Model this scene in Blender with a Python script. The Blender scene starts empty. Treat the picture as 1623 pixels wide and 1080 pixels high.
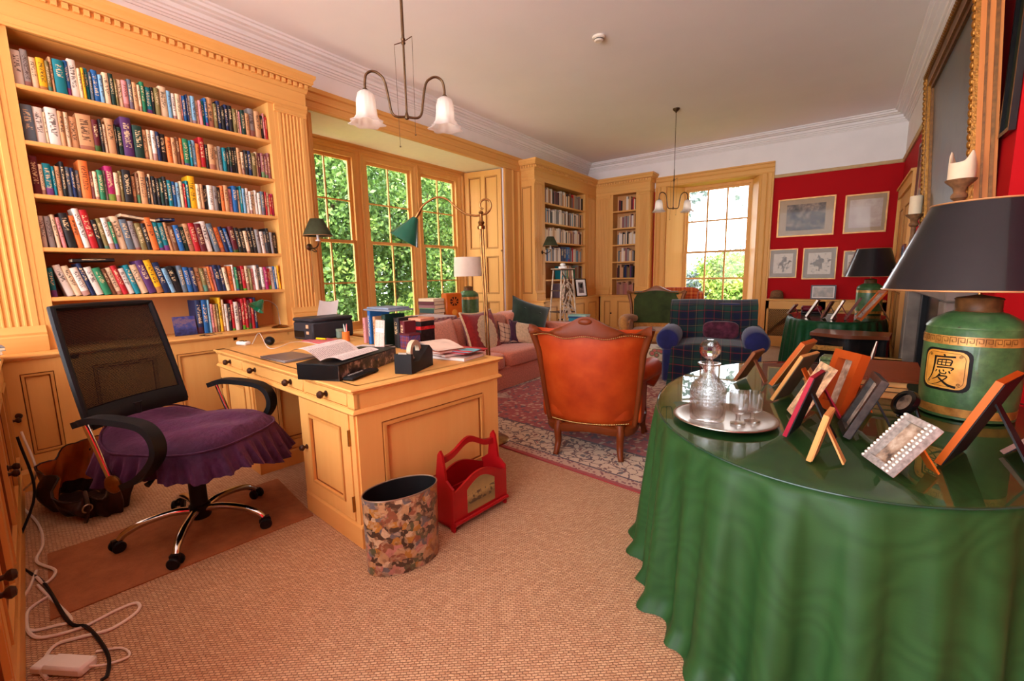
import bpy, math, random
import numpy as np
from mathutils import Vector, Matrix

# ------------------------------------------------------------------ camera, world, light, exposure
scn = bpy.context.scene
COL = scn.collection
PI = math.pi
RND = random.Random(11)
FW, FH, FPX = 1623, 1080, 704.7
CAMZ = 1.32


def cam_basis(yaw=36.531, pitch=8.3077, roll=-1.0871):
    yaw, pitch, roll = map(math.radians, (yaw, pitch, roll))
    f = Vector((-math.sin(yaw) * math.cos(pitch), math.cos(yaw) * math.cos(pitch), -math.sin(pitch)))
    r = Vector((math.cos(yaw), math.sin(yaw), 0))
    u = r.cross(f)
    c, s = math.cos(roll), math.sin(roll)
    return c * r + s * u, -s * r + c * u, f


CR, CU, CF = cam_basis()
CAM = Vector((0, 0, CAMZ))


def ray(x, y):
    return CF + CR * ((x - FW / 2) / FPX) - CU * ((y - FH / 2) / FPX)


def AZ(x, y, z):          # the point of a pixel that lies at height z
    d = ray(x, y)
    return CAM + d * ((z - CAMZ) / d.z)


def AX(x, y, X):          # ... on the plane x = X
    d = ray(x, y)
    return CAM + d * (X / d.x)


def AY(x, y, Y):          # ... on the plane y = Y
    d = ray(x, y)
    return CAM + d * (Y / d.y)


cd = bpy.data.cameras.new('camera')
cd.sensor_width = 36
cd.lens = 36 * FPX / FW
cd.clip_start = 0.03
cam = bpy.data.objects.new('camera', cd)
COL.objects.link(cam)
m = Matrix((CR, CU, -CF)).transposed().to_4x4()
m.translation = CAM
cam.matrix_world = m
scn.camera = cam

w = bpy.data.worlds.new('overcast_sky')
scn.world = w
w.use_nodes = True
bg = w.node_tree.nodes['Background']
bg.inputs[0].default_value = (.94, .98, 1.05, 1)
bg.inputs[1].default_value = 5.4

sd = bpy.data.lights.new('sun', 'SUN')
sd.energy = 12.0
sd.angle = math.radians(3)
sd.color = (1, .95, .84)
sun = bpy.data.objects.new('sun', sd)
COL.objects.link(sun)
sun.rotation_euler = Vector((-.12, .6, -.75)).to_track_quat('-Z', 'Y').to_euler()


def portal(name, loc, aim, sx, sy):
    d = bpy.data.lights.new(name, 'AREA')
    d.shape = 'RECTANGLE'
    d.size, d.size_y = sx, sy
    d.cycles.is_portal = True
    o = bpy.data.objects.new(name, d)
    COL.objects.link(o)
    o.location = loc
    o.rotation_euler = Vector(aim).to_track_quat('-Z', 'Z').to_euler()


portal('portal_bay', (-5.55, 4.45, 1.8), (1, 0, 0), 3.2, 2.5)
portal('portal_far', (-2.0, 9.75, 1.7), (0, -1, 0), 1.5, 2.6)
portal('portal_near', (-1.8, -3.65, 1.8), (0, 1, 0), 5.9, 3.6)

vs = scn.view_settings
vs.view_transform = 'Standard'
vs.look = 'None'
vs.exposure = 0.80
vs.gamma = 1.0
vs.use_curve_mapping = False
cy = scn.cycles
cy.use_denoising = True
cy.max_bounces = 10
cy.diffuse_bounces = 5
cy.glossy_bounces = 4
cy.transmission_bounces = 8
cy.transparent_max_bounces = 12
cy.caustics_reflective = False
cy.caustics_refractive = False
cy.sample_clamp_indirect = 6.0

# ------------------------------------------------------------------ helpers


def lin(c):
    out = []
    for v in c[:3]:
        v /= 255
        out.append(v / 12.92 if v <= .04045 else ((v + .055) / 1.055) ** 2.4)
    return (*out, 1)


class NT:
    def __init__(s, name):
        s.m = bpy.data.materials.new(name)
        s.m.use_nodes = True
        s.t = s.m.node_tree
        s.b = s.t.nodes['Principled BSDF']

    def n(s, typ, ins=None, **kw):
        nd = s.t.nodes.new(typ)
        for k, v in kw.items():
            setattr(nd, k, v)
        for k, v in (ins or {}).items():
            s.set(nd, k, v)
        return nd

    def set(s, nd, k, v):
        i = nd.inputs[k]
        if hasattr(v, 'is_output'):
            s.t.links.new(v, i)
        elif hasattr(v, 'outputs'):
            s.t.links.new(v.outputs[0], i)
        else:
            i.default_value = v

    def math(s, op, a, b=0.0, c=None, clamp=False):
        nd = s.n('ShaderNodeMath', operation=op, use_clamp=clamp)
        s.set(nd, 0, a)
        s.set(nd, 1, b)
        if c is not None:
            s.set(nd, 2, c)
        return nd.outputs[0]

    def mix(s, f, a, b, mode='MIX'):
        nd = s.n('ShaderNodeMix', data_type='RGBA', blend_type=mode)
        s.set(nd, 0, f)
        s.set(nd, 6, a)
        s.set(nd, 7, b)
        return nd.outputs[2]

    def ramp(s, f, stops, const=False):
        nd = s.n('ShaderNodeValToRGB')
        cr = nd.color_ramp
        if const:
            cr.interpolation = 'CONSTANT'
        while len(cr.elements) < len(stops):
            cr.elements.new(.5)
        for e, (p, c) in zip(cr.elements, stops):
            e.position = p
            e.color = c if len(c) == 4 else (*c, 1)
        s.set(nd, 0, f)
        return nd.outputs[0]

    def coord(s, which='Object', scale=(1, 1, 1), rot=(0, 0, 0), loc=(0, 0, 0)):
        tc = s.n('ShaderNodeTexCoord')
        mp = s.n('ShaderNodeMapping')
        s.t.links.new(tc.outputs[which], mp.inputs[0])
        mp.inputs[1].default_value = loc
        mp.inputs[2].default_value = rot
        mp.inputs[3].default_value = scale
        return mp.outputs[0]

    def xyz(s, v):
        nd = s.n('ShaderNodeSeparateXYZ')
        s.set(nd, 0, v)
        return nd.outputs

    def noise(s, v, scale, detail=3, rough=.5):
        return s.n('ShaderNodeTexNoise', {'Vector': v, 'Scale': scale, 'Detail': detail, 'Roughness': rough})

    def bump(s, h, strength=.3, dist=.01):
        nd = s.n('ShaderNodeBump', {'Strength': strength, 'Distance': dist})
        s.set(nd, 'Height', h)
        s.t.links.new(nd.outputs[0], s.b.inputs['Normal'])

    def pr(s, **kw):
        for k, v in kw.items():
            s.set(s.b, {'base': 'Base Color', 'rough': 'Roughness', 'metal': 'Metallic', 'spec': 'Specular IOR Level',
                        'coat': 'Coat Weight', 'coatr': 'Coat Roughness', 'sheen': 'Sheen Weight', 'trans': 'Transmission Weight',
                        'ior': 'IOR', 'sub': 'Subsurface Weight', 'emis': 'Emission Color', 'emstr': 'Emission Strength', 'alpha': 'Alpha'}[k], v)
        return s


def plain(name, c, rough=.5, metal=0, var=.12, scale=12, bump=0, bscale=200, **kw):
    s = NT(name)
    v = s.coord('Object')
    n = s.noise(v, scale)
    a = lin(c)
    lo = tuple(x * (1 - var) for x in a[:3]) + (1,)
    hi = tuple(min(1, x * (1 + var)) for x in a[:3]) + (1,)
    kw.setdefault('spec', .5 if metal > .3 else (.35 if rough < .3 else .16))
    s.pr(base=s.ramp(n.outputs[0], [(.3, lo), (.7, hi)]), rough=rough, metal=metal, **kw)
    if bump:
        s.bump(s.noise(v, bscale, 2).outputs[0], bump, .004)
    return s.m


def wood(name, c1, c2, axis='z', rough=.5, fine=55, coat=.02):
    s = NT(name)
    sc = {'x': (.06, 1, 1), 'y': (1, .06, 1), 'z': (1, 1, .06)}[axis]
    v = s.coord('Object', sc)
    n1 = s.noise(v, 9, 4, .6)
    n2 = s.noise(v, fine, 3, .6)
    n3 = s.noise(s.coord('Object'), 1.7, 2)
    a, b = lin(c1), lin(c2)
    col = s.mix(n1.outputs[0], b, a)
    col = s.mix(s.math('MULTIPLY', n2.outputs[0], .35), col, b)
    col = s.mix(s.math('MULTIPLY', n3.outputs[0], .3), col, a)
    s.pr(base=col, rough=rough, coat=coat, coatr=.3, spec=.2)
    s.bump(n2.outputs[0], .06, .003)
    return s.m


class MB:
    """collects faces; build() links them as ONE mesh object"""

    def __init__(s):
        s.v, s.f, s.mi, s.cur = [], [], [], 0

    def add(s, vs, fs, M=None):
        o = len(s.v)
        if M is not None:
            vs = [M @ Vector(p) for p in vs]
        s.v += [tuple(p) for p in vs]
        s.f += [tuple(o + i for i in f) for f in fs]
        s.mi += [s.cur] * len(fs)
        return s

    def mat(s, i):
        s.cur = i
        return s

    def box(s, x0, x1, y0, y1, z0, z1, M=None):
        vs = [(x0, y0, z0), (x1, y0, z0), (x1, y1, z0), (x0, y1, z0), (x0, y0, z1), (x1, y0, z1), (x1, y1, z1), (x0, y1, z1)]
        return s.add(vs, [(3, 2, 1, 0), (4, 5, 6, 7), (0, 1, 5, 4), (1, 2, 6, 5), (2, 3, 7, 6), (3, 0, 4, 7)], M)

    def bbox(s, x0, x1, y0, y1, z0, z1, b=.006, M=None):      # box with chamfered edges
        b = min(b, (x1 - x0) * .45, (y1 - y0) * .45, (z1 - z0) * .45)
        vs, idx = [], {}
        X, Y, Zz = (x0, x1), (y0, y1), (z0, z1)
        for i in (0, 1):
            for j in (0, 1):
                for k in (0, 1):
                    ins = [X[i] + (b if i == 0 else -b), Y[j] + (b if j == 0 else -b), Zz[k] + (b if k == 0 else -b)]
                    for ax in range(3):
                        p = list(ins)
                        p[ax] = (X[i], Y[j], Zz[k])[ax]
                        idx[i, j, k, ax] = len(vs)
                        vs.append(tuple(p))
        fs = []
        for ax in range(3):
            o1, o2 = [a for a in range(3) if a != ax]
            for sd_ in (0, 1):
                q = []
                for (a, b_) in ((0, 0), (1, 0), (1, 1), (0, 1)):
                    t = [0, 0, 0]
                    t[ax], t[o1], t[o2] = sd_, a, b_
                    q.append(idx[t[0], t[1], t[2], ax])
                fs.append(tuple(q))
        for ax in range(3):                  # edges along ax
            o1, o2 = [a for a in range(3) if a != ax]
            for a in (0, 1):
                for b_ in (0, 1):
                    def key(e, face):
                        t = [0, 0, 0]
                        t[ax], t[o1], t[o2] = e, a, b_
                        return idx[t[0], t[1], t[2], face]
                    fs.append((key(0, o1), key(1, o1), key(1, o2), key(0, o2)))
        for i in (0, 1):
            for j in (0, 1):
                for k in (0, 1):
                    fs.append(tuple(idx[i, j, k, ax] for ax in range(3)))
        # consistent outward winding
        c = Vector(((x0 + x1) / 2, (y0 + y1) / 2, (z0 + z1) / 2))
        out = []
        for f in fs:
            p = [Vector(vs[i]) for i in f]
            nrm = (p[1] - p[0]).cross(p[2] - p[0])
            mid = sum(p, Vector()) / len(p)
            out.append(f if nrm.dot(mid - c) > 0 else f[::-1])
        return s.add(vs, out, M)

    def prism(s, poly, h0, h1, plane='xy', M=None):           # polygon extruded along the third axis
        def P(a, b, h):
            return {'xy': (a, b, h), 'xz': (a, h, b), 'yz': (h, a, b)}[plane]
        n = len(poly)
        vs = [P(a, b, h0) for a, b in poly] + [P(a, b, h1) for a, b in poly]
        fs = [tuple(range(n))[::-1], tuple(range(n, 2 * n))]
        fs += [(i, (i + 1) % n, n + (i + 1) % n, n + i) for i in range(n)]
        if plane == 'xz':
            fs = [f[::-1] for f in fs]
        return s.add(vs, fs, M)

    def sweep(s, prof, path, M=None):      # moulding profile (out, z) along an XY path, 'out' to the right of travel
        n, k = len(path), len(prof)
        nr = []
        for i in range(n - 1):
            t = Vector(path[i + 1]) - Vector(path[i])
            t.normalize()
            nr.append(Vector((t.y, -t.x)))
        vs = []
        for i in range(n):
            a = nr[max(0, i - 1)]
            b = nr[min(n - 2, i)]
            d = (a + b) / (1 + a.dot(b))
            for o, z in prof:
                vs.append((path[i][0] + d.x * o, path[i][1] + d.y * o, z))
        fs = []
        for i in range(n - 1):
            for j in range(k):
                j2 = (j + 1) % k
                fs.append((i * k + j, (i + 1) * k + j, (i + 1) * k + j2, i * k + j2))
        fs.append(tuple(range(k)))
        fs.append(tuple((n - 1) * k + j for j in range(k))[::-1])
        return s.add(vs, fs, M)

    def tube(s, pts, r, n=8, M=None, caps=True):
        pts = [Vector(p) for p in pts]
        rs = r if isinstance(r, (list, tuple)) else [r] * len(pts)
        vs, fs, up = [], [], None
        for i, p in enumerate(pts):
            t = (pts[min(i + 1, len(pts) - 1)] - pts[max(i - 1, 0)]).normalized()
            if up is None:
                up = t.orthogonal().normalized()
            else:
                up = (up - t * up.dot(t))
                up = up.normalized() if up.length > 1e-6 else t.orthogonal().normalized()
            sd_ = t.cross(up)
            for j in range(n):
                a = 2 * PI * j / n
                vs.append(p + (up * math.cos(a) + sd_ * math.sin(a)) * rs[i])
        for i in range(len(pts) - 1):
            for j in range(n):
                j2 = (j + 1) % n
                fs.append((i * n + j, i * n + j2, (i + 1) * n + j2, (i + 1) * n + j))
        if caps:
            fs.append(tuple(range(n))[::-1])
            fs.append(tuple((len(pts) - 1) * n + j for j in range(n)))
        return s.add(vs, fs, M)

    def lathe(s, prof, n=24, c=(0, 0, 0), sx=1, sy=1, M=None, flute=None, closed=False):
        vs, fs = [], []
        k = len(prof)
        for i in range(n):
            a = 2 * PI * i / n
            for r, z in prof:
                q = r * (1 + (flute(a, z) if flute else 0))
                vs.append((c[0] + q * math.cos(a) * sx, c[1] + q * math.sin(a) * sy, c[2] + z))
        for i in range(n):
            i2 = (i + 1) % n
            for j in range(k - 1):
                fs.append((i * k + j, i2 * k + j, i2 * k + j + 1, i * k + j + 1))
        if not closed:
            if prof[0][0] > 1e-6:
                fs.append(tuple(i * k for i in range(n))[::-1])
            if prof[-1][0] > 1e-6:
                fs.append(tuple(i * k + k - 1 for i in range(n)))
        return s.add(vs, fs, M)

    def ball(s, c, r, n=12, m=8, sc=(1, 1, 1), M=None):
        vs, fs = [(c[0], c[1], c[2] - r * sc[2])], []
        for j in range(1, m):
            b = -PI / 2 + PI * j / m
            for i in range(n):
                a = 2 * PI * i / n
                vs.append((c[0] + r * sc[0] * math.cos(b) * math.cos(a), c[1] + r * sc[1] * math.cos(b) * math.sin(a), c[2] + r * sc[2] * math.sin(b)))
        vs.append((c[0], c[1], c[2] + r * sc[2]))
        for i in range(n):
            i2 = (i + 1) % n
            fs.append((0, 1 + i2, 1 + i))
            for j in range(m - 2):
                a = 1 + j * n
                fs.append((a + i, a + i2, a + n + i2, a + n + i))
            fs.append((1 + (m - 2) * n + i, 1 + (m - 2) * n + i2, len(vs) - 1))
        return s.add(vs, fs, M)

    def grid(s, fn, nu, nv, wrap=False, M=None, flip=False):
        vs = [fn(i / (nu if wrap else nu - 1), j / (nv - 1)) for i in range(nu) for j in range(nv)]
        fs = []
        for i in range(nu if wrap else nu - 1):
            i2 = (i + 1) % nu
            for j in range(nv - 1):
                q = (i * nv + j, i2 * nv + j, i2 * nv + j + 1, i * nv + j + 1)
                fs.append(q[::-1] if flip else q)
        return s.add(vs, fs, M)

    def mesh(s, name, mats, ang=38):
        me = bpy.data.meshes.new(name)
        me.from_pydata(s.v, [], s.f)
        for mt in (mats if isinstance(mats, (list, tuple)) else [mats]):
            me.materials.append(mt)
        me.polygons.foreach_set('material_index', s.mi)
        me.polygons.foreach_set('use_smooth', [True] * len(s.f))
        me.update()
        me.set_sharp_from_angle(angle=math.radians(ang))
        return me

    def build(s, name, mats, parent=None, loc=(0, 0, 0), rz=0, ang=38, label=None):
        o = bpy.data.objects.new(name, s.mesh(name, mats, ang))
        COL.objects.link(o)
        o.location = loc
        o.rotation_euler = (0, 0, rz)
        if parent:
            o.parent = parent
        if label:
            o['label'] = label
        return o


def tag(o, label, cat, group=None, kind=None):
    o['label'] = label
    o['category'] = cat
    if group:
        o['group'] = group
    if kind:
        o['kind'] = kind
    return o


def thing(name, label, cat, loc=(0, 0, 0), rz=0, group=None):
    o = bpy.data.objects.new(name, None)
    COL.objects.link(o)
    o.empty_display_size = .05
    o.location = loc
    o.rotation_euler = (0, 0, rz)
    return tag(o, label, cat, group)


def struct(name, mb, mats, label=None, parent=None, ang=38):
    o = mb.build(name, mats, parent, ang=ang)
    if not parent:
        o['kind'] = 'structure'
        o['label'] = label or name.replace('_', ' ')
        o['category'] = name.split('_')[0]
    return o


def shared(name, me, parent, loc=(0, 0, 0), rot=(0, 0, 0), sc=(1, 1, 1)):
    o = bpy.data.objects.new(name, me)
    COL.objects.link(o)
    o.location, o.rotation_euler, o.scale = loc, rot, sc
    o.parent = parent
    return o


def frame_M(o, x, y):      # matrix from origin and two axes (x along, y second), z = x cross y
    x = Vector(x).normalized()
    y = Vector(y)
    y = (y - x * y.dot(x)).normalized()
    z = x.cross(y)
    M = Matrix((x, y, z)).transposed().to_4x4()
    M.translation = Vector(o)
    return M


def arc(c, r, a0, a1, n, plane='xz'):
    out = []
    for i in range(n):
        a = a0 + (a1 - a0) * i / (n - 1)
        p, q = c[0] + r * math.cos(a), c[1] + r * math.sin(a)
        out.append((p, 0, q) if plane == 'xz' else (p, q, 0))
    return out


def spline(pts, n=8):      # Catmull-Rom
    P = [Vector(p) for p in pts]
    P = [2 * P[0] - P[1]] + P + [2 * P[-1] - P[-2]]
    out = []
    for i in range(1, len(P) - 2):
        for k in range(n):
            t = k / n
            a, b, c, d = P[i - 1], P[i], P[i + 1], P[i + 2]
            out.append(.5 * ((2 * b) + (c - a) * t + (2 * a - 5 * b + 4 * c - d) * t * t + (3 * b - a - 3 * c + d) * t ** 3))
    out.append(P[-2])
    return out

# ------------------------------------------------------------------ materials
C1, C2, C3 = (233, 182, 108), (213, 147, 70), (150, 88, 36)
PX_ = wood('pine_along_x', C1, C2, 'x')
PY_ = wood('pine_along_y', C1, C2, 'y')
PZ_ = wood('pine_along_z', C1, C2, 'z')
GLAZE = wood('pine_glazed_dark', (140, 76, 26), (108, 54, 18), 'x')
GLAZEZ = [wood('pine_glazed_upright', (216, 160, 88), (194, 132, 64), 'z'), GLAZE]
PBACK = wood('pine_back_board', (208, 152, 96), (188, 130, 76), 'z')
PLAST = plain('plaster_white', (234, 226, 222), .85, var=.03, scale=3)
CEILM = plain('ceiling_paint', (242, 237, 236), .9, var=.02, scale=1.5)
BAYC = plain('cream_paint', (238, 228, 200), .8, var=.02)
REDW = plain('crimson_paint', (178, 8, 16), .75, var=.05, scale=2)
BRASS = plain('aged_brass', (150, 108, 62), .3, 1, var=.25, scale=30)
BRONZE = plain('bronze_dark', (92, 70, 48), .38, .9, var=.25, scale=40)
KNOBM = plain('dark_wood_knob', (58, 34, 22), .35, var=.2)
BLACKP = plain('black_plastic', (24, 23, 24), .45, var=.1, bump=.15, bscale=500)
BLACKG = plain('black_gloss', (16, 14, 14), .2, var=.1)
CHROME = plain('chrome', (205, 205, 205), .12, 1, var=.03)
WHITEP = plain('white_plastic', (226, 220, 212), .4, var=.02)
PAPER = plain('paper', (232, 226, 220), .8, var=.03)
WOODDK = wood('mahogany', (128, 58, 24), (86, 34, 14), 'z', .3)
WOODMD = wood('walnut_carved', (142, 84, 44), (100, 54, 26), 'z', .35)
ORWOOD = wood('orange_varnished_wood', (198, 98, 30), (166, 70, 16), 'z', .35)
MARBLE = plain('grey_brown_marble', (120, 108, 98), .3, var=.3, scale=6)
SILVER = plain('silver', (168, 150, 134), .34, 1, var=.08)
GOLD = plain('gilt', (140, 92, 32), .36, .7, var=.4, scale=60, bump=.4, bscale=120)
GOLDD = plain('gilt_dull', (112, 70, 28), .42, .5, var=.35, scale=40)


def mk_sisal():
    s = NT('sisal_weave')
    v = s.coord('Object', rot=(0, 0, math.radians(-40)))
    wn = s.n('ShaderNodeVectorMath', {0: s.noise(v, 70, 2).outputs['Color'], 1: (.012, .006, 0)}, operation='MULTIPLY').outputs[0]
    v = s.n('ShaderNodeVectorMath', {0: v, 1: wn}, operation='ADD').outputs[0]
    br = s.n('ShaderNodeTexBrick', {'Vector': v, 'Color1': lin((217, 178, 136)), 'Color2': lin((186, 140, 101)), 'Mortar': lin((108, 72, 48)),
                                    'Scale': 1.0, 'Mortar Size': .0022, 'Mortar Smooth': .6, 'Brick Width': .02, 'Row Height': .010}, offset=.5)
    n = s.noise(v, 300, 2)
    n2 = s.noise(v, 2.2, 3)
    col = s.mix(s.math('MULTIPLY', n.outputs[0], .4), br.outputs[0], lin((164, 124, 96)))
    col = s.mix(s.math('MULTIPLY', n2.outputs[0], .25), col, lin((204, 164, 130)))
    s.pr(base=col, rough=.9, spec=.2)
    s.bump(s.math('SUBTRACT', 1.0, br.outputs['Fac']), .5, .004)
    return s.m


SISAL = mk_sisal()


def mk_glass(name='window_glass', tint=(1, 1, 1, 1), rough=.0, ior=1.45):
    s = NT(name)
    s.t.nodes.remove(s.b)
    f0 = ((ior - 1) / (ior + 1)) ** 2
    lw_ = s.n('ShaderNodeLayerWeight', {'Blend': .5})
    fr = s.math('MULTIPLY_ADD', s.math('POWER', lw_.outputs['Facing'], 5.0), 1 - f0, f0)      # same from both sides of the pane
    tr = s.n('ShaderNodeBsdfTransparent', {'Color': tint})
    gl = s.n('ShaderNodeBsdfGlossy', {'Roughness': rough})
    mx = s.n('ShaderNodeMixShader', {0: fr, 1: tr, 2: gl})
    s.t.links.new(mx.outputs[0], s.t.nodes['Material Output'].inputs[0])
    return s.m


GLASS = mk_glass()
SHEET = mk_glass('sheet_glass', (.9, .97, .92, 1), .015, 1.55)
PICGL = mk_glass('picture_glass', (.98, .98, .97, 1), .02, 1.25)


def fabric(name, c, var=.2, scale=40, rough=.9, sheen=.25, bump=.25, bscale=350):
    return plain(name, c, rough, 0, var, scale, bump, bscale, sheen=sheen)


def tartan(name, ground, stripes, freq, u='x', seed=0):
    """stripes: (position, width, colour, strength) across one repeat, both ways"""
    s = NT(name)
    x, y, z = s.xyz(s.coord('Object'))[:3]
    uu = s.math('FRACT', s.math('MULTIPLY', x, freq))
    vv = s.math('FRACT', s.math('MULTIPLY', s.math('SUBTRACT', z, y), freq))

    def band(f):
        col = lin(ground)
        for p, wd, c, _ in stripes:
            d = s.math('ABSOLUTE', s.math('SUBTRACT', f, p))
            k = s.math('LESS_THAN', d, wd / 2)
            col = s.mix(k, col, lin(c))
        return col
    tw = s.math('FRACT', s.math('MULTIPLY', s.math('ADD', s.math('ADD', x, z), y), 160))
    col = s.mix(s.math('MULTIPLY_ADD', s.math('GREATER_THAN', tw, .5), .3, .35), band(uu), band(vv))
    s.pr(base=col, rough=.95, sheen=.2, spec=.15)
    s.bump(s.noise(s.coord('Object'), 400).outputs[0], .2, .003)
    return s.m


def mould(BX, a, b, c, e, g, d0, d1):
    """raised panel moulding between two dark quirks; BX(mb, x0, x1, z0, z1, d0, d1) lays a box"""
    mb = MB()
    q = g * .22
    for (i, o0, o1, k) in ((1, 0, q, .45), (0, q, g - q, 1.0), (1, g - q, g, .45)):
        mb.mat(i)
        dd = d0 + (d1 - d0) * k
        BX(mb, a + o0, a + o1, c + o0, e - o0, d0, dd)
        BX(mb, b - o1, b - o0, c + o0, e - o0, d0, dd)
        BX(mb, a + o1, b - o1, c + o0, c + o1, d0, dd)
        BX(mb, a + o1, b - o1, e - o1, e - o0, d0, dd)
    return mb


# ------------------------------------------------------------------ the room
CEIL, FARY, RX, LX, NEARY = 3.66, 9.2, .63, -4.65, -3.6
WX = -5.42                      # bay window plane
struct('floor', MB().box(LX - .9, 1.3, NEARY, 9.9, -.08, 0), SISAL, 'woven sisal carpet covering the whole floor')
struct('ceiling', MB().box(LX - .25, 1.3, NEARY, 9.75, CEIL, CEIL + .12), CEILM, 'plain pale painted ceiling')

BY0, BY1 = 2.74, 6.12           # bay opening on the wall plane
WY0, WY1 = 2.90, 5.98           # bay window plane ends
mb = MB()
mb.box(LX - .25, LX, NEARY, BY0, 0, CEIL).box(LX - .25, LX, BY0, BY1, 3.12, CEIL).box(LX - .25, LX, BY1, 9.7, 0, CEIL)
for (a, b, ex) in (((LX, BY0), (WX, WY0), -.12), ((LX, BY1), (WX, WY1), .12)):
    mb.prism([a, b, (b[0] - .15, b[1]), (b[0] - .15, b[1] + ex), (a[0], a[1] + ex)] if ex > 0 else [a, (a[0], a[1] + ex), (b[0] - .15, b[1] + ex), (b[0] - .15, b[1]), b], 0, 3.085)
mb.box(WX - .15, WX + .02, WY0 - .1, WY1 + .1, 0, .58).box(WX - .15, WX - .02, WY0 - .1, WY1 + .1, 3.0, 3.3)
struct('wall_left', mb, PLAST, 'pale plaster wall above the bay and the pine bookcases')
struct('ceiling_bay', MB().prism([(LX - .005, BY0), (LX - .005, BY1), (WX - .02, WY1), (WX - .02, WY0)], 3.085, 3.2), BAYC, 'cream soffit over the bay window')

# far wall with its window opening
SY = 9.56
wx0, wx1 = AY(1085.5, 400, SY).x, AY(1184.5, 400, SY).x          # sash outer edges
ox0, ox1 = AY(1056, 330, FARY).x, AY(1203, 330, FARY).x          # opening on the wall plane
wzt, wz0 = AY(1140, 296, SY).z, .62
ozt = AY(1150, 279, FARY).z
mb = MB()
RAILZ = 2.93
for x0, x1 in ((LX - .3, ox0), (ox1, RX + .2)):
    mb.mat(0).box(x0, x1, FARY, 9.72, 0, RAILZ)
    mb.mat(1).box(x0, x1, FARY, 9.72, RAILZ, CEIL)
mb.mat(1).box(ox0, ox1, FARY, 9.72, ozt, CEIL)
mb.mat(0).box(ox0, ox1, FARY, 9.72, 0, .45)
struct('wall_far', mb, [REDW, PLAST], 'far wall, crimson below the picture rail and pale above')
mb = MB()
mb.mat(0).box(RX, RX + .7, 3.3, 9.72, 0, RAILZ).box(1.1, 1.3, NEARY, 3.3, 0, RAILZ)
mb.mat(1).box(RX, RX + .7, 3.3, 9.72, RAILZ, CEIL).box(1.1, 1.3, NEARY, 3.3, RAILZ, CEIL)
struct('wall_right', mb, [REDW, PLAST], 'right hand wall, crimson below the picture rail')

# plaster cornice
prof = [(0, 3.49), (.012, 3.49), (.018, 3.505), (.03, 3.508), (.034, 3.525), (.05, 3.53), (.052, 3.55), (.07, 3.556), (.075, 3.59), (.11, 3.598), (.118, 3.61), (.15, 3.616),
        (.155, 3.64), (.175, 3.644), (.18, CEIL), (0, CEIL)]
struct('trim_1', MB().sweep(prof, [(LX, NEARY), (LX, FARY), (RX, FARY), (RX, 3.3), (1.1, 3.3), (1.1, NEARY)]), PLAST, 'white moulded plaster cornice round the ceiling', ang=20)
# picture rail
prof = [(0, 2.905), (.018, 2.905), (.026, 2.92), (.02, 2.94), (.03, 2.955), (0, 2.96)]
struct('trim_2', MB().sweep(prof, [(ox1 + .12, FARY), (RX, FARY), (RX, 3.3), (1.1, 3.3), (1.1, NEARY)]), plain('rail_stone', (200, 168, 122), .6, var=.08), 'stone coloured picture rail above the crimson paint', ang=20)
bb = [(0, 0), (.025, 0), (.025, .14), (.015, .17), (.008, .2), (0, .2)]
struct('baseboard_right', MB().sweep(bb, [(RX, FARY), (RX, 3.3), (1.1, 3.3), (1.1, NEARY)]), PX_, 'pine skirting along the right wall')
struct('baseboard_far', MB().sweep(bb, [(ox1 + .12, FARY), (RX, FARY)]), PX_, 'pine skirting along the far wall')

# pelmet beam and architraves of the bay
prof = [(0, 3.085), (.045, 3.085), (.05, 3.105), (.04, 3.115), (.04, 3.165), (.052, 3.175), (.05, 3.2), (.04, 3.21), (.04, 3.25), (.06, 3.262), (.07, 3.30), (.0, 3.30)]
struct('trim_3', MB().sweep(prof, [(LX, 2.45), (LX, 6.6)]), PY_, 'pine moulded beam across the top of the bay', ang=20)


def casing(w_, t=.045):      # moulded upright cross section from x=0 (opening side) to w_
    return [(0, 0), (0, t * .55), (w_ * .08, t * .7), (w_ * .14, t * .55), (w_ * .45, t * .55), (w_ * .52, t * .85), (w_ * .6, t * .6), (w_ * .82, t * .6), (w_ * .88, t), (w_, t), (w_, 0)]


def upright(name, y0, y1, z0, z1, flip, label):
    w_ = abs(y1 - y0)
    pf = casing(w_)
    if flip:
        poly = [(LX + t, y1 - s_) for s_, t in pf]
    else:
        poly = [(LX + t, y0 + s_) for s_, t in pf]
    struct(name, MB().prism(poly, z0, z1), PZ_, label, ang=20)


upright('trim_4', BY1, 6.574, 0, 3.085, False, 'moulded pine architrave on the right of the bay')
upright('trim_5', 2.545, BY0, 0, 3.085, True, 'moulded pine architrave on the left of the bay')


# ------------------------------------------------------------------ windows


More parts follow.
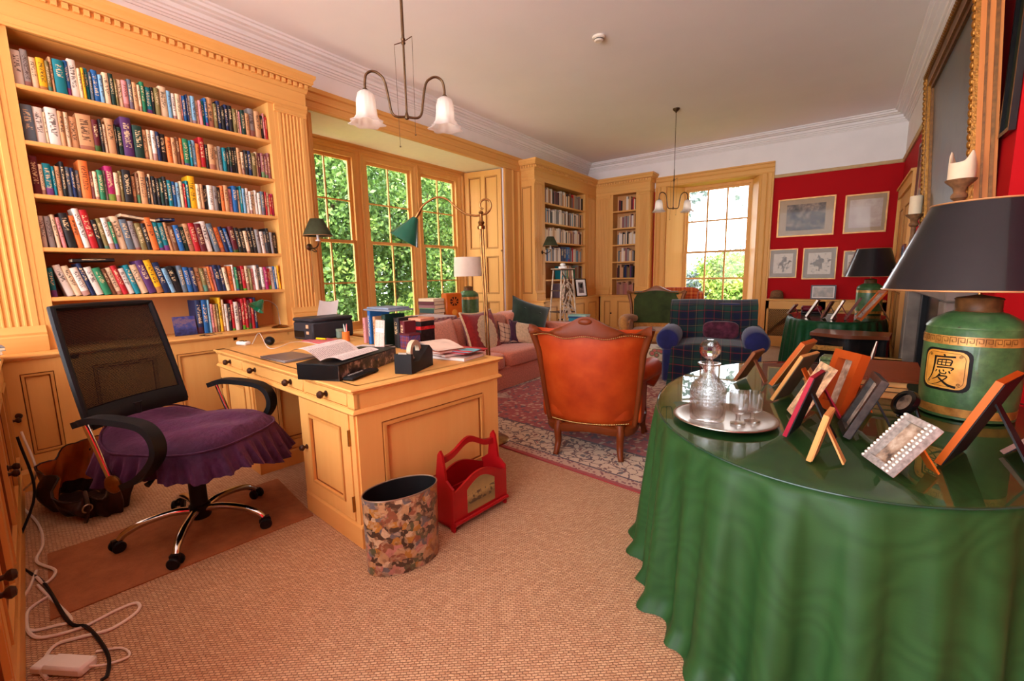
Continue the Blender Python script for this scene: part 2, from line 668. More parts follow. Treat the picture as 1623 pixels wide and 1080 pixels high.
def sash_window(name, label, M, w_, z0, z1, zm, cols, rows, fw=.05, bw_=.009):
    """local: x across, y outward, z up; rows = (lower rows, upper rows)"""
    root = MB()
    root.box(-fw - .02, -.0, -.03, .06, z0 - .08, z1 + .06, M).box(w_, w_ + fw + .02, -.03, .06, z0 - .08, z1 + .06, M)
    root.box(0, w_, -.03, .06, z1, z1 + .06, M).box(0, w_, -.03, .06, z0 - .08, z0 - .03, M)
    o = struct(name, root, PZ_, label)
    for k, (a, b, dy) in enumerate(((z0 - .03, zm + .02, -.012), (zm - .02, z1, .018))):
        sm = MB()
        st = .042
        sm.box(0, st, dy, dy + .03, a, b, M).box(w_ - st, w_, dy, dy + .03, a, b, M)
        sm.box(st, w_ - st, dy, dy + .03, a, a + (.06 if k == 0 else .04), M).box(st, w_ - st, dy, dy + .03, b - .04, b, M)
        so = sm.build('sash', PX_, o)
        gx0, gx1, gz0, gz1 = st, w_ - st, a + (.06 if k == 0 else .04), b - .04
        nr = rows[k]
        for i in range(1, cols):
            x = gx0 + (gx1 - gx0) * i / cols
            MB().box(x - bw_, x + bw_, dy + .002, dy + .026, gz0, gz1, M).build('glazing_bar', PZ_, so)
        for j in range(1, nr):
            z = gz0 + (gz1 - gz0) * j / nr
            MB().box(gx0, gx1, dy + .004, dy + .025, z - bw_, z + bw_, M).build('glazing_bar', PX_, so)
        for i in range(cols):
            for j in range(nr):
                xa, xb = gx0 + (gx1 - gx0) * i / cols, gx0 + (gx1 - gx0) * (i + 1) / cols
                za, zb = gz0 + (gz1 - gz0) * j / nr, gz0 + (gz1 - gz0) * (j + 1) / nr
                MB().add([(xa, dy + .014, za), (xb, dy + .014, za), (xb, dy + .014, zb), (xa, dy + .014, zb)], [(0, 1, 2, 3)], M).build('pane', GLASS, so)
    return o


BZT = AX(620, 268, WX).z
zmid = AX(620, 387, WX).z
sashY = [(3.0, 3.76), (3.98, 4.78), (4.98, 5.76)]
for k, (a, b) in enumerate(sashY):
    M = frame_M((WX, a, 0), (0, 1, 0), (-1, 0, 0))
    sash_window('window_%d' % (k + 1), '%s tall pine sash window of the bay' % ('left', 'middle', 'right')[k], M, b - a, .70, BZT + .03, zmid, 2, (2, 2))
# window framing of the bay: posts, head, sill
mb = MB()
ys = [(WY0, 3.0 - .07), (3.76 + .07, 3.98 - .07), (4.78 + .07, 4.98 - .07), (5.76 + .07, WY1)]
for k, (a, b) in enumerate(ys):
    wd = b - a
    mb.prism([(WX - .04, a - .02), (WX + .03, a - .02), (WX + .05, a + wd * .15), (WX + .035, a + wd * .3), (WX + .07, a + wd * .4), (WX + .07, b - wd * .4), (WX + .035, b - wd * .3), (WX + .05, b - wd * .15), (WX + .03, b + .02), (WX - .04, b + .02)][::-1], .58, BZT + .12)
struct('trim_6', mb, PZ_, 'moulded pine posts between the bay windows', ang=20)
zt = BZT + .09
struct('trim_7', MB().sweep([(-.04, zt), (.04, zt), (.05, zt + .03), (.035, zt + .04), (.035, zt + .07), (.07, zt + .09), (.08, 3.085), (-.04, 3.085)], [(WX, WY0), (WX, WY1)]), PY_, 'pine head moulding above the bay windows', ang=20)
struct('trim_8', MB().sweep([(-.1, .58), (.10, .58), (.11, .6), (.10, .62), (-.1, .62)], [(WX, WY0), (WX, WY1)]), PY_, 'pine sill under the bay windows')


def shutter(name, label, p0, p1, z0, z1, splits, cols, kz=None, knob=None):
    """panelled leaf standing from p0 to p1 (xy); front faces the right hand of travel"""
    p0, p1 = Vector((*p0, 0)), Vector((*p1, 0))
    L = (p1 - p0).length
    M = frame_M(p0, p1 - p0, Vector((-(p1 - p0).y, (p1 - p0).x, 0)))
    t = thing(name, label, 'shutter')
    st = .07
    mb = MB()
    mb.box(0, L, 0, .02, z0, z1, M)
    zs = [z0] + splits + [z1]
    xs = [i * L / cols for i in range(cols + 1)]
    for i in range(cols + 1):
        h = st * .5 if 0 < i < cols else st
        c = xs[i]
        a, b = (c, c + h) if i == 0 else ((c - h, c) if i == cols else (c - h, c + h))
        mb.box(a, b, -.02, 0, z0, z1, M)
    for z in zs:
        a, b = (z, z + st * 1.3) if z == z0 else ((z - st * 1.3, z) if z == z1 else (z - st * .9, z + st * .9))
        for i in range(cols):
            xa = xs[i] + (st if i == 0 else st * .5)
            xb = xs[i + 1] - (st if i == cols - 1 else st * .5)
            mb.box(xa, xb, -.02, 0, a, b, M)
    mb.build('leaf', PZ_, t)
    for i in range(cols):
        xa = xs[i] + (st if i == 0 else st * .5)
        xb = xs[i + 1] - (st if i == cols - 1 else st * .5)
        for j in range(len(zs) - 1):
            a = zs[j] + (st * 1.3 if j == 0 else st * .9)
            b = zs[j + 1] - (st * 1.3 if j == len(zs) - 2 else st * .9)
            g = .016
            g = .024
            mould(lambda m_, x0, x1, z0_, z1_, q0, q1: m_.box(x0, x1, -q1, -q0, z0_, z1_, M), xa, xb, a, b, g, 0, .024).build('panel_moulding', GLAZEZ, t)
    if knob:
        MB().lathe([(.0, .05), (.014, .045), (.018, .032), (.008, .018), (.007, 0)], 10, M=M @ Matrix.Translation((knob[0], -.02, knob[1])) @ Matrix.Rotation(PI / 2, 4, 'X')).build('knob', BRASS, t)
    return t


shutter('window_shutter', 'tall panelled pine shutter folded in the right reveal of the bay', (WX + .07, WY1 - .03), (LX - .02, BY1 - .03), .02, 3.07, [.95, 1.72], 2, knob=(.70, 1.74))
shutter('window_shutter', 'pine shutter edge in the left reveal of the bay beside the large bookcase', (LX - .02, BY0 + .03), (WX + .07, WY0 + .03), .02, 3.07, [.95, 1.72], 2)

# far window
Mf = frame_M((wx0, SY, 0), (1, 0, 0), (0, 1, 0))
sash_window('window_4', 'tall far window with three columns of panes', Mf, wx1 - wx0, .66, wzt, AY(1130, 399, SY).z, 3, (2, 2), bw_=.015)
mb = MB()
mb.box(ox0 - .3, ox1 + .3, SY + .02, SY + .16, wzt + .05, CEIL).box(wx0 - .6, wx0 - .06, SY + .02, SY + .16, 0, CEIL).box(wx1 + .06, wx1 + .6, SY + .02, SY + .16, 0, CEIL).box(wx0 - .3, wx1 + .3, SY + .02, SY + .16, 0, .56)
struct('wall_window_backing', mb, PLAST, 'masonry round the far window')
struct('trim_9', MB().prism([(ox0, FARY - .005), (ox1, FARY - .005), (wx1 + .06, SY - .02), (wx0 - .06, SY - .02)], wzt + .055, wzt + .1), PX_, 'panelled pine soffit of the far window')
shutter('window_shutter', 'panelled pine shutter on the left of the far window', (wx0 - .05, SY - .03), (ox0 + .005, FARY), .02, wzt + .05, [.92, 1.72], 1, knob=(.12, 2.2))
shutter('window_shutter', 'narrow pine shutter on the right of the far window', (ox1 - .005, FARY), (wx1 + .05, SY - .03), .02, wzt + .05, [.92, 1.72], 1)
ow = ox1 - ox0
cw = AY(1224.6, 330, FARY).x - ox1
ctop = AY(1150, 267, FARY).z
cpf = casing(cw, .05)
mb = MB()
hz = wzt + .06
mb.prism([(ox1 + s_, FARY - t) for s_, t in cpf][::-1], 0, hz)
mb.prism([(ox0 - s_, FARY - t) for s_, t in cpf], 0, hz)
struct('trim_10', mb, PZ_, 'moulded pine architrave uprights of the far window', ang=20)
hz = wzt + .06
struct('trim_11', MB().sweep([(t, hz + s_ * (ctop - hz) / cw) for s_, t in cpf], [(ox0 - cw, FARY), (ox1 + cw, FARY)]), PX_, 'moulded pine head of the far window', ang=20)
struct('trim_12', MB().box(wx0 - .1, wx1 + .1, FARY + .05, SY + .02, .5, .57), PX_, 'pine sill of the far window')

# ------------------------------------------------------------------ fitted pine bookcases
ZC, ZO, ZTOP = .877, 2.93, 3.265
SHELVES = [1.232, 1.569, 1.918, 2.255, 2.60]
KNOB = MB().lathe([(0, .042), (.012, .04), (.018, .03), (.016, .022), (.008, .015), (.008, .006), (.014, .004), (.014, 0)], 12, M=Matrix.Rotation(PI / 2, 4, 'X')).mesh('knob', KNOBM)
DENT = MB().box(-.015, .015, -.05, -.028, 0, .036).mesh('dentil', PX_)


def panel_door(parent, x0, x1, z0, z1, y, knob=None, st=.06, name='door', mats=None):
    """framed door with recessed panel, front at y (towards -y)"""
    t = .02
    pz, gz = mats or (PZ_, GLAZEZ)
    d = MB().box(x0, x0 + st, y, y + t, z0, z1).box(x1 - st, x1, y, y + t, z0, z1).box(x0 + st, x1 - st, y, y + t, z0, z0 + st).box(x0 + st, x1 - st, y, y + t, z1 - st, z1).build(name, pz, parent)
    a, b, c, e = x0 + st, x1 - st, z0 + st, z1 - st
    g = .024
    mould(lambda m_, x0_, x1_, z0_, z1_, q0, q1: m_.box(x0_, x1_, y + t - q1, y + t - q0, z0_, z1_), a, b, c, e, g, 0, t + .006).build('panel_moulding', gz, d)
    MB().box(a + g, b - g, y + .012, y + t, c + g, e - g).add([(a + g, y + .012, c + g), (b - g, y + .012, c + g), (b - g, y + .012, e - g), (a + g, y + .012, e - g),
                                                          (a + g + .03, y + .006, c + g + .03), (b - g - .03, y + .006, c + g + .03), (b - g - .03, y + .006, e - g - .03), (a + g + .03, y + .006, e - g - .03)],
                                                         [(0, 1, 5, 4), (1, 2, 6, 5), (2, 3, 7, 6), (3, 0, 4, 7), (4, 5, 6, 7)]).build('panel', pz, d)
    if knob:
        shared('knob', KNOB, d, (knob[0], y, knob[1]))
    return d


def fluted(x0, x1, y, z0, z1, n=6):
    w_ = x1 - x0
    m_ = w_ * .1
    fw = (w_ - 2 * m_) / n
    poly = [(x0, y + .03), (x0, y), (x0 + m_, y)]
    for i in range(n):
        a = x0 + m_ + i * fw
        r = fw * .38
        c = a + fw / 2
        for k in range(5):
            th = PI - PI * k / 4
            poly.append((c + r * math.cos(th), y + r * .75 * math.sin(th)))
    poly += [(x1 - m_, y), (x1, y), (x1, y + .03)]
    return MB().prism(poly[::-1], z0, z1)


def bookcase(label, loc, rz, W, op, depth, ends, dy=.0, side_panel=False):
    t = thing('bookcase', label, 'bookcase', (*loc, 0), rz)
    o0, o1 = op
    MB().box(o0, o1, depth - .02, depth - .003, ZC, ZO + .02).build('back_board', PBACK, t)
    for (a, b, inner) in ((0, o0, 1), (o1, W, -1)):
        MB().box(a, b, .03, depth - .003, ZC, ZO + .02).build('upright', PZ_, t)
        # stile at the opening, fluted pilaster beside it
        s0, s1 = (b - .05, b) if inner == 1 else (a, a + .05)
        p0, p1 = (a, b - .05) if inner == 1 else (a + .05, b)
        MB().box(s0, s1, .004, .03, ZC, ZO).build('stile', PZ_, t)
        zb, zc_ = ZC + .17, ZO - .06
        pl = fluted(p0 + .03, p1 - .03, -.004, zb, zc_).build('pilaster', PZ_, t, ang=25)
        MB().box(p0, p0 + .03, .002, .03, zb, zc_).box(p1 - .03, p1, .002, .03, zb, zc_).build('margin', PZ_, pl)
        bpf = [(-.03, ZC), (.03, ZC), (.03, ZC + .10), (.022, ZC + .11), (.026, ZC + .125), (.018, ZC + .14), (.012, ZC + .15), (.008, ZC + .17), (-.03, ZC + .17)]
        MB().sweep(bpf, [(p0, 0), (p1, 0)]).build('pilaster_base', PX_, pl, ang=20)
        cpf_ = [(-.03, zc_), (.008, zc_), (.012, zc_ + .012), (.008, zc_ + .02), (.012, zc_ + .04), (.022, zc_ + .05), (.024, ZO), (-.03, ZO)]
        MB().sweep(cpf_, [(p0, 0), (p1, 0)]).build('pilaster_capital', PX_, pl, ang=20)
    for z in SHELVES:
        MB().box(o0, o1, .012, depth - .02, z - .028, z).box(o0, o1, .006, .012, z - .024, z - .004).build('shelf', PX_, t)
    MB().box(o0, o1, .02, depth - .003, ZO, ZO + .02).build('top_board', PX_, t)
    path = []
    if ends[0]:
        path.append((0, depth))
    path += [(0, 0), (W, 0)]
    if ends[1]:
        path.append((W, depth))
    MB().sweep([(-.03, ZO), (.012, ZO), (.016, 2.945), (.010, 2.95), (.014, 2.975), (.018, 2.985), (.006, 2.992), (.006, 3.10), (-.03, 3.10)], path).build('frieze', PX_, t, ang=20)
    cn = MB().sweep([(-.03, 3.10), (.012, 3.10), (.020, 3.112), (.024, 3.128), (.028, 3.132), (.028, 3.172), (.055, 3.176), (.058, 3.186), (.066, 3.19), (.066, 3.212), (.074, 3.226), (.084, 3.238), (.086, ZTOP), (-.03, ZTOP)], path).build('cornice', PX_, t, ang=20)
    n = int(W / .053)
    for i in range(n + 1):
        shared('dentil', DENT, cn, (i * W / n, 0, 3.134))
    if ends[0]:
        for i in range(int(depth / .053)):
            shared('dentil', DENT, cn, (0, .03 + i * .053, 3.134), (0, 0, -PI / 2))
    MB().box(.0, W, 0, depth - .003, 3.10, ZTOP - .01).build('canopy', PX_, t)
    if side_panel:
        # panelled end facing -x
        e = MB().box(-.004, .012, 0, depth, ZC, ZO).build('end_panel', PZ_, t)
        a, b, c, d = .06, depth - .05, ZC + .12, ZO - .1
        mould(lambda m_, y0_, y1_, z0_, z1_, q0, q1: m_.box(-.004 - q1, -.004 - q0, y0_, y1_, z0_, z1_), a, b, c, d, .024, 0, .012).build('panel_moulding', GLAZEZ, e)
    return t


def base_unit(label, loc, rz, x0, x1, doors, depth, front=-.185, knobs=(), open_left=False):
    t = thing('base_cabinet', label, 'cabinet', (*loc, 0), rz)
    MB().box(x0, x1, front + .02, depth - .003, .0, ZC - .035).build('carcass', PZ_, t)
    MB().sweep([(-.01, 0), (.022, 0), (.022, .115), (.016, .13), (.006, .14), (-.01, .14)], [(x0, front), (x1, front)]).build('plinth', PX_, t, ang=20)
    n = len(doors)
    for k, (a, b) in enumerate(doors):
        panel_door(t, a, b, .165, ZC - .06, front, knob=(knobs[k], .5 if len(knobs[k:]) else .5) if knobs and knobs[k] is not None else None)
    # stiles between doors
    xs = [x0] + [v for d in doors for v in d] + [x1]
    fr = MB()
    for i in range(0, len(xs), 2):
        if xs[i + 1] - xs[i] > .004:
            fr.box(xs[i], xs[i + 1], front, front + .02, .14, ZC - .035)
    fr.box(x0, x1, front, front + .02, ZC - .06, ZC - .035).box(x0, x1, front, front + .02, .14, .165)
    fr.build('face_frame', PZ_, t)
    return t


def worktop(label, loc, rz, path_x0, path_x1, depth, ret=(False, False)):
    p = []
    if ret[0]:
        p.append((path_x0, depth))
    p += [(path_x0, -.185), (path_x1, -.185)]
    if ret[1]:
        p.append((path_x1, depth))
    mb = MB().sweep([(-.02, ZC - .035), (.006, ZC - .035), (.012, ZC - .028), (.010, ZC - .022), (.022, ZC - .02), (.026, ZC - .01), (.022, ZC - .002), (-.02, ZC)], p)
    mb.box(path_x0, path_x1, -.185, depth - .003, ZC - .034, ZC - .001)
    o = mb.build('cabinet_worktop', PX_, None, (*loc, 0), rz, 20)
    tag(o, label, 'worktop')
    return o


XB = -4.337
L0 = (XB, .225)
bookcase('large pine bookcase with fluted pilasters on the left wall', L0, PI / 2, 2.315, (.36, 1.955), .31, (False, True))
worktop('pine ledge below the large left bookcase', L0, PI / 2, .06, 2.315, .31, (False, True))
base_unit('pine base cabinet with panelled door by the office chair', L0, PI / 2, .06, .40, [(.075, .35)], .31, knobs=[.10])
base_unit('pine base cabinet behind the office chair back', L0, PI / 2, .40, 1.40, [(.42, .90), (.91, 1.385)], .31, knobs=[.86, .95])
base_unit('pine base cabinet running behind the desk', L0, PI / 2, 1.40, 2.315, [(1.415, 1.85), (1.86, 2.30)], .31, knobs=[1.81, 1.90])

L1 = (XB, 6.576)
bookcase('pine bookcase right of the bay with a panelled end', L1, PI / 2, 2.366, (.34, 1.89), .31, (True, False), side_panel=True)
worktop('pine ledge below the bookcase right of the bay', L1, PI / 2, 0, 2.18, .31, (True, False))
base_unit('pine base cabinet under the bookcase right of the bay', L1, PI / 2, 0, 2.17, [(.04, .52), (.53, 1.05), (1.06, 1.58), (1.62, 2.12)], .31, knobs=[.48, .57, 1.54, 1.66])
L2 = (XB, 8.942)
bookcase('narrow pine bookcase on the far wall beside the window', L2, 0, 1.16, (.39, .88), .255, (False, True))
worktop('pine ledge below the narrow far bookcase', L2, 0, 0, 1.16, .255, (False, True))
base_unit('pine base cabinet under the narrow far bookcase', L2, 0, .21, 1.16, [(.23, .50), (.53, 1.02)], .255, knobs=[.46, .98])

# ------------------------------------------------------------------ books
PAL = {'W': ('white', (226, 214, 200)), 'C': ('cream', (224, 196, 158)), 'T': ('tan', (202, 152, 106)), 'G': ('grey', (146, 136, 130)), 'S': ('slate grey', (96, 108, 118)),
       'K': ('black', (40, 36, 36)), 'N': ('navy', (34, 46, 82)), 'B': ('blue', (38, 96, 156)), 'L': ('pale blue', (124, 168, 194)), 'E': ('teal', (26, 122, 134)),
       'V': ('green', (44, 124, 84)), 'D': ('dark green', (34, 60, 50)), 'O': ('olive', (124, 108, 62)), 'Y': ('yellow', (230, 174, 28)), 'P': ('pink', (218, 144, 142)),
       'R': ('red', (180, 34, 40)), 'M': ('maroon', (98, 34, 40)), 'A': ('magenta', (170, 40, 98)), 'U': ('purple', (86, 50, 98)), 'J': ('orange', (224, 118, 56)),
       'H': ('brown', (118, 76, 50)), 'X': ('mauve', (142, 88, 88))}
BOOKM = {}
for k, (nm, c) in PAL.items():
    s = NT('book_cover_' + nm.replace(' ', '_'))
    x, y, z = s.xyz(s.coord('Generated'))[:3]
    oi = s.n('ShaderNodeObjectInfo')
    rn = oi.outputs['Random']
    v3 = s.n('ShaderNodeCombineXYZ')
    s.set(v3, 0, s.math('MULTIPLY', x, 3.0))
    s.set(v3, 1, s.math('MULTIPLY', rn, 57.0))
    s.set(v3, 2, s.math('MULTIPLY', z, 34.0))
    tx = s.noise(v3.outputs[0], 1.0, 1)
    ink = s.math('GREATER_THAN', tx.outputs[0], .52)
    lo = s.math('MULTIPLY_ADD', rn, .3, .2)
    inz = s.math('MULTIPLY', s.math('GREATER_THAN', z, lo), s.math('LESS_THAN', z, .86))
    inx = s.math('LESS_THAN', s.math('ABSOLUTE', s.math('SUBTRACT', x, .5)), .28)
    sp = s.math('LESS_THAN', y, .06)
    k1 = s.math('MULTIPLY', s.math('MULTIPLY', ink, inz), s.math('MULTIPLY', inx, sp))
    lum = sum(c) / 3
    txt = lin((60, 40, 36)) if lum > 130 else lin((222, 196, 150))
    foot = s.math('MULTIPLY', s.math('LESS_THAN', z, s.math('MULTIPLY', s.math('FRACT', s.math('MULTIPLY', rn, 7.3)), .3)), s.math('GREATER_THAN', s.math('FRACT', s.math('MULTIPLY', rn, 13.7)), .55))
    base = s.mix(s.math('MULTIPLY_ADD', rn, .35, .0), lin(c), tuple(.75 * q for q in lin(c)[:3]) + (1,))
    alt = lin((c[2], c[0], c[1])) if lum < 130 else lin((150, 84, 70))
    base = s.mix(s.math('MULTIPLY', foot, .75), base, alt)
    s.pr(base=s.mix(s.math('MULTIPLY', k1, .8), base, txt), rough=.5, spec=.2)
    BOOKM[k] = s.m
PAGES = plain('book_pages', (226, 206, 172), .9, var=.06, scale=60)
mb = MB()
mb.box(0, .1, .05, 1, 0, 1).box(.9, 1, .05, 1, 0, 1)
mb.prism([(0, .05), (.1, .014), (.5, 0), (.9, .014), (1, .05)][::-1], 0, 1)
mb.mat(1).box(.1, .9, .05, .97, .012, .988)
BOOK = mb.mesh('book', [BOOKM['W'], PAGES])


def put_book(col, x, w_, h, d, y, zs, lean, loc, rz, label, group, name='book'):
    o = bpy.data.objects.new(name, BOOK)
    COL.objects.link(o)
    o.material_slots[0].link = 'OBJECT'
    o.material_slots[0].material = BOOKM[col]
    c, s_ = math.cos(rz), math.sin(rz)
    o.location = (loc[0] + c * x - s_ * y, loc[1] + s_ * x + c * y, zs)
    o.rotation_euler = (0, lean, rz)
    o.scale = (w_, d, h)
    tag(o, label, 'book', group)
    return o


def ordinal(n):
    return '%d%s' % (n, 'th' if 10 <= n % 100 <= 20 else {1: 'st', 2: 'nd', 3: 'rd'}.get(n % 10, 'th'))


ROWS = [
    ('top', 2.60, 0, 'W40 G30 C30 Y35 O20 T15 E50 B20 W38 C15 Y15 E20 S15 B30 L20 C30 D25 O15 C25 P30 S25 T25 C15 V25 E35 K18 O28 C45 L25 W25 C30 P10 B25 N10 W20 L25 C20 P20 E20 B20 T40 O25 N26 K26 N26 K28 O28 C15 P15 D30 T30 G44 T42 K22 P13 R13'),
    ('second', 2.255, 0, 'S48 W40 C10 W48 T24 C20 T36 T68 M30 K14 C16 T40 K10 D26 U54 D48 T24 C20 W24 N22 K32 J28 T26 H22 J18 V36 E16 L24 J24 R34 K18 T38 C26 G26 E24 K18 D20 K20 K18 T22 C24 K24 N26 O34 C16 M20 X24 X24 X22'),
    ('third', 1.918, 0, 'M38 C18 E36 E14 T24 K20 S24 N18 S24 J44 X18 C20 V30 G14 A40 C24 O20 K44 T24 H18 T38 K15 C15 K22 K22 D20 K22 E28 B25 L24 C20 R16 E20 Y44 C26 T20 K28 W36 G30 K24 J24 T30 P30 B34 C20 E18 L24 W24 W22 C24 W22 W24 S30 R16 C20 R18 A18'),
    ('fourth', 1.569, 1, 'W24 G28 C20 P22 K40 J28 W30 R40 K30 O24 W30 V20 C44 S40 G36 O34 K26 J40 E32 E34 T22 H32 B34 D32 T36 R40 M40 W38 S38 J36 N30 B28 M40 K30 K30 C30 K28 K30 G30 W30 S28 K24 G22 K30'),
    ('fifth', 1.232, 1, 'E24 W34 C30 W36 N24 W36 V36 H22 C30 R28 W32 E28 C40 U42 Y38 N40 L26 K40 S32 B34 N28 T34 O26 C26 J18 P20 N34 N24 C24 J28 W18 V18 M28 R26 C24 O18 P22 W24 S24 W24 A28 R20 W30 B16 C14 Y18'),
]
LOFF = .36
GB = 'books in the large left bookcase'
for (nm, zs, leaning, toks) in ROWS:
    tk = [(t[0], float(t[1:])) for t in toks.split()]
    tot = sum(wd for _, wd in tk)
    n = len(tk)
    if leaning:
        angs = []
        for i in range(n):
            u = i / n
            if nm == 'fourth':
                a = .02 + .13 * min(1, u / .12) if u < .62 else (.22 if u < .72 else .12 * (1 - (u - .72) / .28) + .03)
            else:
                a = .04 if i == 0 else (.26 if u < .38 else (.13 if u < .62 else .05))
            angs.append(-a)
    else:
        angs = [-.015 * RND.random() for _ in tk]
    hs = []
    for (c, wd) in tk:
        h = RND.choice((.196, .2, .205, .212, .22, .23)) + RND.uniform(-.004, .006)
        if wd >= 38:
            h += RND.uniform(.01, .04)
        hs.append(min(h, .275))
    if nm == 'third':
        hs[9] = .262
        hs[33] = .262
        hs[14] = .25
    if nm == 'second':
        hs[14] = .285
        hs[29] = .25
    if nm == 'fourth':
        hs[6], hs[7] = .275, .27
    # widths so that the row fills the opening
    avail = 1.595 - .012
    ang0 = abs(angs[0])
    extra = hs[0] * math.tan(ang0)
    for i in range(1, n):
        extra += max(0, hs[i] * (math.tan(-angs[i]) - math.tan(-angs[i - 1])))
    k = (avail - extra) / sum(wd / tot / math.cos(a) for (c, wd), a in zip(tk, angs))
    x = LOFF + .006 + hs[0] * math.tan(ang0)
    for i, ((c, wd), a, h) in enumerate(zip(tk, angs, hs)):
        w_ = wd / tot * k
        if i and -a > -angs[i - 1]:
            x += h * (math.tan(-a) - math.tan(-angs[i - 1]))
        d = RND.uniform(.13, .17)
        lean_w = 'leaning ' if -a > .1 else ''
        size = 'tall ' if h > .24 else ('thick ' if w_ > .034 else ('thin ' if w_ < .016 else ''))
        put_book(c, x, w_ - .0006, h, d, .035 + RND.uniform(0, .02), zs + .001, a, L0, PI / 2,
                 '%s%s%s book, %s from left on the %s shelf of the large bookcase' % (lean_w, size, PAL[c][0], ordinal(i + 1), nm), GB)
        x += w_ / math.cos(a)
# books on the ledge of the large bookcase
toks = 'N42 B40 L18 P20 T20 O20 Y24 C18 W24 K22 R24 W36 M20 R26 R26 M24 R26 N22'
tk = [(t[0], float(t[1:])) for t in toks.split()]
x = 1.215
for i, (c, wd) in enumerate(tk):
    w_ = wd * .00108
    h = .285 if c in 'NB' else (.30 if c == 'Y' else RND.uniform(.24, .285))
    put_book(c, x, w_ - .0006, h, RND.uniform(.15, .18), .05, ZC + .001, -.01, L0, PI / 2,
             '%s book, %s from the blue postcard on the bookcase ledge' % (PAL[c][0], ordinal(i + 1)), GB)
    x += w_
# books laid across the tops of two rows
for (c, xx, zz, ln, lean, lab) in (('C', .80, 1.812, .21, .12, 'cream book lying across the tops of the fourth shelf books'), ('K', .50, 1.472, .23, -.03, 'black book lying flat across the tops of the fifth shelf books'),
                             ('N', 1.04, 1.80, .10, -.05, 'navy booklet propped on top of the fourth shelf books')):
    o = MB().box(0, ln, 0, .14, 0, .004).box(0, ln, 0, .14, .02, .024).box(0, ln, 0, .004, 0, .024).mat(1).box(.003, ln - .003, .004, .137, .004, .02).build('book', [BOOKM[c], PAGES])
    o.location = (XB - .04, L0[1] + xx, zz)
    o.rotation_euler = (0, lean, PI / 2)
    tag(o, lab, 'book', GB)
t = thing('blue_postcard', 'dark blue landscape postcard propped on the ledge of the large bookcase', 'postcard', (XB - .03, L0[1] + 1.04, ZC + .001), PI / 2)


def mk_landscape():
    s = NT('postcard_landscape')
    v = s.coord('Generated')
    n = s.noise(v, 6, 5)
    z = s.xyz(v)[2]
    s.pr(base=s.ramp(s.math('ADD', s.math('MULTIPLY', n.outputs[0], .5), s.math('MULTIPLY', z, .5)), [(.25, lin((24, 30, 66))), (.5, lin((56, 68, 128))), (.62, lin((120, 96, 110))), (.75, lin((40, 58, 130)))]), rough=.4)
    return s.m


Ml = Matrix.Rotation(-.2, 4, 'X')
MB().box(0, .16, 0, .004, 0, .16, Ml).build('print', mk_landscape(), t)
MB().box(.06, .10, .045, .049, 0, .1).build('stand_flap', PAPER, t)

# the two distant bookcases: the largest as single books, the rest together
far_mb = MB()
FARM = list('WCTGSKNBLEVDOYPRMAUJHX')


def far_book(c, x, w_, h, d, y, zs, loc, rz):
    M = Matrix.Translation((*loc, 0)) @ Matrix.Rotation(rz, 4, 'Z')
    far_mb.mat(FARM.index(c)).box(x, x + w_ * .98, y, y + d, zs, zs + h, M)
    far_mb.mat(len(FARM)).box(x + w_ * .1, x + w_ * .88, y + .006, y + d - .004, zs + h, zs + h + .002, M)


GR = 'books in the bookcase right of the bay'
single = {(4, 14): 'B', (4, 15): 'V', (5, 13): 'E', (5, 14): 'E'}
for (loc, rz, x0, x1, sel) in ((L1, PI / 2, .345, 1.885, 1), (L2, 0, .395, .875, 2)):
    for r, zs in enumerate([2.60, 2.255, 1.918, 1.569, 1.232, ZC]):
        x = x0 + (.08 if sel == 2 else .005)
        i = 0
        pool = ('WCTGKSWTCHMKGXR', 'WCKGWTSCWKGLH', 'CWTCGWCTCKX', 'GWCTWLNBCWR', 'DGOWKVTXM', 'KSDGHK')[r] if sel == 1 else ('RXMTPCWKN', 'NXUTCKGW', 'KWGSKWC', 'XTGWCSG', 'NUKTHMO', 'CGNPR')[r]
        end = x1 if not (sel == 1 and r == 5) else 1.2
        if sel == 1 and r == 4:
            x = 1.0
        if sel == 1 and r == 5:
            x = .9
        while x < end - .05:
            w_ = RND.uniform(.02, .048)
            h = RND.uniform(.2, .275)
            c = RND.choice(pool)
            if sel == 1 and r == 3 and 0.95 < x < 1.25:
                c, w_, h = ('N', .10, .28) if x < 1.1 else ('B', .07, .28)
            if sel == 1 and r == 4 and x < 1.15:
                c, w_, h = 'E', .06, .25
            if sel == 1 and r in (3, 4) and c in 'NBE' and w_ > .055:
                nth = sum(1 for b_ in bpy.data.objects if b_.get('group') == GR) + 1
                put_book(c, x, w_, h, .16, .04, zs + .001, 0, loc, rz, 'wide %s book, %s of the wide ones in the bookcase right of the bay' % (PAL[c][0], ordinal(nth)), GR)
            else:
                far_book(c, x, w_, h, .15, .05, zs + .001, loc, rz)
            x += w_
            i += 1
o = far_mb.build('shelved_books', [BOOKM[c] for c in FARM] + [PAGES])
tag(o, 'rows of small distant books filling the two corner bookcases', 'books', kind='stuff')

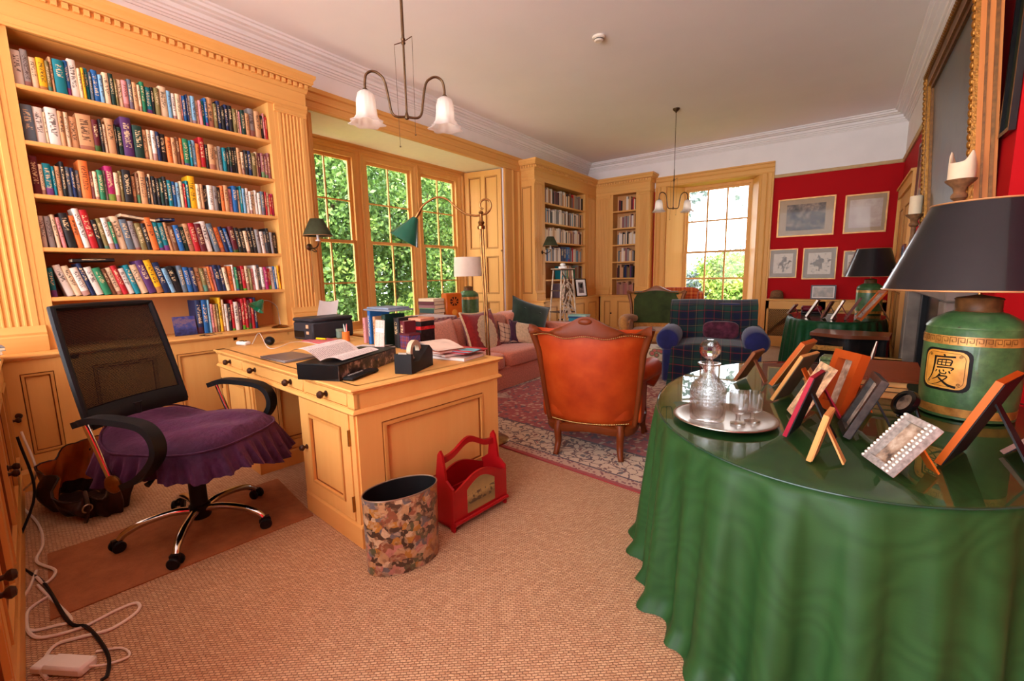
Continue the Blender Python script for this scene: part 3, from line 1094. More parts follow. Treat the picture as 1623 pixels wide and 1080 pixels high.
# ------------------------------------------------------------------ partners' desk
DZ = .81
DR = math.radians(-4.8)
DW, DD = 2.04, 1.05
dB = Vector((-1.773, 1.146, 0))
dx = Vector((math.cos(DR), math.sin(DR), 0))
dy = Vector((-math.sin(DR), math.cos(DR), 0))
dA = dB - dx * DW
desk = thing('partners_desk', 'large panelled pine pedestal desk with dark knobs', 'desk', dA, DR)
rim = [(-.06, DZ - .028), (-.006, DZ - .028), (.0, DZ - .02), (-.004, DZ - .014), (.010, DZ - .012), (.016, DZ - .006), (.010, DZ), (-.06, DZ)]
loop = [(.02, .02), (DW - .02, .02), (DW - .02, DD - .02), (.02, DD - .02), (.02, .02)]
mb = MB().sweep(rim, loop).box(.07, DW - .07, .07, DD - .07, DZ - .028, DZ)
mb.build('desk_top', PX_, desk, ang=20)
mb = MB().box(.03, DW - .03, .045, DD - .03, .70, DZ - .028)
mb.sweep([(-.02, .682), (.012, .682), (.018, .69), (.012, .70), (.004, .706), (-.02, .706)], [(.03, .03), (DW - .03, .03), (DW - .03, DD - .03), (.03, DD - .03), (.03, .03)])
mb.box(.03, .09, .03, .06, .70, DZ - .028).box(.545, .57, .03, .06, .70, DZ - .028).box(1.48, 1.51, .03, .06, .70, DZ - .028).box(DW - .09, DW - .03, .03, .06, .70, DZ - .028)
mb.box(.03, DW - .03, .03, .06, .70, .712)
mb.build('frieze', PX_, desk, ang=20)
for (a, b, ks) in ((.093, .542, (.32,)), (.573, 1.477, (.79, 1.33)), (1.513, DW - .093, (1.75,))):
    dr = MB().bbox(a, b, .026, .06, .715, DZ - .032, .004).build('drawer', PX_, desk)
    for k in ks:
        shared('knob', KNOB, dr, (k, .026, .748), sc=(1.15, 1.15, 1.15))
for (a, b, side) in ((.03, .70, 0), (1.39, DW - .03, 1)):
    pd = MB().box(a + .015, b - .015, .045, DD - .045, 0, .684).build('pedestal', PZ_, desk)
    MB().sweep([(-.02, 0), (.014, 0), (.014, .105), (.008, .118), (-.002, .125), (-.02, .125)], [(a + .015, .04), (b - .015, .04), (b - .015, DD - .04), (a + .015, DD - .04), (a + .015, .04)]).build('plinth', PX_, pd, ang=20)
    for sa in (a + .015, b - .055):
        MB().box(sa, sa + .04, .03, .046, .12, .684).build('front_stile', PZ_, pd)
    kn = (b - .09, .40) if side == 0 else (a + .085, .40)
    dd = panel_door(desk, a + .057, b - .057, .13, .676, .024, knob=kn, st=.075)
    hx = b - .06 if side else a + .054
    for hzz in (.52, .18):
        MB().box(hx, hx + .006, .016, .03, hzz, hzz + .08).build('hinge', BRASS, dd)
    # framed ends
    for sx in (0, 1):
        X = (b - .015) if sx else (a + .015)
        o = .014 if sx else -.014
        xx = sorted((X, X + o))
        y0, y1, z0, z1 = .04, DD - .04, .125, .684
        MB().box(xx[0], xx[1], y0, y0 + .13, z0, z1).box(xx[0], xx[1], y1 - .13, y1, z0, z1).box(xx[0], xx[1], y0 + .13, y1 - .13, z0, z0 + .06).box(xx[0], xx[1], y0 + .13, y1 - .13, z1 - .07, z1).build('end_frame', PZ_, pd)
        g = .022
        a2, b2, c2, e2 = y0 + .13, y1 - .13, z0 + .06, z1 - .07
        mx = sorted((X, X + o * 1.4))
        mould(lambda m_, y0_, y1_, z0_, z1_, q0, q1: m_.box(min(X + q0, X + q1), max(X + q0, X + q1), y0_, y1_, z0_, z1_), a2, b2, c2, e2, .03, 0, o * 1.4).build('panel_moulding', GLAZEZ, pd)
MB().box(.70, 1.39, DD * .55, DD * .55 + .02, .25, .684).build('modesty_panel', PX_, desk)


def on_desk(px, py):
    return AZ(px, py, DZ + .0015)


def boxthing(name, label, cat, mats, p, rz, dims, parts=None, b=.004, group=None):
    """one chamfered block, centred on p, as a thing with named parts"""
    t = thing(name, label, cat, p, rz, group)
    MB().bbox(-dims[0] / 2, dims[0] / 2, -dims[1] / 2, dims[1] / 2, 0, dims[2], b).build('body', mats, t)
    return t


# laptop
t = thing('laptop', 'closed silver grey laptop on the desk', 'laptop', on_desk(458, 568), DR + .08)
ALU = plain('aluminium_grey', (150, 146, 148), .35, .8, var=.05)
MB().bbox(-.16, .16, -.11, .11, 0, .009, .003).build('base', ALU, t)
MB().bbox(-.16, .16, -.11, .11, .010, .016, .003).build('lid', ALU, t)
MB().ball((0, .0, .0163), .014, 10, 6, (1, 1, .04)).build('emblem', SILVER, t)
# black box file with a marbled side and an open booklet on it
q0, q1, q2 = on_desk(538, 605), on_desk(486, 592), on_desk(628, 572)
ux = (q0 - q1)
vy = (q2 - q0)
brz = math.atan2(vy.y, vy.x) - PI / 2
t = thing('box_file', 'black box file with a marbled side on the desk', 'box file', q0, brz)


def mk_marbled():
    s = NT('marbled_black')
    n = s.noise(s.coord('Object'), 22, 8, .7)
    s.pr(base=s.ramp(n.outputs[0], [(.42, lin((30, 24, 22))), (.54, lin((78, 58, 48))), (.62, lin((170, 146, 128)))]), rough=.3)
    return s.m


bw, bd, bh = ux.length * .74, vy.length, .085
MB().box(-bw, -.003, 0, bd, 0, bh - .008).build('body', BLACKG, t)
MB().box(-.003, 0, 0, bd, 0, bh - .008).build('marbled_side', mk_marbled(), t)
MB().bbox(-bw - .003, .003, -.003, bd + .003, bh - .008, bh, .003).build('lid', BLACKP, t)
MB().lathe([(0, .012), (.008, .01), (.008, 0)], 10, M=Matrix.Translation((0, bd * .62, bh * .55)) @ Matrix.Rotation(PI / 2, 4, 'Y')).build('button_catch', SILVER, t)


def mk_print(name, cols=2, rot=0, ground=(230, 222, 216), ink=(150, 140, 140)):
    s = NT(name)
    x, y, z = s.xyz(s.coord('Generated', rot=(0, 0, rot)))[:3]
    ln = s.math('LESS_THAN', s.math('FRACT', s.math('MULTIPLY', y, 26)), .5)
    wd = s.math('GREATER_THAN', s.noise(s.coord('Generated', (60, 26, 1)), 1.0, 1).outputs[0], .42)
    inx = s.math('LESS_THAN', s.math('ABSOLUTE', s.math('SUBTRACT', s.math('FRACT', s.math('MULTIPLY', x, cols)), .5)), .4)
    iny = s.math('LESS_THAN', s.math('ABSOLUTE', s.math('SUBTRACT', y, .5)), .42)
    k = s.math('MULTIPLY', s.math('MULTIPLY', ln, wd), s.math('MULTIPLY', inx, iny))
    s.pr(base=s.mix(s.math('MULTIPLY', k, .7), lin(ground), lin(ink)), rough=.8)
    return s.m


PRINT = mk_print('printed_page')
bk = thing('booklet', 'open printed booklet curling on the black box file', 'booklet', q0 + Vector((0, 0, bh + .001)), brz)


def leaf(u, v, s_):
    x = -.02 - bw * .5 - s_ * u * bw * .62
    z = .004 + (.065 * math.sin(u * 2.2) if s_ > 0 else .018 * math.sin(u * 3.0))
    return (x, .05 + v * bd * .62 - u * s_ * .03, z)


for s_, nm in ((1, 'raised_page'), (-1, 'flat_page')):
    MB().grid(lambda u, v, s_=s_: leaf(u, v, s_ if s_ > 0 else -.75), 12, 6).build(nm, PRINT, bk)
# telephone-like strip of keys beside the box
t = thing('calculator', 'slim black keypad lying in front of the box file', 'calculator', (on_desk(546, 604) + on_desk(598, 589)) / 2, brz)
L_ = (on_desk(546, 604) - on_desk(598, 589)).length
MB().bbox(-.032, .032, -L_ / 2, L_ / 2, 0, .02, .006).build('case', BLACKP, t)
KEY = MB().bbox(-.006, .006, -.004, .004, 0, .005, .001).mesh('key', plain('key_grey', (150, 146, 140), .5))
for i in range(8):
    shared('key', KEY, t, (-.012, -L_ / 2 + .03 + i * .016, .02))
# tape dispenser
p = (on_desk(632, 594) + on_desk(684, 581)) / 2 + Vector((-.03, .02, 0))
t = thing('tape_dispenser', 'black desk tape dispenser with a white roll', 'tape dispenser', p, brz)
t.scale = (1.25, 1.3, 1.25)
MB().prism([(-.10, 0), (.10, 0), (.10, .075), (.07, .10), (.04, .085), (-.035, .045), (-.075, .05), (-.085, .085), (-.10, .085)], -.04, .04, 'yz').build('body', BLACKP, t)
MB().lathe([(.03, -.01), (.05, -.01), (.05, .01), (.03, .01), (.03, -.01)], 24, M=Matrix.Translation((0, 0, .082)) @ Matrix.Rotation(PI / 2, 4, 'Y'), closed=True).build('tape_roll', plain('tape_cream', (208, 190, 160), .4), t)
MB().box(-.02, .02, -.1, -.095, .085, .092).build('cutter', SILVER, t)
# printer
pr0, pr1, pr2 = on_desk(466, 538), on_desk(486, 536), on_desk(552, 528)
t = thing('printer', 'dark grey inkjet printer on the desk by the window', 'printer', Vector((-3.67, 2.16, DZ + .0015)), PI / 2 + .04)
PRN = plain('printer_charcoal', (50, 48, 52), .5, var=.08)
MB().bbox(-.20, .20, -.145, .145, .0, .15, .012).build('body', PRN, t)
MB().bbox(-.203, .203, -.148, .148, .152, .185, .012).build('scanner_lid', PRN, t)
MB().box(-.204, -.198, -.02, .125, .02, .075).build('output_slot', BLACKG, t)
MB().bbox(-.205, -.196, -.09, -.055, .10, .13, .002).bbox(-.205, -.196, -.09, -.055, .05, .075, .002).build('control_panel', plain('panel_orange', (214, 170, 130), .4), t)
MB().grid(lambda u, v: (.0 + .20 * u + .08 * v, .10 + .06 * v, .17 + .15 * v - .02 * math.sin(u * 3)), 6, 6).build('paper_in_tray', PAPER, t)
# charger, case, cables
t = thing('extension_block', 'small white charger block on the desk corner', 'charger', on_desk(386, 547), DR + .3)
MB().bbox(-.055, .055, -.028, .028, 0, .03, .008).build('body', WHITEP, t)
MB().box(-.03, -.01, -.012, .012, .03, .034).box(.012, .032, -.012, .012, .03, .034).build('sockets', BLACKG, t)
t = thing('glasses_case', 'black soft case on the desk behind the charger', 'case', on_desk(428, 547), DR - .2)
MB().ball((0, 0, .034), .06, 14, 8, (1, .6, .57)).build('pouch', BLACKP, t)
MB().tube([(-.05, -.02, .045), (0, -.034, .05), (.05, -.02, .045)], .003, 6).build('zip', BRONZE, t)
WCAB = plain('white_cable', (222, 206, 190), .5, var=.04)
pts = [on_desk(*q) + Vector((0, 0, .003 + .03 * k)) for q, k in (((400, 548), .3), ((412, 541), 2.2), ((424, 552), .2), ((440, 552), 0), ((462, 546), .4), ((485, 543), 0), ((505, 547), 0))]
tag(MB().tube(spline(pts, 6), .003, 6).build('phone_cable', WCAB), 'thin white cable looping from the charger over the desk', 'cable')
# stationery
t = thing('file_folder', 'pink file folder on the desk beside the printer', 'folder', on_desk(512, 541), DR + .1)
MB().bbox(-.15, .15, -.1, .1, 0, .006, .002).build('cover', plain('pink_card', (200, 84, 92), .6), t)
MB().box(-.145, .145, -.095, .095, .0065, .010).build('sheets', plain('pink_sheet', (206, 116, 116), .8), t)
t = thing('highlighter_pen', 'yellow highlighter pen on the pink folder', 'pen', on_desk(509, 541) + Vector((0, 0, .012)), DR + .2)
MB().tube([(-.055, 0, .008), (.03, 0, .008), (.055, 0, .008)], [.008, .008, .006], 10).build('barrel', plain('yellow_plastic', (232, 196, 30), .4), t)
MB().tube([(.03, 0, .008), (.06, 0, .008)], .0086, 10).build('cap', plain('yellow_dark', (206, 170, 20), .4), t)
t = thing('desk_papers', 'pale printed sheets lying behind the booklet on the desk', 'papers', on_desk(585, 553), DR + .3)
MB().bbox(-.16, .16, -.11, .11, 0, .008, .002).build('sheets', mk_print('printed_sheet'), t)
MB().grid(lambda u, v: (-.14 + .28 * u, -.1 + .2 * v, .010 + .012 * u * u), 6, 4).build('curled_sheet', mk_print('printed_sheet_2', 3), t)
# pot of pens
t = thing('pen_pot', 'orange pen pot with pens in front of the desk books', 'pen pot', on_desk(549, 541), 0)
MB().lathe([(.026, 0), (.03, .002), (.03, .08), (.026, .08), (.026, .006), (0, .006)], 16).build('pot', plain('orange_card', (216, 120, 50), .6), t)
for k, (c, a) in enumerate((((210, 210, 215), .3), ((36, 130, 120), -.2), ((200, 60, 50), .1), ((230, 225, 215), -.4))):
    M = Matrix.Translation((.008 * (k - 1.5), .006 * (-1) ** k, .01)) @ Matrix.Rotation(a * .5, 4, 'Y')
    MB().tube([(0, 0, 0), (0, 0, .12), (0, 0, .135)], [.004, .004, .001], 8, M).build('pen', plain('pen_%d' % k, c, .4), t)
t = thing('note_tin', 'small grey green tin on the desk beside the printer', 'tin', on_desk(540, 536), .1)
MB().lathe([(.03, 0), (.034, .004), (.034, .07), (.032, .076)], 18).build('tin', plain('tin_green', (110, 124, 108), .5), t)
MB().lathe([(.0345, .06), (.036, .062), (.036, .08), (0, .082)], 18).build('lid', plain('tin_green_lid', (128, 140, 120), .5), t)
# upright desk books and boxes
for k, (px, wd, h, col, lab) in enumerate(((557, .03, .2, 'P', 'pink ring binder standing on the desk beside the pen pot'), (565, .035, .26, 'B', 'blue book standing on the desk beside the pink binder'),
                                           (573, .03, .22, 'T', 'tan notebook standing on the desk beside the blue book'), (587, .045, .24, 'D', 'dark green lever arch file standing on the desk'),
                                           (606, .06, .22, 'K', 'black and red paperback standing on the desk'), (616, .05, .2, 'M', 'maroon book standing on the desk end'))):
    o = put_book(col, 0, wd, h, .18, 0, DZ + .002, 0, (0, 0), DR, lab, 'books standing on the desk')
    pp = AZ(px, 548 + k * 2, DZ)
    o.location = (pp.x - .03, pp.y + .13, DZ + .002)
t = thing('calendar_card', 'cream printed calendar card leaning on the desk books', 'card', AZ(590, 556, DZ) + Vector((0, .06, .002)), DR + .1)
MB().bbox(-.05, .05, 0, .004, 0, .21, .001, Matrix.Rotation(-.1, 4, 'X')).build('card', mk_print('calendar_print', 3, ground=(226, 206, 190), ink=(170, 70, 80)), t)
MB().box(-.045, .045, .012, .016, 0, .15).build('back_flap', PAPER, t)
t = thing('book_stack_tray', 'grey document tray on top of the desk books', 'tray', AZ(590, 556, DZ) + Vector((-.05, .2, .272)), DR + .05)
MB().bbox(-.16, .16, -.11, .11, 0, .012, .003).build('board', plain('tray_grey', (126, 134, 144), .5), t)
MB().bbox(-.14, .12, -.09, .1, .013, .026, .002).build('papers', plain('blue_grey_folder', (128, 140, 158), .5), t)
t = thing('gift_box', 'black patterned box with red lettering band on the desk', 'box', on_desk(630, 556) + Vector((-.03, .24, 0)), DR + .1)
MB().bbox(-.09, .09, -.07, .07, 0, .19, .004).build('box', plain('box_black', (40, 32, 32), .4, var=.6, scale=30), t)
MB().box(-.091, .091, -.071, .071, .13, .155).build('band', plain('box_red', (180, 40, 40), .4, var=.4, scale=60), t)
MB().bbox(-.092, .092, -.072, .072, .191, .215, .004).build('lid', plain('box_lid', (206, 140, 110), .5), t)
t = thing('plaid_box', 'small purple plaid box on the desk', 'box', on_desk(640, 556) + Vector((-.02, .08, 0)), DR)
MB().bbox(-.055, .055, -.05, .05, 0, .1, .003).build('box', tartan('purple_plaid', (96, 44, 60), [(.2, .2, (60, 60, 120), 1), (.6, .15, (150, 60, 60), 1)], 22), t)
MB().bbox(-.057, .057, -.052, .052, .1, .115, .003).build('lid', plain('maroon_card', (96, 40, 46), .5), t)
# folders at the right hand end
base = on_desk(722, 566)
lay = [((.0, .0, 0), .30, .22, .02, (196, 176, 160), 'cream ring binder at the right end of the desk', .2), ((-.06, -.02, .021), .26, .2, .018, (150, 120, 108), 'brown folder in the pile at the right end of the desk', -.1),
       ((-.02, .03, .04), .34, .24, .006, (176, 40, 50), 'crimson folder on the pile at the right end of the desk', .12), ((-.10, -.05, .047), .30, .22, .012, (192, 120, 96), 'tan envelope on the pile at the right end of the desk', .0)]
for (off, a, b, h, c, lab, r_) in lay:
    t = thing('document_folder', lab, 'folder', base + Vector(off), DR + r_, 'folders piled on the desk')
    MB().box(-a / 2, a / 2, -b / 2, b / 2, 0, .0015).box(-a / 2, a / 2, -b / 2, b / 2, h - .0015, h).box(-a / 2, -a / 2 + .002, -b / 2, b / 2, 0, h).build('cover', plain('card_' + lab.split()[0], c, .6), t)
    MB().box(-a / 2 + .004, a / 2 - .006, -b / 2 + .004, b / 2 - .006, .002, h - .002).build('sheets', PAPER, t)
t = thing('letter_sheets', 'white curled letter on top of the desk folders', 'paper', base + Vector((-.12, -.03, .062)), DR - .1)
MB().grid(lambda u, v: (-.19 + .36 * u, -.1 + .2 * v, .012 * math.sin(u * 5) + .03 * u * (1 - u) + .004), 12, 5).build('sheet', PAPER, t)
MB().grid(lambda u, v: (-.15 + .32 * u, -.12 + .2 * v, .018 + .02 * math.sin(u * 4)), 12, 5).build('second_sheet', plain('paper_warm', (222, 196, 176), .8), t)
t = thing('brochure', 'turquoise and red brochure on the desk folders', 'brochure', base + Vector((.06, .0, .048)), DR + .25)
MB().bbox(-.1, .1, -.07, .07, 0, .004, .001).build('cover', plain('brochure_cover', (96, 168, 184), .4, var=.5, scale=16), t)
MB().box(-.1, .1, -.07, -.03, .0041, .0052).build('band', plain('brochure_band', (196, 40, 56), .4), t)

# ------------------------------------------------------------------ green desk lamp on the ledge of the large bookcase
p = AX(440, 524, XB + .12)
lz = ZC + .001
t = thing('desk_lamp', 'small desk lamp with a green glass shade on the bookcase ledge', 'lamp', (XB + .10, L0[1] + 1.83, lz), PI / 2)
MB().lathe([(.07, 0), (.075, .006), (.06, .016), (.02, .022), (.012, .03)], 20).build('base', BRASS, t)
MB().tube(spline([(0, 0, .02), (.0, .01, .1), (-.02, .0, .2), (-.09, 0, .255), (-.14, 0, .25)], 5), .005, 8).build('arm', SILVER, t)
MB().lathe([(.012, .0), (.02, -.01), (.035, -.04), (.075, -.10), (.072, -.10), (.03, -.035), (.0, -.004)], 20, M=Matrix.Translation((-.135, 0, .265)) @ Matrix.Rotation(.75, 4, 'Y')).build('shade', plain('green_glass_shade', (10, 92, 58), .12, var=.1, coat=.6), t)
t = thing('spectacles', 'black spectacles lying on the bookcase ledge', 'spectacles', (XB + .15, L0[1] + 1.17, ZC + .002), .4)
MB().tube([(.0 + .02 * math.cos(a), .02 * math.sin(a), .004) for a in [2 * PI * i / 12 for i in range(13)]], .002, 6).tube([(.05 + .02 * math.cos(a), .02 * math.sin(a), .004) for a in [2 * PI * i / 12 for i in range(13)]], .002, 6).tube([(.02, 0, .004), (.03, 0, .008)], .002, 6).build('frame', BLACKG, t)
MB().tube([(-.02, 0, .004), (-.02, .1, .008), (-.015, .13, .004)], .002, 6).tube([(.07, 0, .004), (.07, .1, .008), (.065, .13, .004)], .002, 6).build('temples', BLACKG, t)

# ------------------------------------------------------------------ office chair with a purple velvet cover
CHC = (-2.69, .79)
ch = thing('office_chair', 'black mesh office chair on a chrome star base', 'chair', (*CHC, 0), math.radians(28))
for k in range(5):
    a = math.radians(36 + 72 * k - 28)
    c, s_ = math.cos(a), math.sin(a)
    pts = [(.03 * c, .03 * s_, .115), (.12 * c, .12 * s_, .13), (.24 * c, .24 * s_, .115), (.31 * c, .31 * s_, .085), (.335 * c, .335 * s_, .06)]
    lg = MB().tube(spline(pts, 4), [.02] * 4 + [.018] * 8 + [.016] * 5, 10).build('leg', CHROME, ch)
    M = Matrix.Translation((.345 * c, .345 * s_, .03)) @ Matrix.Rotation(a + .6 + k, 4, 'Z')
    for yy in (-.022, .022):
        MB().lathe([(0, -.009), (.024, -.009), (.029, -.004), (.029, .004), (.024, .009), (0, .009)], 16, M=M @ Matrix.Translation((0, yy, 0)) @ Matrix.Rotation(PI / 2, 4, 'X')).build('castor_wheel', BLACKP, lg)
    MB().box(-.02, .02, -.012, .012, 0, .035, M).build('castor_fork', BLACKP, lg)
MB().lathe([(.045, .07), (.05, .08), (.05, .14), (.04, .15), (.04, .30), (.03, .305), (.024, .31), (.024, .40)], 20).build('gas_column', BLACKP, ch)
MB().bbox(-.12, .10, -.09, .09, .39, .44, .01).build('tilt_mechanism', BLACKP, ch)
MB().tube([(0, -.08, .415), (.02, -.24, .40), (.02, -.28, .385)], [.006, .006, .014], 8).build('height_lever', BLACKP, ch)
MB().bbox(-.26, .25, -.25, .25, .45, .53, .03).build('seat', fabric('black_fabric', (26, 24, 26)), ch)


def mk_mesh():
    s = NT('black_mesh_fabric')
    x, y, z = s.xyz(s.coord('Object'))[:3]
    g1 = s.math('LESS_THAN', s.math('FRACT', s.math('MULTIPLY', y, 260)), .70)
    g2 = s.math('LESS_THAN', s.math('FRACT', s.math('MULTIPLY', z, 260)), .74)
    k = s.math('MAXIMUM', g1, g2)
    s.pr(base=lin((24, 21, 22)), rough=.8, spec=.1, alpha=k)
    return s.m


tilt = math.radians(13)


def backp(u, v, off=0.0):          # u across -1..1, v up 0..1
    y = u * (.262 - .02 * v * v)
    x = -.27 - math.sin(tilt) * v * .58 - .035 * (1 - u * u) + off
    return (x, y, .645 + v * .565)


MB().grid(lambda u, v: backp(2 * u - 1, v), 14, 14).build('mesh_back', mk_mesh(), ch)
lp = [backp(-1, v / 8) for v in range(0, 9)] + [backp(-1 + 2 * u / 10, 1) for u in range(1, 10)] + [backp(1, 1 - v / 8) for v in range(0, 9)]
MB().tube([Vector(p) for p in lp], .016, 8).build('back_frame', BLACKP, ch)
MB().grid(lambda u, v: (lambda q: (q[0] + .012 * math.sin(PI * v), q[1], q[2]))(backp(2 * u - 1, v * .17 - .02, .012)), 10, 6).grid(lambda u, v: backp(2 * u - 1, v * .17 - .02, -.014), 10, 6, flip=True).build('lumbar_bar', BLACKP, ch)
MB().tube(spline([(-.06, 0, .42), (-.26, 0, .41), (-.315, 0, .5), (-.31, 0, .70)], 5), .03, 8).build('back_bar', BLACKP, ch)
for s_ in (-1, 1):
    y = s_ * .365
    ar = MB()
    pr_ = spline([(-.20, y, .70), (-.10, y, .728), (.04, y, .722), (.15, y, .70), (.20, y, .64), (.19, y, .56), (.10, y * .99, .47), (.0, y * .97, .42)], 6)
    ws = [(.012, .02)] + [(.024, .03)] * (len(pr_) - 1)
    vs, fs = [], []
    for i, pnt in enumerate(pr_):
        tdir = (pr_[min(i + 1, len(pr_) - 1)] - pr_[max(i - 1, 0)]).normalized()
        nn = Vector((-tdir.z, 0, tdir.x))
        hw, ht = .03 if i > 2 else .02, .014
        for (aa, bb_) in ((-1, -1), (1, -1), (1, 1), (-1, 1)):
            vs.append(pnt + Vector((0, aa * hw, 0)) + nn * bb_ * ht)
    for i in range(len(pr_) - 1):
        for j in range(4):
            fs.append((i * 4 + j, i * 4 + (j + 1) % 4, (i + 1) * 4 + (j + 1) % 4, (i + 1) * 4 + j))
    fs += [(0, 1, 2, 3), tuple((len(pr_) - 1) * 4 + j for j in (3, 2, 1, 0))]
    ar.add(vs, fs)
    a_ = ar.build('armrest', BLACKP, ch, ang=50)
    MB().tube([(-.15, y, .70), (-.06, y, .44)], .012, 10).build('arm_strut', CHROME, a_)
    MB().lathe([(0, .02), (.03, .018), (.042, .008), (.042, 0)], 20, M=Matrix.Translation((-.05, y, .43)) @ Matrix.Rotation(-s_ * PI / 2, 4, 'X')).build('pivot_cap', BRASS, a_)

# velvet cover: one draped cloth with a gathered frill
VEL = NT('purple_velvet')
vn = VEL.noise(VEL.coord('Object'), 7, 5, .6)
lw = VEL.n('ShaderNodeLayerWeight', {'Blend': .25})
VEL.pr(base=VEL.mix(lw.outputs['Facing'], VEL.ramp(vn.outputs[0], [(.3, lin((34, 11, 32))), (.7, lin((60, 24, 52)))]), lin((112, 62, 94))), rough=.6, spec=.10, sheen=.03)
VEL.bump(VEL.noise(VEL.coord('Object'), 11, 4).outputs[0], .8, .03)
VEL = VEL.m


def rr(a, sx, sy, n=3.2):
    c, s_ = math.cos(a), math.sin(a)
    k = (abs(c) ** n + abs(s_) ** n) ** (-1 / n)
    return k * c * sx, k * s_ * sy


def cover(u, v):
    a = 2 * PI * u
    if v < .62:
        r = v / .62
        x, y = rr(a, .33 * r, .31 * r)
        z = .575 + .03 * (1 - r * r) + .010 * math.sin(9 * x + 4 * y) * r - .035 * max(0, (r - .8) / .2) ** 2 + .03 * math.sin(7 * y - 15 * x + 2 * math.sin(6 * y)) * r * (1 - r) + .012 * math.sin(22 * x + 9 * y) * r * (1 - r)
        if x < -.15:
            z += .10 * ((-x - .15) / .18) ** 1.5
    else:
        k = (v - .62) / .38
        fr = (.018 * math.sin(26 * a + 2 * math.sin(3 * a)) + .010 * math.sin(57 * a + 3 * math.sin(2 * a))) * k
        x, y = rr(a, .33 + .04 * k + fr, .31 + .04 * k + fr)
        x += .04 * k * max(0, math.cos(a))
        zb = .54 + (.10 * min(1, max(0, (-x - .15) / .18)) ** 1.5 if x < -.15 else 0)
        z = zb - (.135 + .035 * math.sin(2 * a + .5) + .02 * math.sin(5 * a)) * k
    return (x + .03, y, z)


t = thing('chair_cover', 'purple velvet frilled cover draped over the office chair seat', 'seat cover', (*CHC, 0), math.radians(28))
MB().grid(cover, 220, 26, wrap=True).build('cloth', VEL, t, ang=180)
MB().tube([Vector(cover(i / 120, .62)) + Vector((0, 0, .004)) for i in range(121)], .005, 6).build('frill_seam', VEL, t)

# ------------------------------------------------------------------ floor mat
mc = [AZ(80, 985, 0), AZ(497, 818, 0), AZ(440, 760, 0), AZ(75, 880, 0)]


def mk_mat():
    s = NT('brown_mat')
    n = s.noise(s.coord('Object'), 9, 6, .7)
    n2 = s.noise(s.coord('Object'), 220, 2)
    s.pr(base=s.mix(s.math('MULTIPLY', n2.outputs[0], .5), s.ramp(n.outputs[0], [(.3, lin((140, 78, 40))), (.7, lin((176, 106, 60)))]), lin((120, 66, 34))), rough=.85)
    s.bump(n2.outputs[0], .4, .003)
    return s.m


o = MB().prism([(p.x, p.y) for p in mc], .0005, .006).build('floor_mat', mk_mat())
tag(o, 'worn brown rectangular mat under the office chair', 'mat')

# ------------------------------------------------------------------ cabinet on the near wall (left edge of the picture)
n0, n1 = AZ(40, 772, 0), AZ(41, 1080, 0)
nd = (n0 - n1)
nrz = math.atan2(nd.y, nd.x) + PI         # local x runs from the far end towards the camera, front faces +y of the room
nc = thing('near_cabinet', 'pine cabinet with knobs at the left edge nearest the camera', 'cabinet', n0 - nd.normalized() * .05, nrz + PI)
# local frame of rz+PI: x runs away from the camera (towards the bookcase), -x towards it; front faces -y after the turn
NL = 3.0
for o in (nc,):
    o.rotation_euler = (0, 0, math.atan2(-nd.y, -nd.x))
    # +x towards the camera, +y is left of travel = into the room
MB().box(0, NL, -.35, -.02, 0, .84).build('carcass', PZ_, nc)
MB().sweep([(-.02, 0), (.012, 0), (.012, .115), (.006, .13), (-.02, .135)], [(NL, -.012), (0, -.012)]).build('plinth', PX_, nc, ang=20)
MB().sweep([(-.02, .84), (.0, .84), (.008, .85), (.02, .856), (.024, .868), (.018, .877), (-.02, .877)], [(NL, -.01), (0, -.01)]).box(0, NL, -.35, -.01, .841, .876).build('top', PX_, nc, ang=20)
for k in range(5):
    a, b = .06 + k * .58, .06 + k * .58 + .55
    d = MB().box(a, a + .07, -.02, 0, .16, .82).box(b - .07, b, -.02, 0, .16, .82).box(a + .07, b - .07, -.02, 0, .16, .24).box(a + .07, b - .07, -.02, 0, .74, .82).build('door', PZ_, nc)
    mould(lambda m_, x0_, x1_, z0_, z1_, q0, q1: m_.box(x0_, x1_, -.02 + q0, -.02 + q1, z0_, z1_), a + .07, b - .07, .24, .74, .024, 0, .026).build('panel_moulding', GLAZEZ, d)
    shared('knob', KNOB, d, ((b - .04) if k % 2 else (a + .04), 0, .48), (0, 0, PI))
for k, (c, h) in enumerate((('M', .03), ('W', .025), ('S', .02))):
    o = MB().box(0, .2, 0, .14, 0, .003).box(0, .2, 0, .14, h - .003, h).box(0, .004, 0, .14, 0, h).mat(1).box(.004, .197, .003, .137, .003, h - .003).build('book', [BOOKM[c], PAGES])
    o.location = n0 + Vector((.06 + .01 * k, -.16 + .012 * k, .879 + (0, .031, .057)[k]))
    tag(o, '%s book lying on the near cabinet, %s of the pile' % (PAL[c][0], ('bottom', 'middle', 'top')[k]), 'book', 'books on the near cabinet')

# ------------------------------------------------------------------ leather bag
LEA = plain('dark_brown_leather', (52, 34, 26), .35, var=.35, scale=14, bump=.5, bscale=40)
LIN_ = plain('tan_suede_lining', (168, 84, 30), .85, var=.25, scale=10)
bag = thing('leather_bag', 'slumped dark leather bag with tan lining beside the cabinet', 'bag', (-3.58, .49, 0), math.radians(14))


def bagf(u, v, ins=0.0):
    a = 2 * PI * u
    fold = .035 * math.sin(7 * a + 4 * v) * v + .02 * math.sin(13 * a)
    sx, sy = .31 - .06 * v, .12 + .03 * math.sin(PI * v) + .04 * v
    x = (sx + fold - ins) * math.cos(a)
    y = (sy + fold * .8 - ins) * math.sin(a)
    top = .235 - .10 * math.cos(a + .5) + .035 * math.sin(3 * a + 1) + .02 * math.sin(7 * a)
    return (x + .05 * v, y, .004 + v * top)


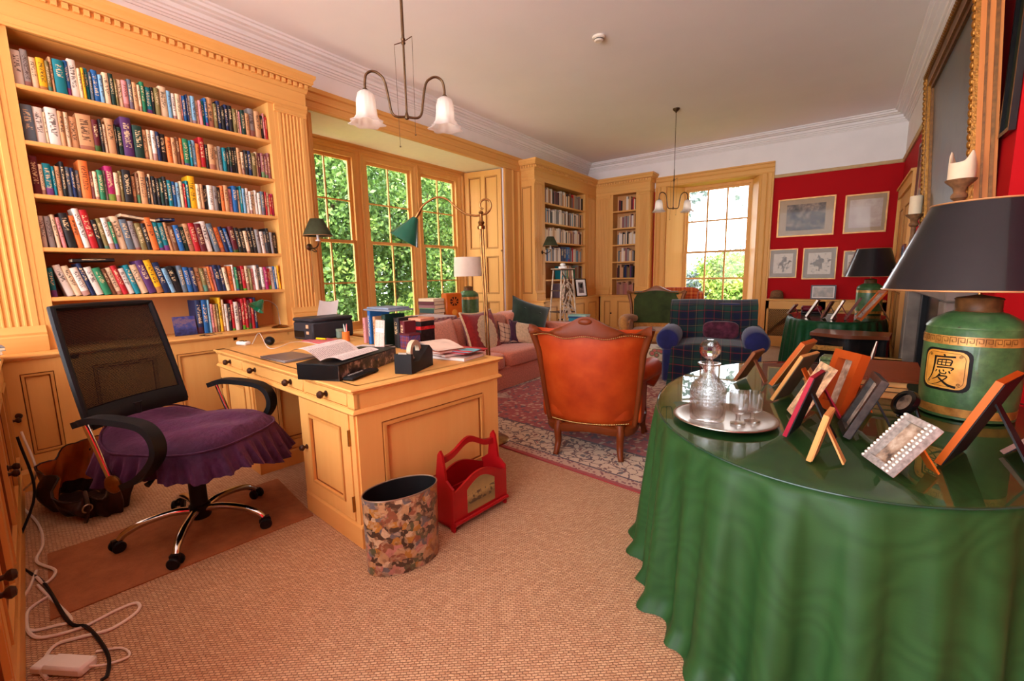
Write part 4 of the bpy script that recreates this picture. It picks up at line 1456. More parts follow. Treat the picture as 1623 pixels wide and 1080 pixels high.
MB().grid(lambda u, v: bagf(u, v), 72, 12, wrap=True).add([bagf(i / 36, 0) for i in range(36)], [tuple(range(36))[::-1]]).build('shell', LEA, bag, ang=180)
MB().grid(lambda u, v: bagf(u, .25 + .75 * v, .01), 72, 10, wrap=True, flip=True).build('lining', LIN_, bag, ang=180)
MB().tube([Vector(bagf(i / 72, 1)) for i in range(73)], .005, 6).build('rim_binding', LEA, bag)
MB().tube(spline([(.24, -.10, .17), (.30, -.12, .13), (.31, -.13, .07), (.30, -.14, .02)], 5), .010, 8).build('strap', LEA, bag)
MB().tube([(.315 + .003 * math.sin(a), -.13 + .022 * math.cos(a), .10 + .022 * math.sin(a)) for a in [2 * PI * i / 14 for i in range(15)]], .004, 6).build('ring', SILVER, bag)
MB().tube(spline([(-.16, .12, .28), (-.05, .16, .33), (.08, .15, .27), (.14, .12, .18)], 5), .009, 8).build('handle', LEA, bag)

# ------------------------------------------------------------------ cables and adapter on the floor


def floor_path(px, h=.005):
    return [AZ(x, y, h) for x, y in px]


tag(MB().tube(spline(floor_path([(58, 905), (45, 935), (25, 965), (27, 985), (50, 1000), (90, 992), (108, 988), (112, 980), (95, 962), (76, 945), (60, 928)]), 6), .0062, 6).build('mains_cable', WCAB), 'white cable coiled against the near cabinet on the floor', 'cable')
tag(MB().tube(spline(floor_path([(78, 945), (48, 965), (42, 985), (48, 1005), (70, 1011), (130, 995), (180, 970), (212, 957), (222, 961), (212, 975), (175, 998), (130, 1010), (90, 1022), (70, 1045), (64, 1062), (74, 1076)], .006), 6), .0062, 6).build('mains_cable', WCAB), 'white cable with a long loop across the sisal carpet', 'cable')
BCAB = plain('black_cable', (22, 20, 22), .5, var=.05)
pts = [Vector((n0.x + .9, n0.y - .06, .55)), Vector((n0.x + .95, n0.y - .04, .25))] + floor_path([(25, 880), (70, 925), (108, 985), (135, 993), (155, 1012), (172, 1042), (170, 1070), (160, 1079)], .012)
tag(MB().tube(spline(pts, 6), .0062, 6).build('mains_cable', BCAB), 'black cable running down the near cabinet to the floor', 'cable')
pts = [Vector((n0.x + .35, n0.y - .0, .45)), Vector((n0.x + .45, n0.y + .02, .2))] + floor_path([(28, 790), (60, 830), (68, 862), (58, 890), (88, 905), (72, 925), (58, 915)], .012)
tag(MB().tube(spline(pts, 6), .0062, 6).build('mains_cable', WCAB), 'white cable hanging from the near cabinet beside the bag', 'cable')
tag(MB().tube(spline(floor_path([(157, 752), (190, 744), (230, 738), (262, 742)], .004), 6), .004, 6).build('mains_cable', WCAB), 'white cable along the foot of the base cabinet', 'cable')
ap = AZ(112, 1062, 0)
ad = thing('power_adapter', 'white power adapter block on the carpet at the bottom left', 'adapter', ap, .55)
MB().bbox(-.075, .075, -.032, .032, .001, .036, .008).build('block', WHITEP, ad)
MB().bbox(-.12, -.075, -.03, .03, .001, .03, .006).build('plug_end', WHITEP, ad)
MB().tube(spline([(.075, 0, .018), (.12, .02, .01), (.16, .06, .006), (.10, .09, .006), (.02, .07, .006)], 6), .004, 6).build('lead', WCAB, ad)

# ------------------------------------------------------------------ waste bin


def mk_decoupage():
    s = NT('decoupage_scraps')
    v = s.coord('Object', (1, 1, 1))
    wv = s.n('ShaderNodeVectorMath', {0: v, 1: s.n('ShaderNodeVectorMath', {0: s.noise(v, 16, 3).outputs['Color'], 1: (.05, .05, .05)}, operation='MULTIPLY').outputs[0]}, operation='ADD').outputs[0]
    v = wv
    vo = s.n('ShaderNodeTexVoronoi', {'Vector': v, 'Scale': 30.0, 'Randomness': 1.0})
    vo2 = s.n('ShaderNodeTexVoronoi', {'Vector': v, 'Scale': 70.0})
    f = s.xyz(vo.outputs['Color'])[0]
    c = s.ramp(f, [(0, lin((62, 40, 30))), (.15, lin((206, 160, 112))), (.3, lin((150, 84, 56))), (.42, lin((104, 106, 112))), (.52, lin((222, 190, 150))), (.64, lin((190, 130, 44))), (.76, lin((84, 92, 60))), (.86, lin((200, 130, 116))), (.94, lin((46, 32, 28)))], True)
    f2 = s.xyz(vo2.outputs['Color'])[1]
    c = s.mix(s.math('MULTIPLY', s.math('GREATER_THAN', f2, .6), .55), c, s.ramp(f2, [(.6, lin((50, 34, 28))), (.75, lin((190, 140, 100))), (.9, lin((216, 186, 150)))]))
    e = s.n('ShaderNodeTexVoronoi', {'Vector': v, 'Scale': 24.0}, feature='DISTANCE_TO_EDGE')
    c = s.mix(s.math('MULTIPLY', s.noise(v, 45, 5, .7).outputs[0], .8), c, lin((66, 44, 26)))
    s.pr(base=c, rough=.28, coat=.4)
    return s.m


bn = thing('waste_bin', 'oval waste bin covered in paper scraps beside the desk', 'bin', (-1.575, 1.24, 0), math.radians(70))
MB().lathe([(.168, .002), (.17, .004), (.176, .36), (.172, .36)], 48, sx=1, sy=.60, closed=True).build('shell', mk_decoupage(), bn)
MB().lathe([(0, .012), (.16, .012), (.1715, .358)], 48, sx=1, sy=.60, closed=True).build('lining', BLACKP, bn)
MB().tube([(.174 * math.cos(a), .174 * .6 * math.sin(a), .36) for a in [2 * PI * i / 60 for i in range(61)]], .0035, 6).build('rim', plain('rim_brass', (140, 120, 100), .35, .6), bn)

# ------------------------------------------------------------------ red magazine rack
REDL = plain('red_lacquer', (150, 16, 20), .35, var=.1, scale=8, coat=.3)
rk0, rk1 = AZ(720, 846, 0), AZ(803, 797, 0)
rv = rk1 - rk0
rkz = math.atan2(rv.y, rv.x)
RL = rv.length
rk = thing('magazine_rack', 'red wooden magazine rack with a painted coaching scene', 'magazine rack', rk0, rkz)
RW = .185                      # local: x along, +y away from the camera side (towards the desk)


def mk_scene():
    s = NT('painted_scene')
    v = s.coord('Generated')
    z = s.xyz(v)[2]
    n = s.noise(s.coord('Object'), 30, 6, .65)
    sky = s.ramp(s.math('ADD', z, s.math('MULTIPLY', n.outputs[0], .25)), [(.2, lin((138, 112, 62))), (.45, lin((110, 88, 50))), (.6, lin((166, 140, 84))), (1, lin((126, 104, 60)))])
    x = s.xyz(v)[0]
    mid = s.math('MULTIPLY', s.math('LESS_THAN', s.math('ABSOLUTE', s.math('SUBTRACT', z, .42)), .16), s.math('GREATER_THAN', n.outputs[0], .52))
    s.pr(base=s.mix(s.math('MULTIPLY', mid, .85), sky, lin((54, 36, 24))), rough=.4, coat=.3)
    return s.m


def rack_side(y):
    n = 20
    poly = [(0.012, .03), (RL - .012, .03)]
    for i in range(n + 1):
        u = 1 - i / n
        x = .012 + (RL - .024) * u
        poly.append((x, .215 + .065 * math.sin(PI * u) ** 1.3))
    return MB().prism(poly, y, y + .012, 'xz')


rack_side(0.0).build('front_board', REDL, rk)
rack_side(RW - .012).build('back_board', REDL, rk)
arch_ = [(.10, .07), (RL - .10, .07)] + [(RL - .10 - (RL - .2) * i / 10, .20 + .045 * math.sin(PI * i / 10)) for i in range(11)]
MB().prism(arch_, -.003, .0, 'xz').build('painted_panel', mk_scene(), rk)
MB().box(0, RL, .012, RW - .012, .02, .032).build('bottom', REDL, rk)
for xx in (0, RL - .012):
    poly = [(0, 0), (.02, 0), (.03, .018), (RW - .03, .018), (RW - .02, 0), (RW, 0), (RW, .235), (RW * .72, .27), (RW * .60, .40), (RW * .5, .425), (RW * .40, .40), (RW * .28, .27), (0, .235)]
    MB().prism(poly, xx, xx + .014, 'yz').build('end_board', REDL, rk)
hd = [(.01, .36), (RL * .22, .375), (RL * .5, .425), (RL * .78, .375), (RL - .01, .36)]
up_ = spline([(a, 0, b + .022) for a, b in hd], 5)
dn_ = spline([(a, 0, b - .012) for a, b in hd], 5)
MB().prism([(p.x, p.z) for p in up_] [::-1] + [(p.x, p.z) for p in dn_], RW / 2 - .008, RW / 2 + .008, 'xz').build('carrying_handle', REDL, rk)
MB().box(.014, RL - .014, RW / 2 - .005, RW / 2 + .005, .03, .20).build('divider', REDL, rk)
MB().tube([(0, -.006, .045), (RL, -.006, .045)], .012, 10).build('foot_bead', REDL, rk)

# ------------------------------------------------------------------ rug


def mk_rug():
    s = NT('persian_rug')
    v = s.coord('Object')
    x, y, z = s.xyz(v)[:3]
    A_, B_ = RUGA, RUGB
    d = s.math('MINIMUM', s.math('SUBTRACT', A_, s.math('ABSOLUTE', x)), s.math('SUBTRACT', B_, s.math('ABSOLUTE', y)))
    vo = s.n('ShaderNodeTexVoronoi', {'Vector': v, 'Scale': 11.0, 'Randomness': .35})
    ve = s.n('ShaderNodeTexVoronoi', {'Vector': v, 'Scale': 11.0, 'Randomness': .35}, feature='DISTANCE_TO_EDGE')
    v2 = s.n('ShaderNodeTexVoronoi', {'Vector': v, 'Scale': 34.0, 'Randomness': .8})
    n = s.noise(v, 60, 4)
    dist = s.math('ADD', vo.outputs['Distance'], s.math('MULTIPLY', s.math('SUBTRACT', n.outputs[0], .5), .14))
    w1 = s.noise(v, 9, 3)
    vw = s.n('ShaderNodeVectorMath', {0: v, 1: s.n('ShaderNodeVectorMath', {0: w1.outputs['Color'], 1: (.16, .16, 0)}, operation='MULTIPLY').outputs[0]}, operation='ADD').outputs[0]
    vf = s.n('ShaderNodeTexVoronoi', {'Vector': vw, 'Scale': 20.0, 'Randomness': .9})
    vg = s.n('ShaderNodeTexVoronoi', {'Vector': vw, 'Scale': 13.0, 'Randomness': .8}, feature='DISTANCE_TO_EDGE')
    fc = s.xyz(vf.outputs['Color'])[0]
    flower = s.math('LESS_THAN', vf.outputs['Distance'], s.math('MULTIPLY_ADD', fc, .3, .14))
    bord = s.mix(flower, lin((204, 176, 146)), s.ramp(fc, [(0, lin((148, 46, 44))), (.3, lin((54, 46, 62))), (.55, lin((120, 66, 52))), (.8, lin((88, 82, 84)))], True))
    vine = s.math('LESS_THAN', vg.outputs[0], .05)
    bord = s.mix(vine, bord, lin((86, 58, 54)))
    sp = s.math('GREATER_THAN', s.xyz(v2.outputs['Color'])[0], .62)
    field = s.mix(s.math('MULTIPLY', sp, .8), lin((150, 44, 46)), s.ramp(s.xyz(v2.outputs['Color'])[1], [(0, lin((56, 50, 72))), (.35, lin((196, 160, 134))), (.7, lin((176, 84, 70)))], True))
    med = s.math('ADD', s.math('DIVIDE', s.math('ABSOLUTE', x), .75), s.math('DIVIDE', s.math('ABSOLUTE', y), 1.15))
    wob = s.math('MULTIPLY', s.math('SINE', s.math('MULTIPLY', s.math('ADD', x, y), 26)), .06)
    med = s.math('ADD', med, wob)
    field = s.mix(s.math('LESS_THAN', med, 1.0), field, s.mix(s.math('MULTIPLY', sp, .7), lin((190, 156, 130)), lin((120, 50, 56))))
    field = s.mix(s.math('LESS_THAN', med, .55), field, s.mix(s.math('MULTIPLY', sp, .7), lin((136, 36, 40)), lin((206, 180, 150))))
    # pale lozenges along the field
    lx = s.math('ABSOLUTE', s.math('SUBTRACT', s.math('FRACT', s.math('MULTIPLY', s.math('ADD', x, 4.3), 1.35)), .5))
    ly = s.math('ABSOLUTE', s.math('SUBTRACT', s.math('FRACT', s.math('MULTIPLY', s.math('ADD', y, 4.9), 1.15)), .5))
    lz = s.math('LESS_THAN', s.math('ADD', s.math('MULTIPLY', lx, 1.6), s.math('MULTIPLY', ly, 2.6)), .34)
    field = s.mix(s.math('MULTIPLY', lz, .8), field, s.mix(s.math('MULTIPLY', sp, .6), lin((200, 172, 146)), lin((110, 60, 64))))
    col = field
    for lim, c in ((.52, lin((60, 46, 60))), (.50, bord), (.13, lin((56, 44, 58))), (.115, s.mix(s.math('LESS_THAN', v2.outputs['Distance'], .35), lin((186, 150, 124)), lin((112, 52, 54)))), (.035, lin((146, 34, 36)))):
        col = s.mix(s.math('LESS_THAN', d, lim), col, c)
    col = s.mix(s.math('MULTIPLY', n.outputs[0], .3), col, lin((150, 110, 96)))
    s.pr(base=col, rough=.95, spec=.1, sheen=.2)
    s.bump(s.noise(v, 320, 2).outputs[0], .4, .004)
    return s.m


ra, rb = AZ(790, 708, 0), AZ(1008, 782, 0)
rg = (rb - ra).normalized()
RUGA, RUGB = 1.62, 2.05
rc = rb + rg * .42 - rg * RUGA + Vector((-rg.y, rg.x, 0)) * RUGB
o = MB().bbox(-RUGA, RUGA, -RUGB, RUGB, .0008, .011, .004).build('persian_rug', mk_rug(), None, rc, math.atan2(rg.y, rg.x))
tag(o, 'red and cream patterned oriental rug under the seating', 'rug')

# ------------------------------------------------------------------ swan neck floor lamp
fl = AZ(781, 700, 0)
t = thing('floor_lamp', 'brass swan neck floor lamp with a green conical shade', 'lamp', fl, 0)
MB().lathe([(.13, .011), (.135, .02), (.12, .032), (.05, .045), (.022, .07), (.014, .10)], 28).build('base', BRASS, t)
MB().tube([(-.012, 0, .06), (-.012 - .04, -.02, 1.70)], .0075, 10).tube([(.012, 0, .06), (.012 - .04, -.02, 1.70)], .0075, 10).build('pole', BRASS, t)
MB().lathe([(.028, -.02), (.03, .0), (.018, .012), (.026, .03), (.014, .045), (.012, .09), (.02, .1), (.012, .115)], 16, c=(-.04, -.02, 1.69)).build('finial_joint', BRASS, t)
aim = (AZ(665, 340, 1.77) - AZ(760, 345, 1.77))
top = Vector((-.04, -.02, 1.79))


def lamp_at(px, py):       # points of the arm lie in the upright plane through the pole, square to the view
    d = ray(px, py)
    nrm = Vector((fl.x, fl.y, 0)).normalized()
    t_ = (Vector((fl.x, fl.y, 0)) + top * 1).dot(nrm)
    t_ = (fl + Vector((top.x, top.y, 0))).dot(nrm) / d.dot(nrm)
    return CAM + d * t_ - fl


pts = [lamp_at(*q) for q in ((666, 332), (675, 322), (692, 313), (708, 316), (722, 328), (738, 339), (752, 342), (762, 341), (773, 337), (778, 328), (776, 319), (769, 316), (762, 320), (761, 328), (766, 332))]
MB().tube(spline(pts, 5), .0075, 10).build('swan_arm', BRASS, t)
e0, e1 = lamp_at(667, 332), lamp_at(659, 345)
MB().tube([e0, (e0 + e1) / 2, e1], [.009, .014, .011], 10).build('shade_joint', BRASS, t)
ax = (lamp_at(640, 382) - lamp_at(659, 345))
sl = .19
Mz = Matrix.Translation(e1) @ ax.to_track_quat('Z', 'Y').to_matrix().to_4x4()
MB().lathe([(.016, 0), (.022, .004), (.118, sl), (.115, sl), (.02, .012), (0, .01)], 32, M=Mz).build('shade', plain('green_enamel', (8, 84, 62), .25, var=.08, coat=.4), t)
MB().ball((0, 0, .09), .024, 12, 8, (1, 1, 1.3), Mz).build('bulb', WHITEP, t)

# ------------------------------------------------------------------ soft shapes


def sq(mb, c, r, e1=.3, e2=.3, n=36, m=18, M=None):        # superellipsoid: puffed box
    def pw(v, e):
        return math.copysign(abs(v) ** e, v)
    vs, fs = [], []
    for j in range(m + 1):
        b = -PI / 2 + PI * j / m
        for i in range(n):
            a = 2 * PI * i / n
            vs.append((c[0] + r[0] * pw(math.cos(b), e1) * pw(math.cos(a), e2), c[1] + r[1] * pw(math.cos(b), e1) * pw(math.sin(a), e2), c[2] + r[2] * pw(math.sin(b), e1)))
    for j in range(m):
        for i in range(n):
            i2 = (i + 1) % n
            fs.append((j * n + i, j * n + i2, (j + 1) * n + i2, (j + 1) * n + i))
    return mb.add(vs, fs, M)


def sbox(mb, x0, x1, y0, y1, z0, z1, e=.22, M=None):
    return sq(mb, ((x0 + x1) / 2, (y0 + y1) / 2, (z0 + z1) / 2), ((x1 - x0) / 2, (y1 - y0) / 2, (z1 - z0) / 2), e, e, M=M)


def pillow_pts(w_, h, t, sgn, M, n=18, pinch=.12):
    def fn(u, v):
        a, b = 2 * u - 1, 2 * v - 1
        k = (1 - a ** 4) * (1 - b ** 4)
        ex = 1 - pinch * (1 - b * b) * abs(a) ** 3
        ey = 1 - pinch * (1 - a * a) * abs(b) ** 3
        return M @ Vector((a * w_ / 2 * ex, sgn * (t / 2 * k ** .5), b * h / 2 * ey))
    return fn


def cushion(label, w_, h, t, loc, rot, mat, trim=None, extra=None):
    th = thing('cushion', label, 'cushion', loc, 0, 'cushions on the sofa')
    th.rotation_euler = rot
    I = Matrix.Identity(4)
    MB().grid(pillow_pts(w_, h, t, -1, I), 18, 18).grid(pillow_pts(w_, h, t, 1, I), 18, 18, flip=True).build('case', mat, th, ang=180)
    f = pillow_pts(w_, h, t, 1, I)
    edge = [f(i / 12, 0) for i in range(13)] + [f(1, i / 12) for i in range(1, 13)] + [f(1 - i / 12, 1) for i in range(1, 13)] + [f(0, 1 - i / 12) for i in range(1, 13)]
    MB().tube(edge, .006 if trim is not CREAMF else .014, 6).build('piping', trim or mat, th)
    if extra:
        extra(th)
    return th


PINKF = fabric('rose_fabric', (200, 118, 92), .18, 60)
ROSE2 = fabric('rose_fabric_light', (204, 132, 106), .18, 60)
CREAMF = fabric('cream_fringe', (214, 184, 142), .25, 80)
REDF = fabric('brick_red_fabric', (138, 34, 30), .2, 30)
GRNV = fabric('bottle_green_velvet', (26, 44, 30), .4, 8, sheen=.6)
PURV = fabric('plum_velvet', (62, 28, 48), .3, 20)
CRMF = fabric('oatmeal_fabric', (204, 176, 140), .15, 40)

# ------------------------------------------------------------------ sofa
SL = 2.85
sofa = thing('sofa', 'rose pink upholstered sofa in front of the bay', 'sofa', (-3.04, 3.02, 0), PI / 2)
MB().bbox(.04, SL - .04, .05, .92, .03, .26, .03).build('base', PINKF, sofa)
MB().bbox(.02, SL - .02, .035, .06, .012, .27, .006).build('valance', PINKF, sofa)
for k in range(3):
    a = .22 + k * (SL - .44) / 3
    b = a + (SL - .44) / 3
    mb = MB()
    sbox(mb, a + .004, b - .004, .0, .74, .245, .44, .28)
    sc_ = mb.build('seat_cushion', PINKF, sofa, ang=180)
    mb = MB()
    sbox(mb, a + .004, b - .004, .60, .92, .40, .82, .35, Matrix.Translation((0, .0, 0)))
    mb.build('back_cushion', ROSE2, sofa, ang=180)
for (a, b) in ((0.0, .24), (SL - .24, SL)):
    mb = MB().bbox(a + .03, b - .03, .03, .9, .03, .50, .02)
    sq(mb, ((a + b) / 2, .46, .52), (.125, .45, .10), .35, .5)
    mb.build('arm', PINKF, sofa, ang=60)
MB().bbox(.06, SL - .06, .84, .96, .03, .76, .04).build('back', PINKF, sofa)
for xx in (.08, SL - .08):
    for yy in (.1, .85):
        MB().lathe([(.02, 0), (.026, .03)], 10, c=(xx, yy, 0)).build('foot', KNOBM, sofa)


def at_sofa(px, py, X):
    return AX(px, py, X)


# cushions lean on the sofa back; local y is their thickness, z up
def lean_rot(tilt_, turn, roll=0):
    return (Matrix.Rotation(turn, 3, 'Z') @ Matrix.Rotation(tilt_, 3, 'X') @ Matrix.Rotation(roll, 3, 'Y')).to_euler()


def fringe_oval(th):
    vs = []
    mb = MB()
    for (rr_, y_, m_, nm) in ((.195, -.006, CREAMF, 'fringed_oval'), (.15, -.010, CRMF, 'oval_centre')):
        def ov(u, v, rr_=rr_, y_=y_):
            x, z = (rr_ * v * (1 + .05 * math.sin(40 * PI * u))) * math.cos(2 * PI * u), rr_ * 1.15 * v * math.sin(2 * PI * u)
            k_ = (1 - (x / .33) ** 4) * (1 - (z / .30) ** 4)
            return (x, -.09 * k_ ** .5 + y_, z)
        MB().grid(ov, 80, 8, wrap=True, flip=True).build(nm, m_, th, ang=180)


cushion('rose cushion with dark red edging near the desk end of the sofa', .52, .50, .16, AX(700, 540, -3.62), lean_rot(-.32, PI / 2 + .05), ROSE2, REDF)
cushion('brick red cushion with a cream fringed oval on the sofa', .66, .60, .18, AX(764, 530, -3.58), lean_rot(-.30, PI / 2 + .1), REDF, CREAMF, fringe_oval)
cushion('small lattice patterned cushion on the sofa', .34, .30, .12, AX(806, 530, -3.52), lean_rot(-.45, PI / 2 - .15, .3), tartan('lattice_cushion', (200, 160, 130), [(.5, .2, (70, 40, 44), 1)], 14), PURV)
cushion('plum and cream cushion on the far end of the sofa', .36, .32, .12, AX(826, 528, -3.40), lean_rot(-.45, PI / 2 - .35, .25), CRMF, PURV, lambda th: MB().grid(pillow_pts(.12, .315, .05, -1, Matrix.Translation((-.125, -.03, 0))), 8, 12).build('plum_panel', PURV, th, ang=180))


def buttons(th):
    for x in (-.12, .12):
        for z in (-.12, .12):
            MB().ball((x, -.09, z), .014, 8, 6).build('button', GRNV, th)


cushion('dark green buttoned velvet cushion tilted on the sofa arm', .60, .58, .19, AX(838, 508, -3.55), lean_rot(-.35, PI / 2 - .5, .35), GRNV, GRNV, buttons)
t = thing('tartan_throw', 'purple and cream tartan rug folded over the near sofa arm', 'throw', (-3.95, 3.5, 0), 0)
mb = MB()
sbox(mb, -.30, .25, -.1, .45, .80, .86, .3)
mb.build('folded_cloth', tartan('throw_tartan', (166, 130, 112), [(.2, .22, (110, 66, 84), 1), (.5, .06, (206, 170, 120), 1), (.75, .2, (130, 84, 90), 1)], 7), t, ang=180)
MB().grid(lambda u, v: (.25 + .02 * math.sin(20 * v), -.1 + .55 * v, .83 - .16 * u), 5, 14).build('hanging_edge', fabric('throw_edge', (160, 120, 104)), t)

# ------------------------------------------------------------------ console behind the sofa and the things on it
CZ = .70
t = thing('console_table', 'long pine table behind the sofa under the bay window', 'table', (-4.34, 4.5, 0), 0)
MB().bbox(-.27, .25, -1.5, 1.42, CZ - .03, CZ, .006).build('table_top', PY_, t)
for x in (-.22, .2):
    for y in (-1.44, 1.36):
        MB().box(x - .025, x + .025, y - .025, y + .025, 0, CZ - .03).build('leg', PZ_, t)
MB().box(-.22, .2, -1.42, -1.40, CZ - .12, CZ - .03).box(-.22, .2, 1.32, 1.34, CZ - .12, CZ - .03).box(.18, .2, -1.4, 1.34, CZ - .12, CZ - .03).build('apron', PY_, t)


def on_console(px, X=-4.35):
    p = AX(px, 480, X)
    return Vector((X, p.y, CZ + .001))


# stack of books
z = CZ + .001
stk = [('U', .026, 'bottom'), ('N', .03, 'second'), ('H', .028, 'third'), ('D', .03, 'fourth'), ('X', .03, 'fifth'), ('M', .026, 'sixth'), ('C', .022, 'top')]
p = on_console(684, -4.42)
for k, (c, h, wd) in enumerate(stk):
    h *= 1.75
    o = MB().box(-.1, .1, -.14, .14, 0, .003).box(-.1, .1, -.14, .14, h - .003, h).box(.096, .1, -.14, .14, 0, h).mat(1).box(-.098, .096, -.137, .137, .003, h - .003).build('book', [BOOKM[c], PAGES], None, (p.x + RND.uniform(-.01, .01), p.y + RND.uniform(-.012, .012), z), -PI / 2 + RND.uniform(-.08, .08))
    tag(o, '%s book, %s in the stack beside the orange radio' % (PAL[c][0], wd), 'book', 'books stacked by the radio')
    z += h + .0005
# radio
p = on_console(716, -4.28)
t = thing('wooden_radio', 'orange wooden cathedral style radio behind the sofa', 'radio', p, PI / 2 - .35)
MB().bbox(-.12, .12, -.08, .08, 0, .40, .012).build('case', ORWOOD, t)
MB().lathe([(.062, 0), (.062, .006), (.054, .008), (0, .008)], 24, M=Matrix.Translation((0, -.08, .29)) @ Matrix.Rotation(PI / 2, 4, 'X')).build('speaker_cloth', plain('speaker_brown', (66, 30, 16), .8), t)
for a in range(4):
    M = Matrix.Translation((0, -.089, .29)) @ Matrix.Rotation(a * PI / 4, 4, 'Y')
    MB().box(-.062, .062, -.003, .003, -.006, .006, M).build('fretwork', ORWOOD, t)
MB().lathe([(.04, 0), (.04, .004), (0, .005)], 20, M=Matrix.Translation((0, -.08, .14)) @ Matrix.Rotation(PI / 2, 4, 'X')).build('dial', plain('dial_amber', (206, 130, 50), .3), t)
for x in (-.06, 0, .06):
    MB().lathe([(.012, 0), (.012, .012), (0, .014)], 12, M=Matrix.Translation((x, -.08, .04)) @ Matrix.Rotation(PI / 2, 4, 'X')).build('knob', KNOBM, t)
# papers on the console
t = thing('magazine_pile', 'pale blue and white magazines on the table under the bay window', 'magazines', on_console(648, -4.4), .2)
for k, c in enumerate(((230, 226, 222), (120, 150, 184), (214, 206, 200), (90, 110, 150))):
    MB().bbox(-.13, .13, -.17, .17, k * .013, k * .013 + .011, .002, Matrix.Rotation(.15 * (-1) ** k, 4, 'Z')).build('magazine', plain('mag_%d' % k, c, .5), t)


def tea_lamp(label, p, s_, shade_mat, shade, rim, panel=None):
    """tea canister lamp; s_ scales the canister of radius .14 and height .43"""
    t = thing('table_lamp', label, 'lamp', p, 0)
    GRC = NT('green_toleware_%d' % len(bpy.data.materials))
    v = GRC.coord('Object')
    nn = GRC.noise(v, 14 / s_, 6, .7)
    n3 = GRC.noise(v, 60 / s_, 4, .7)
    c = GRC.ramp(nn.outputs[0], [(.3, lin((40, 72, 38))), (.6, lin((70, 106, 58))), (.8, lin((96, 128, 78)))])
    GRC.pr(base=GRC.mix(s_ and GRC.math('GREATER_THAN', n3.outputs[0], .68), c, lin((48, 44, 30))), rough=.4, coat=.25)
    body = [(.132, 0), (.138, .004), (.138, .012), (.134, .016), (.140, .05), (.143, .10), (.143, .30), (.140, .345), (.142, .350), (.140, .356), (.126, .375), (.09, .40), (.066, .41)]
    can = MB().lathe([(r * s_, z * s_) for r, z in body], 48).build('canister', GRC.m, t)
    MB().lathe([(r * s_, z * s_) for r, z in ((.066, .408), (.068, .412), (.066, .418), (.066, .452), (.069, .456), (.064, .462), (.0, .475))], 36).build('collar', plain('collar_brown_%d' % len(bpy.data.materials), (96, 62, 34), .4, var=.4, scale=30), t)
    BAND = NT('gilt_band_%d' % len(bpy.data.materials))
    bv = BAND.coord('Object')
    BAND.pr(base=BAND.ramp(BAND.noise(bv, 30 / s_, 4).outputs[0], [(.35, lin((150, 98, 40))), (.6, lin((196, 140, 64)))]), rough=.35, metal=.3)
    MB().lathe([(r * s_, z * s_) for r, z in ((.1355, .014), (.1385, .014), (.1410, .046), (.138, .046))], 48, closed=True).build('foot_band', BAND.m, can)
    MB().lathe([(r * s_, z * s_) for r, z in ((.1425, .288), (.1445, .288), (.1435, .322), (.141, .322))], 48, closed=True).build('fret_band', BAND.m, can)
    MB().tube([(0, 0, .47 * s_), (0, 0, shade[2] + .02)], .006, 8).build('stem', BRASS, t)
    r0, r1, z0, z1 = shade
    MB().lathe([(r0, z0), (r1, z1), (r1 - .003, z1), (r0 - .003, z0)], 64, closed=True).build('shade', shade_mat, t)
    if rim:
        for (r, z) in ((r0, z0), (r1, z1)):
            MB().tube([((r + .0005) * math.cos(a), (r + .0005) * math.sin(a), z) for a in [2 * PI * i / 72 for i in range(73)]], .0035, 6).build('shade_rim', rim, t)
    MB().ball((0, 0, z0 + .06), .03, 12, 8, (1, 1, 1.3)).build('bulb', WHITEP, t)
    sp = MB()
    for k in range(3):
        a = 2 * PI * k / 3
        sp.tube([(0, 0, z0 + .02), ((r0 - .004) * math.cos(a), (r0 - .004) * math.sin(a), z0 + .002)], .002, 5)
    sp.build('shade_carrier', BRASS, t)
    return t, can


WSH = plain('linen_shade', (226, 204, 184), .9, var=.03)
p = on_console(743, -4.36)
tea_lamp('green canister lamp with a white drum shade by the bay window', p, 1.02, WSH, (.20, .19, .62, .89), None)

# ------------------------------------------------------------------ chairs


def cabriole(mb, p, d, h, s_=1.0, flare=.06):
    """curved leg from the frame at height h down to the floor, splaying along d"""
    d = Vector((*d, 0))
    P = Vector((*p, 0))
    pts = [P + Vector((0, 0, h)), P + d * .02 + Vector((0, 0, h * .72)), P + d * .012 + Vector((0, 0, h * .4)), P + d * (flare * .6) + Vector((0, 0, h * .12)), P + d * flare + Vector((0, 0, .002))]
    sp = spline(pts, 5)
    n = len(sp)
    return mb.tube(sp, [(.034 - .016 * (i / n) ** .8) * s_ for i in range(n)], 10)


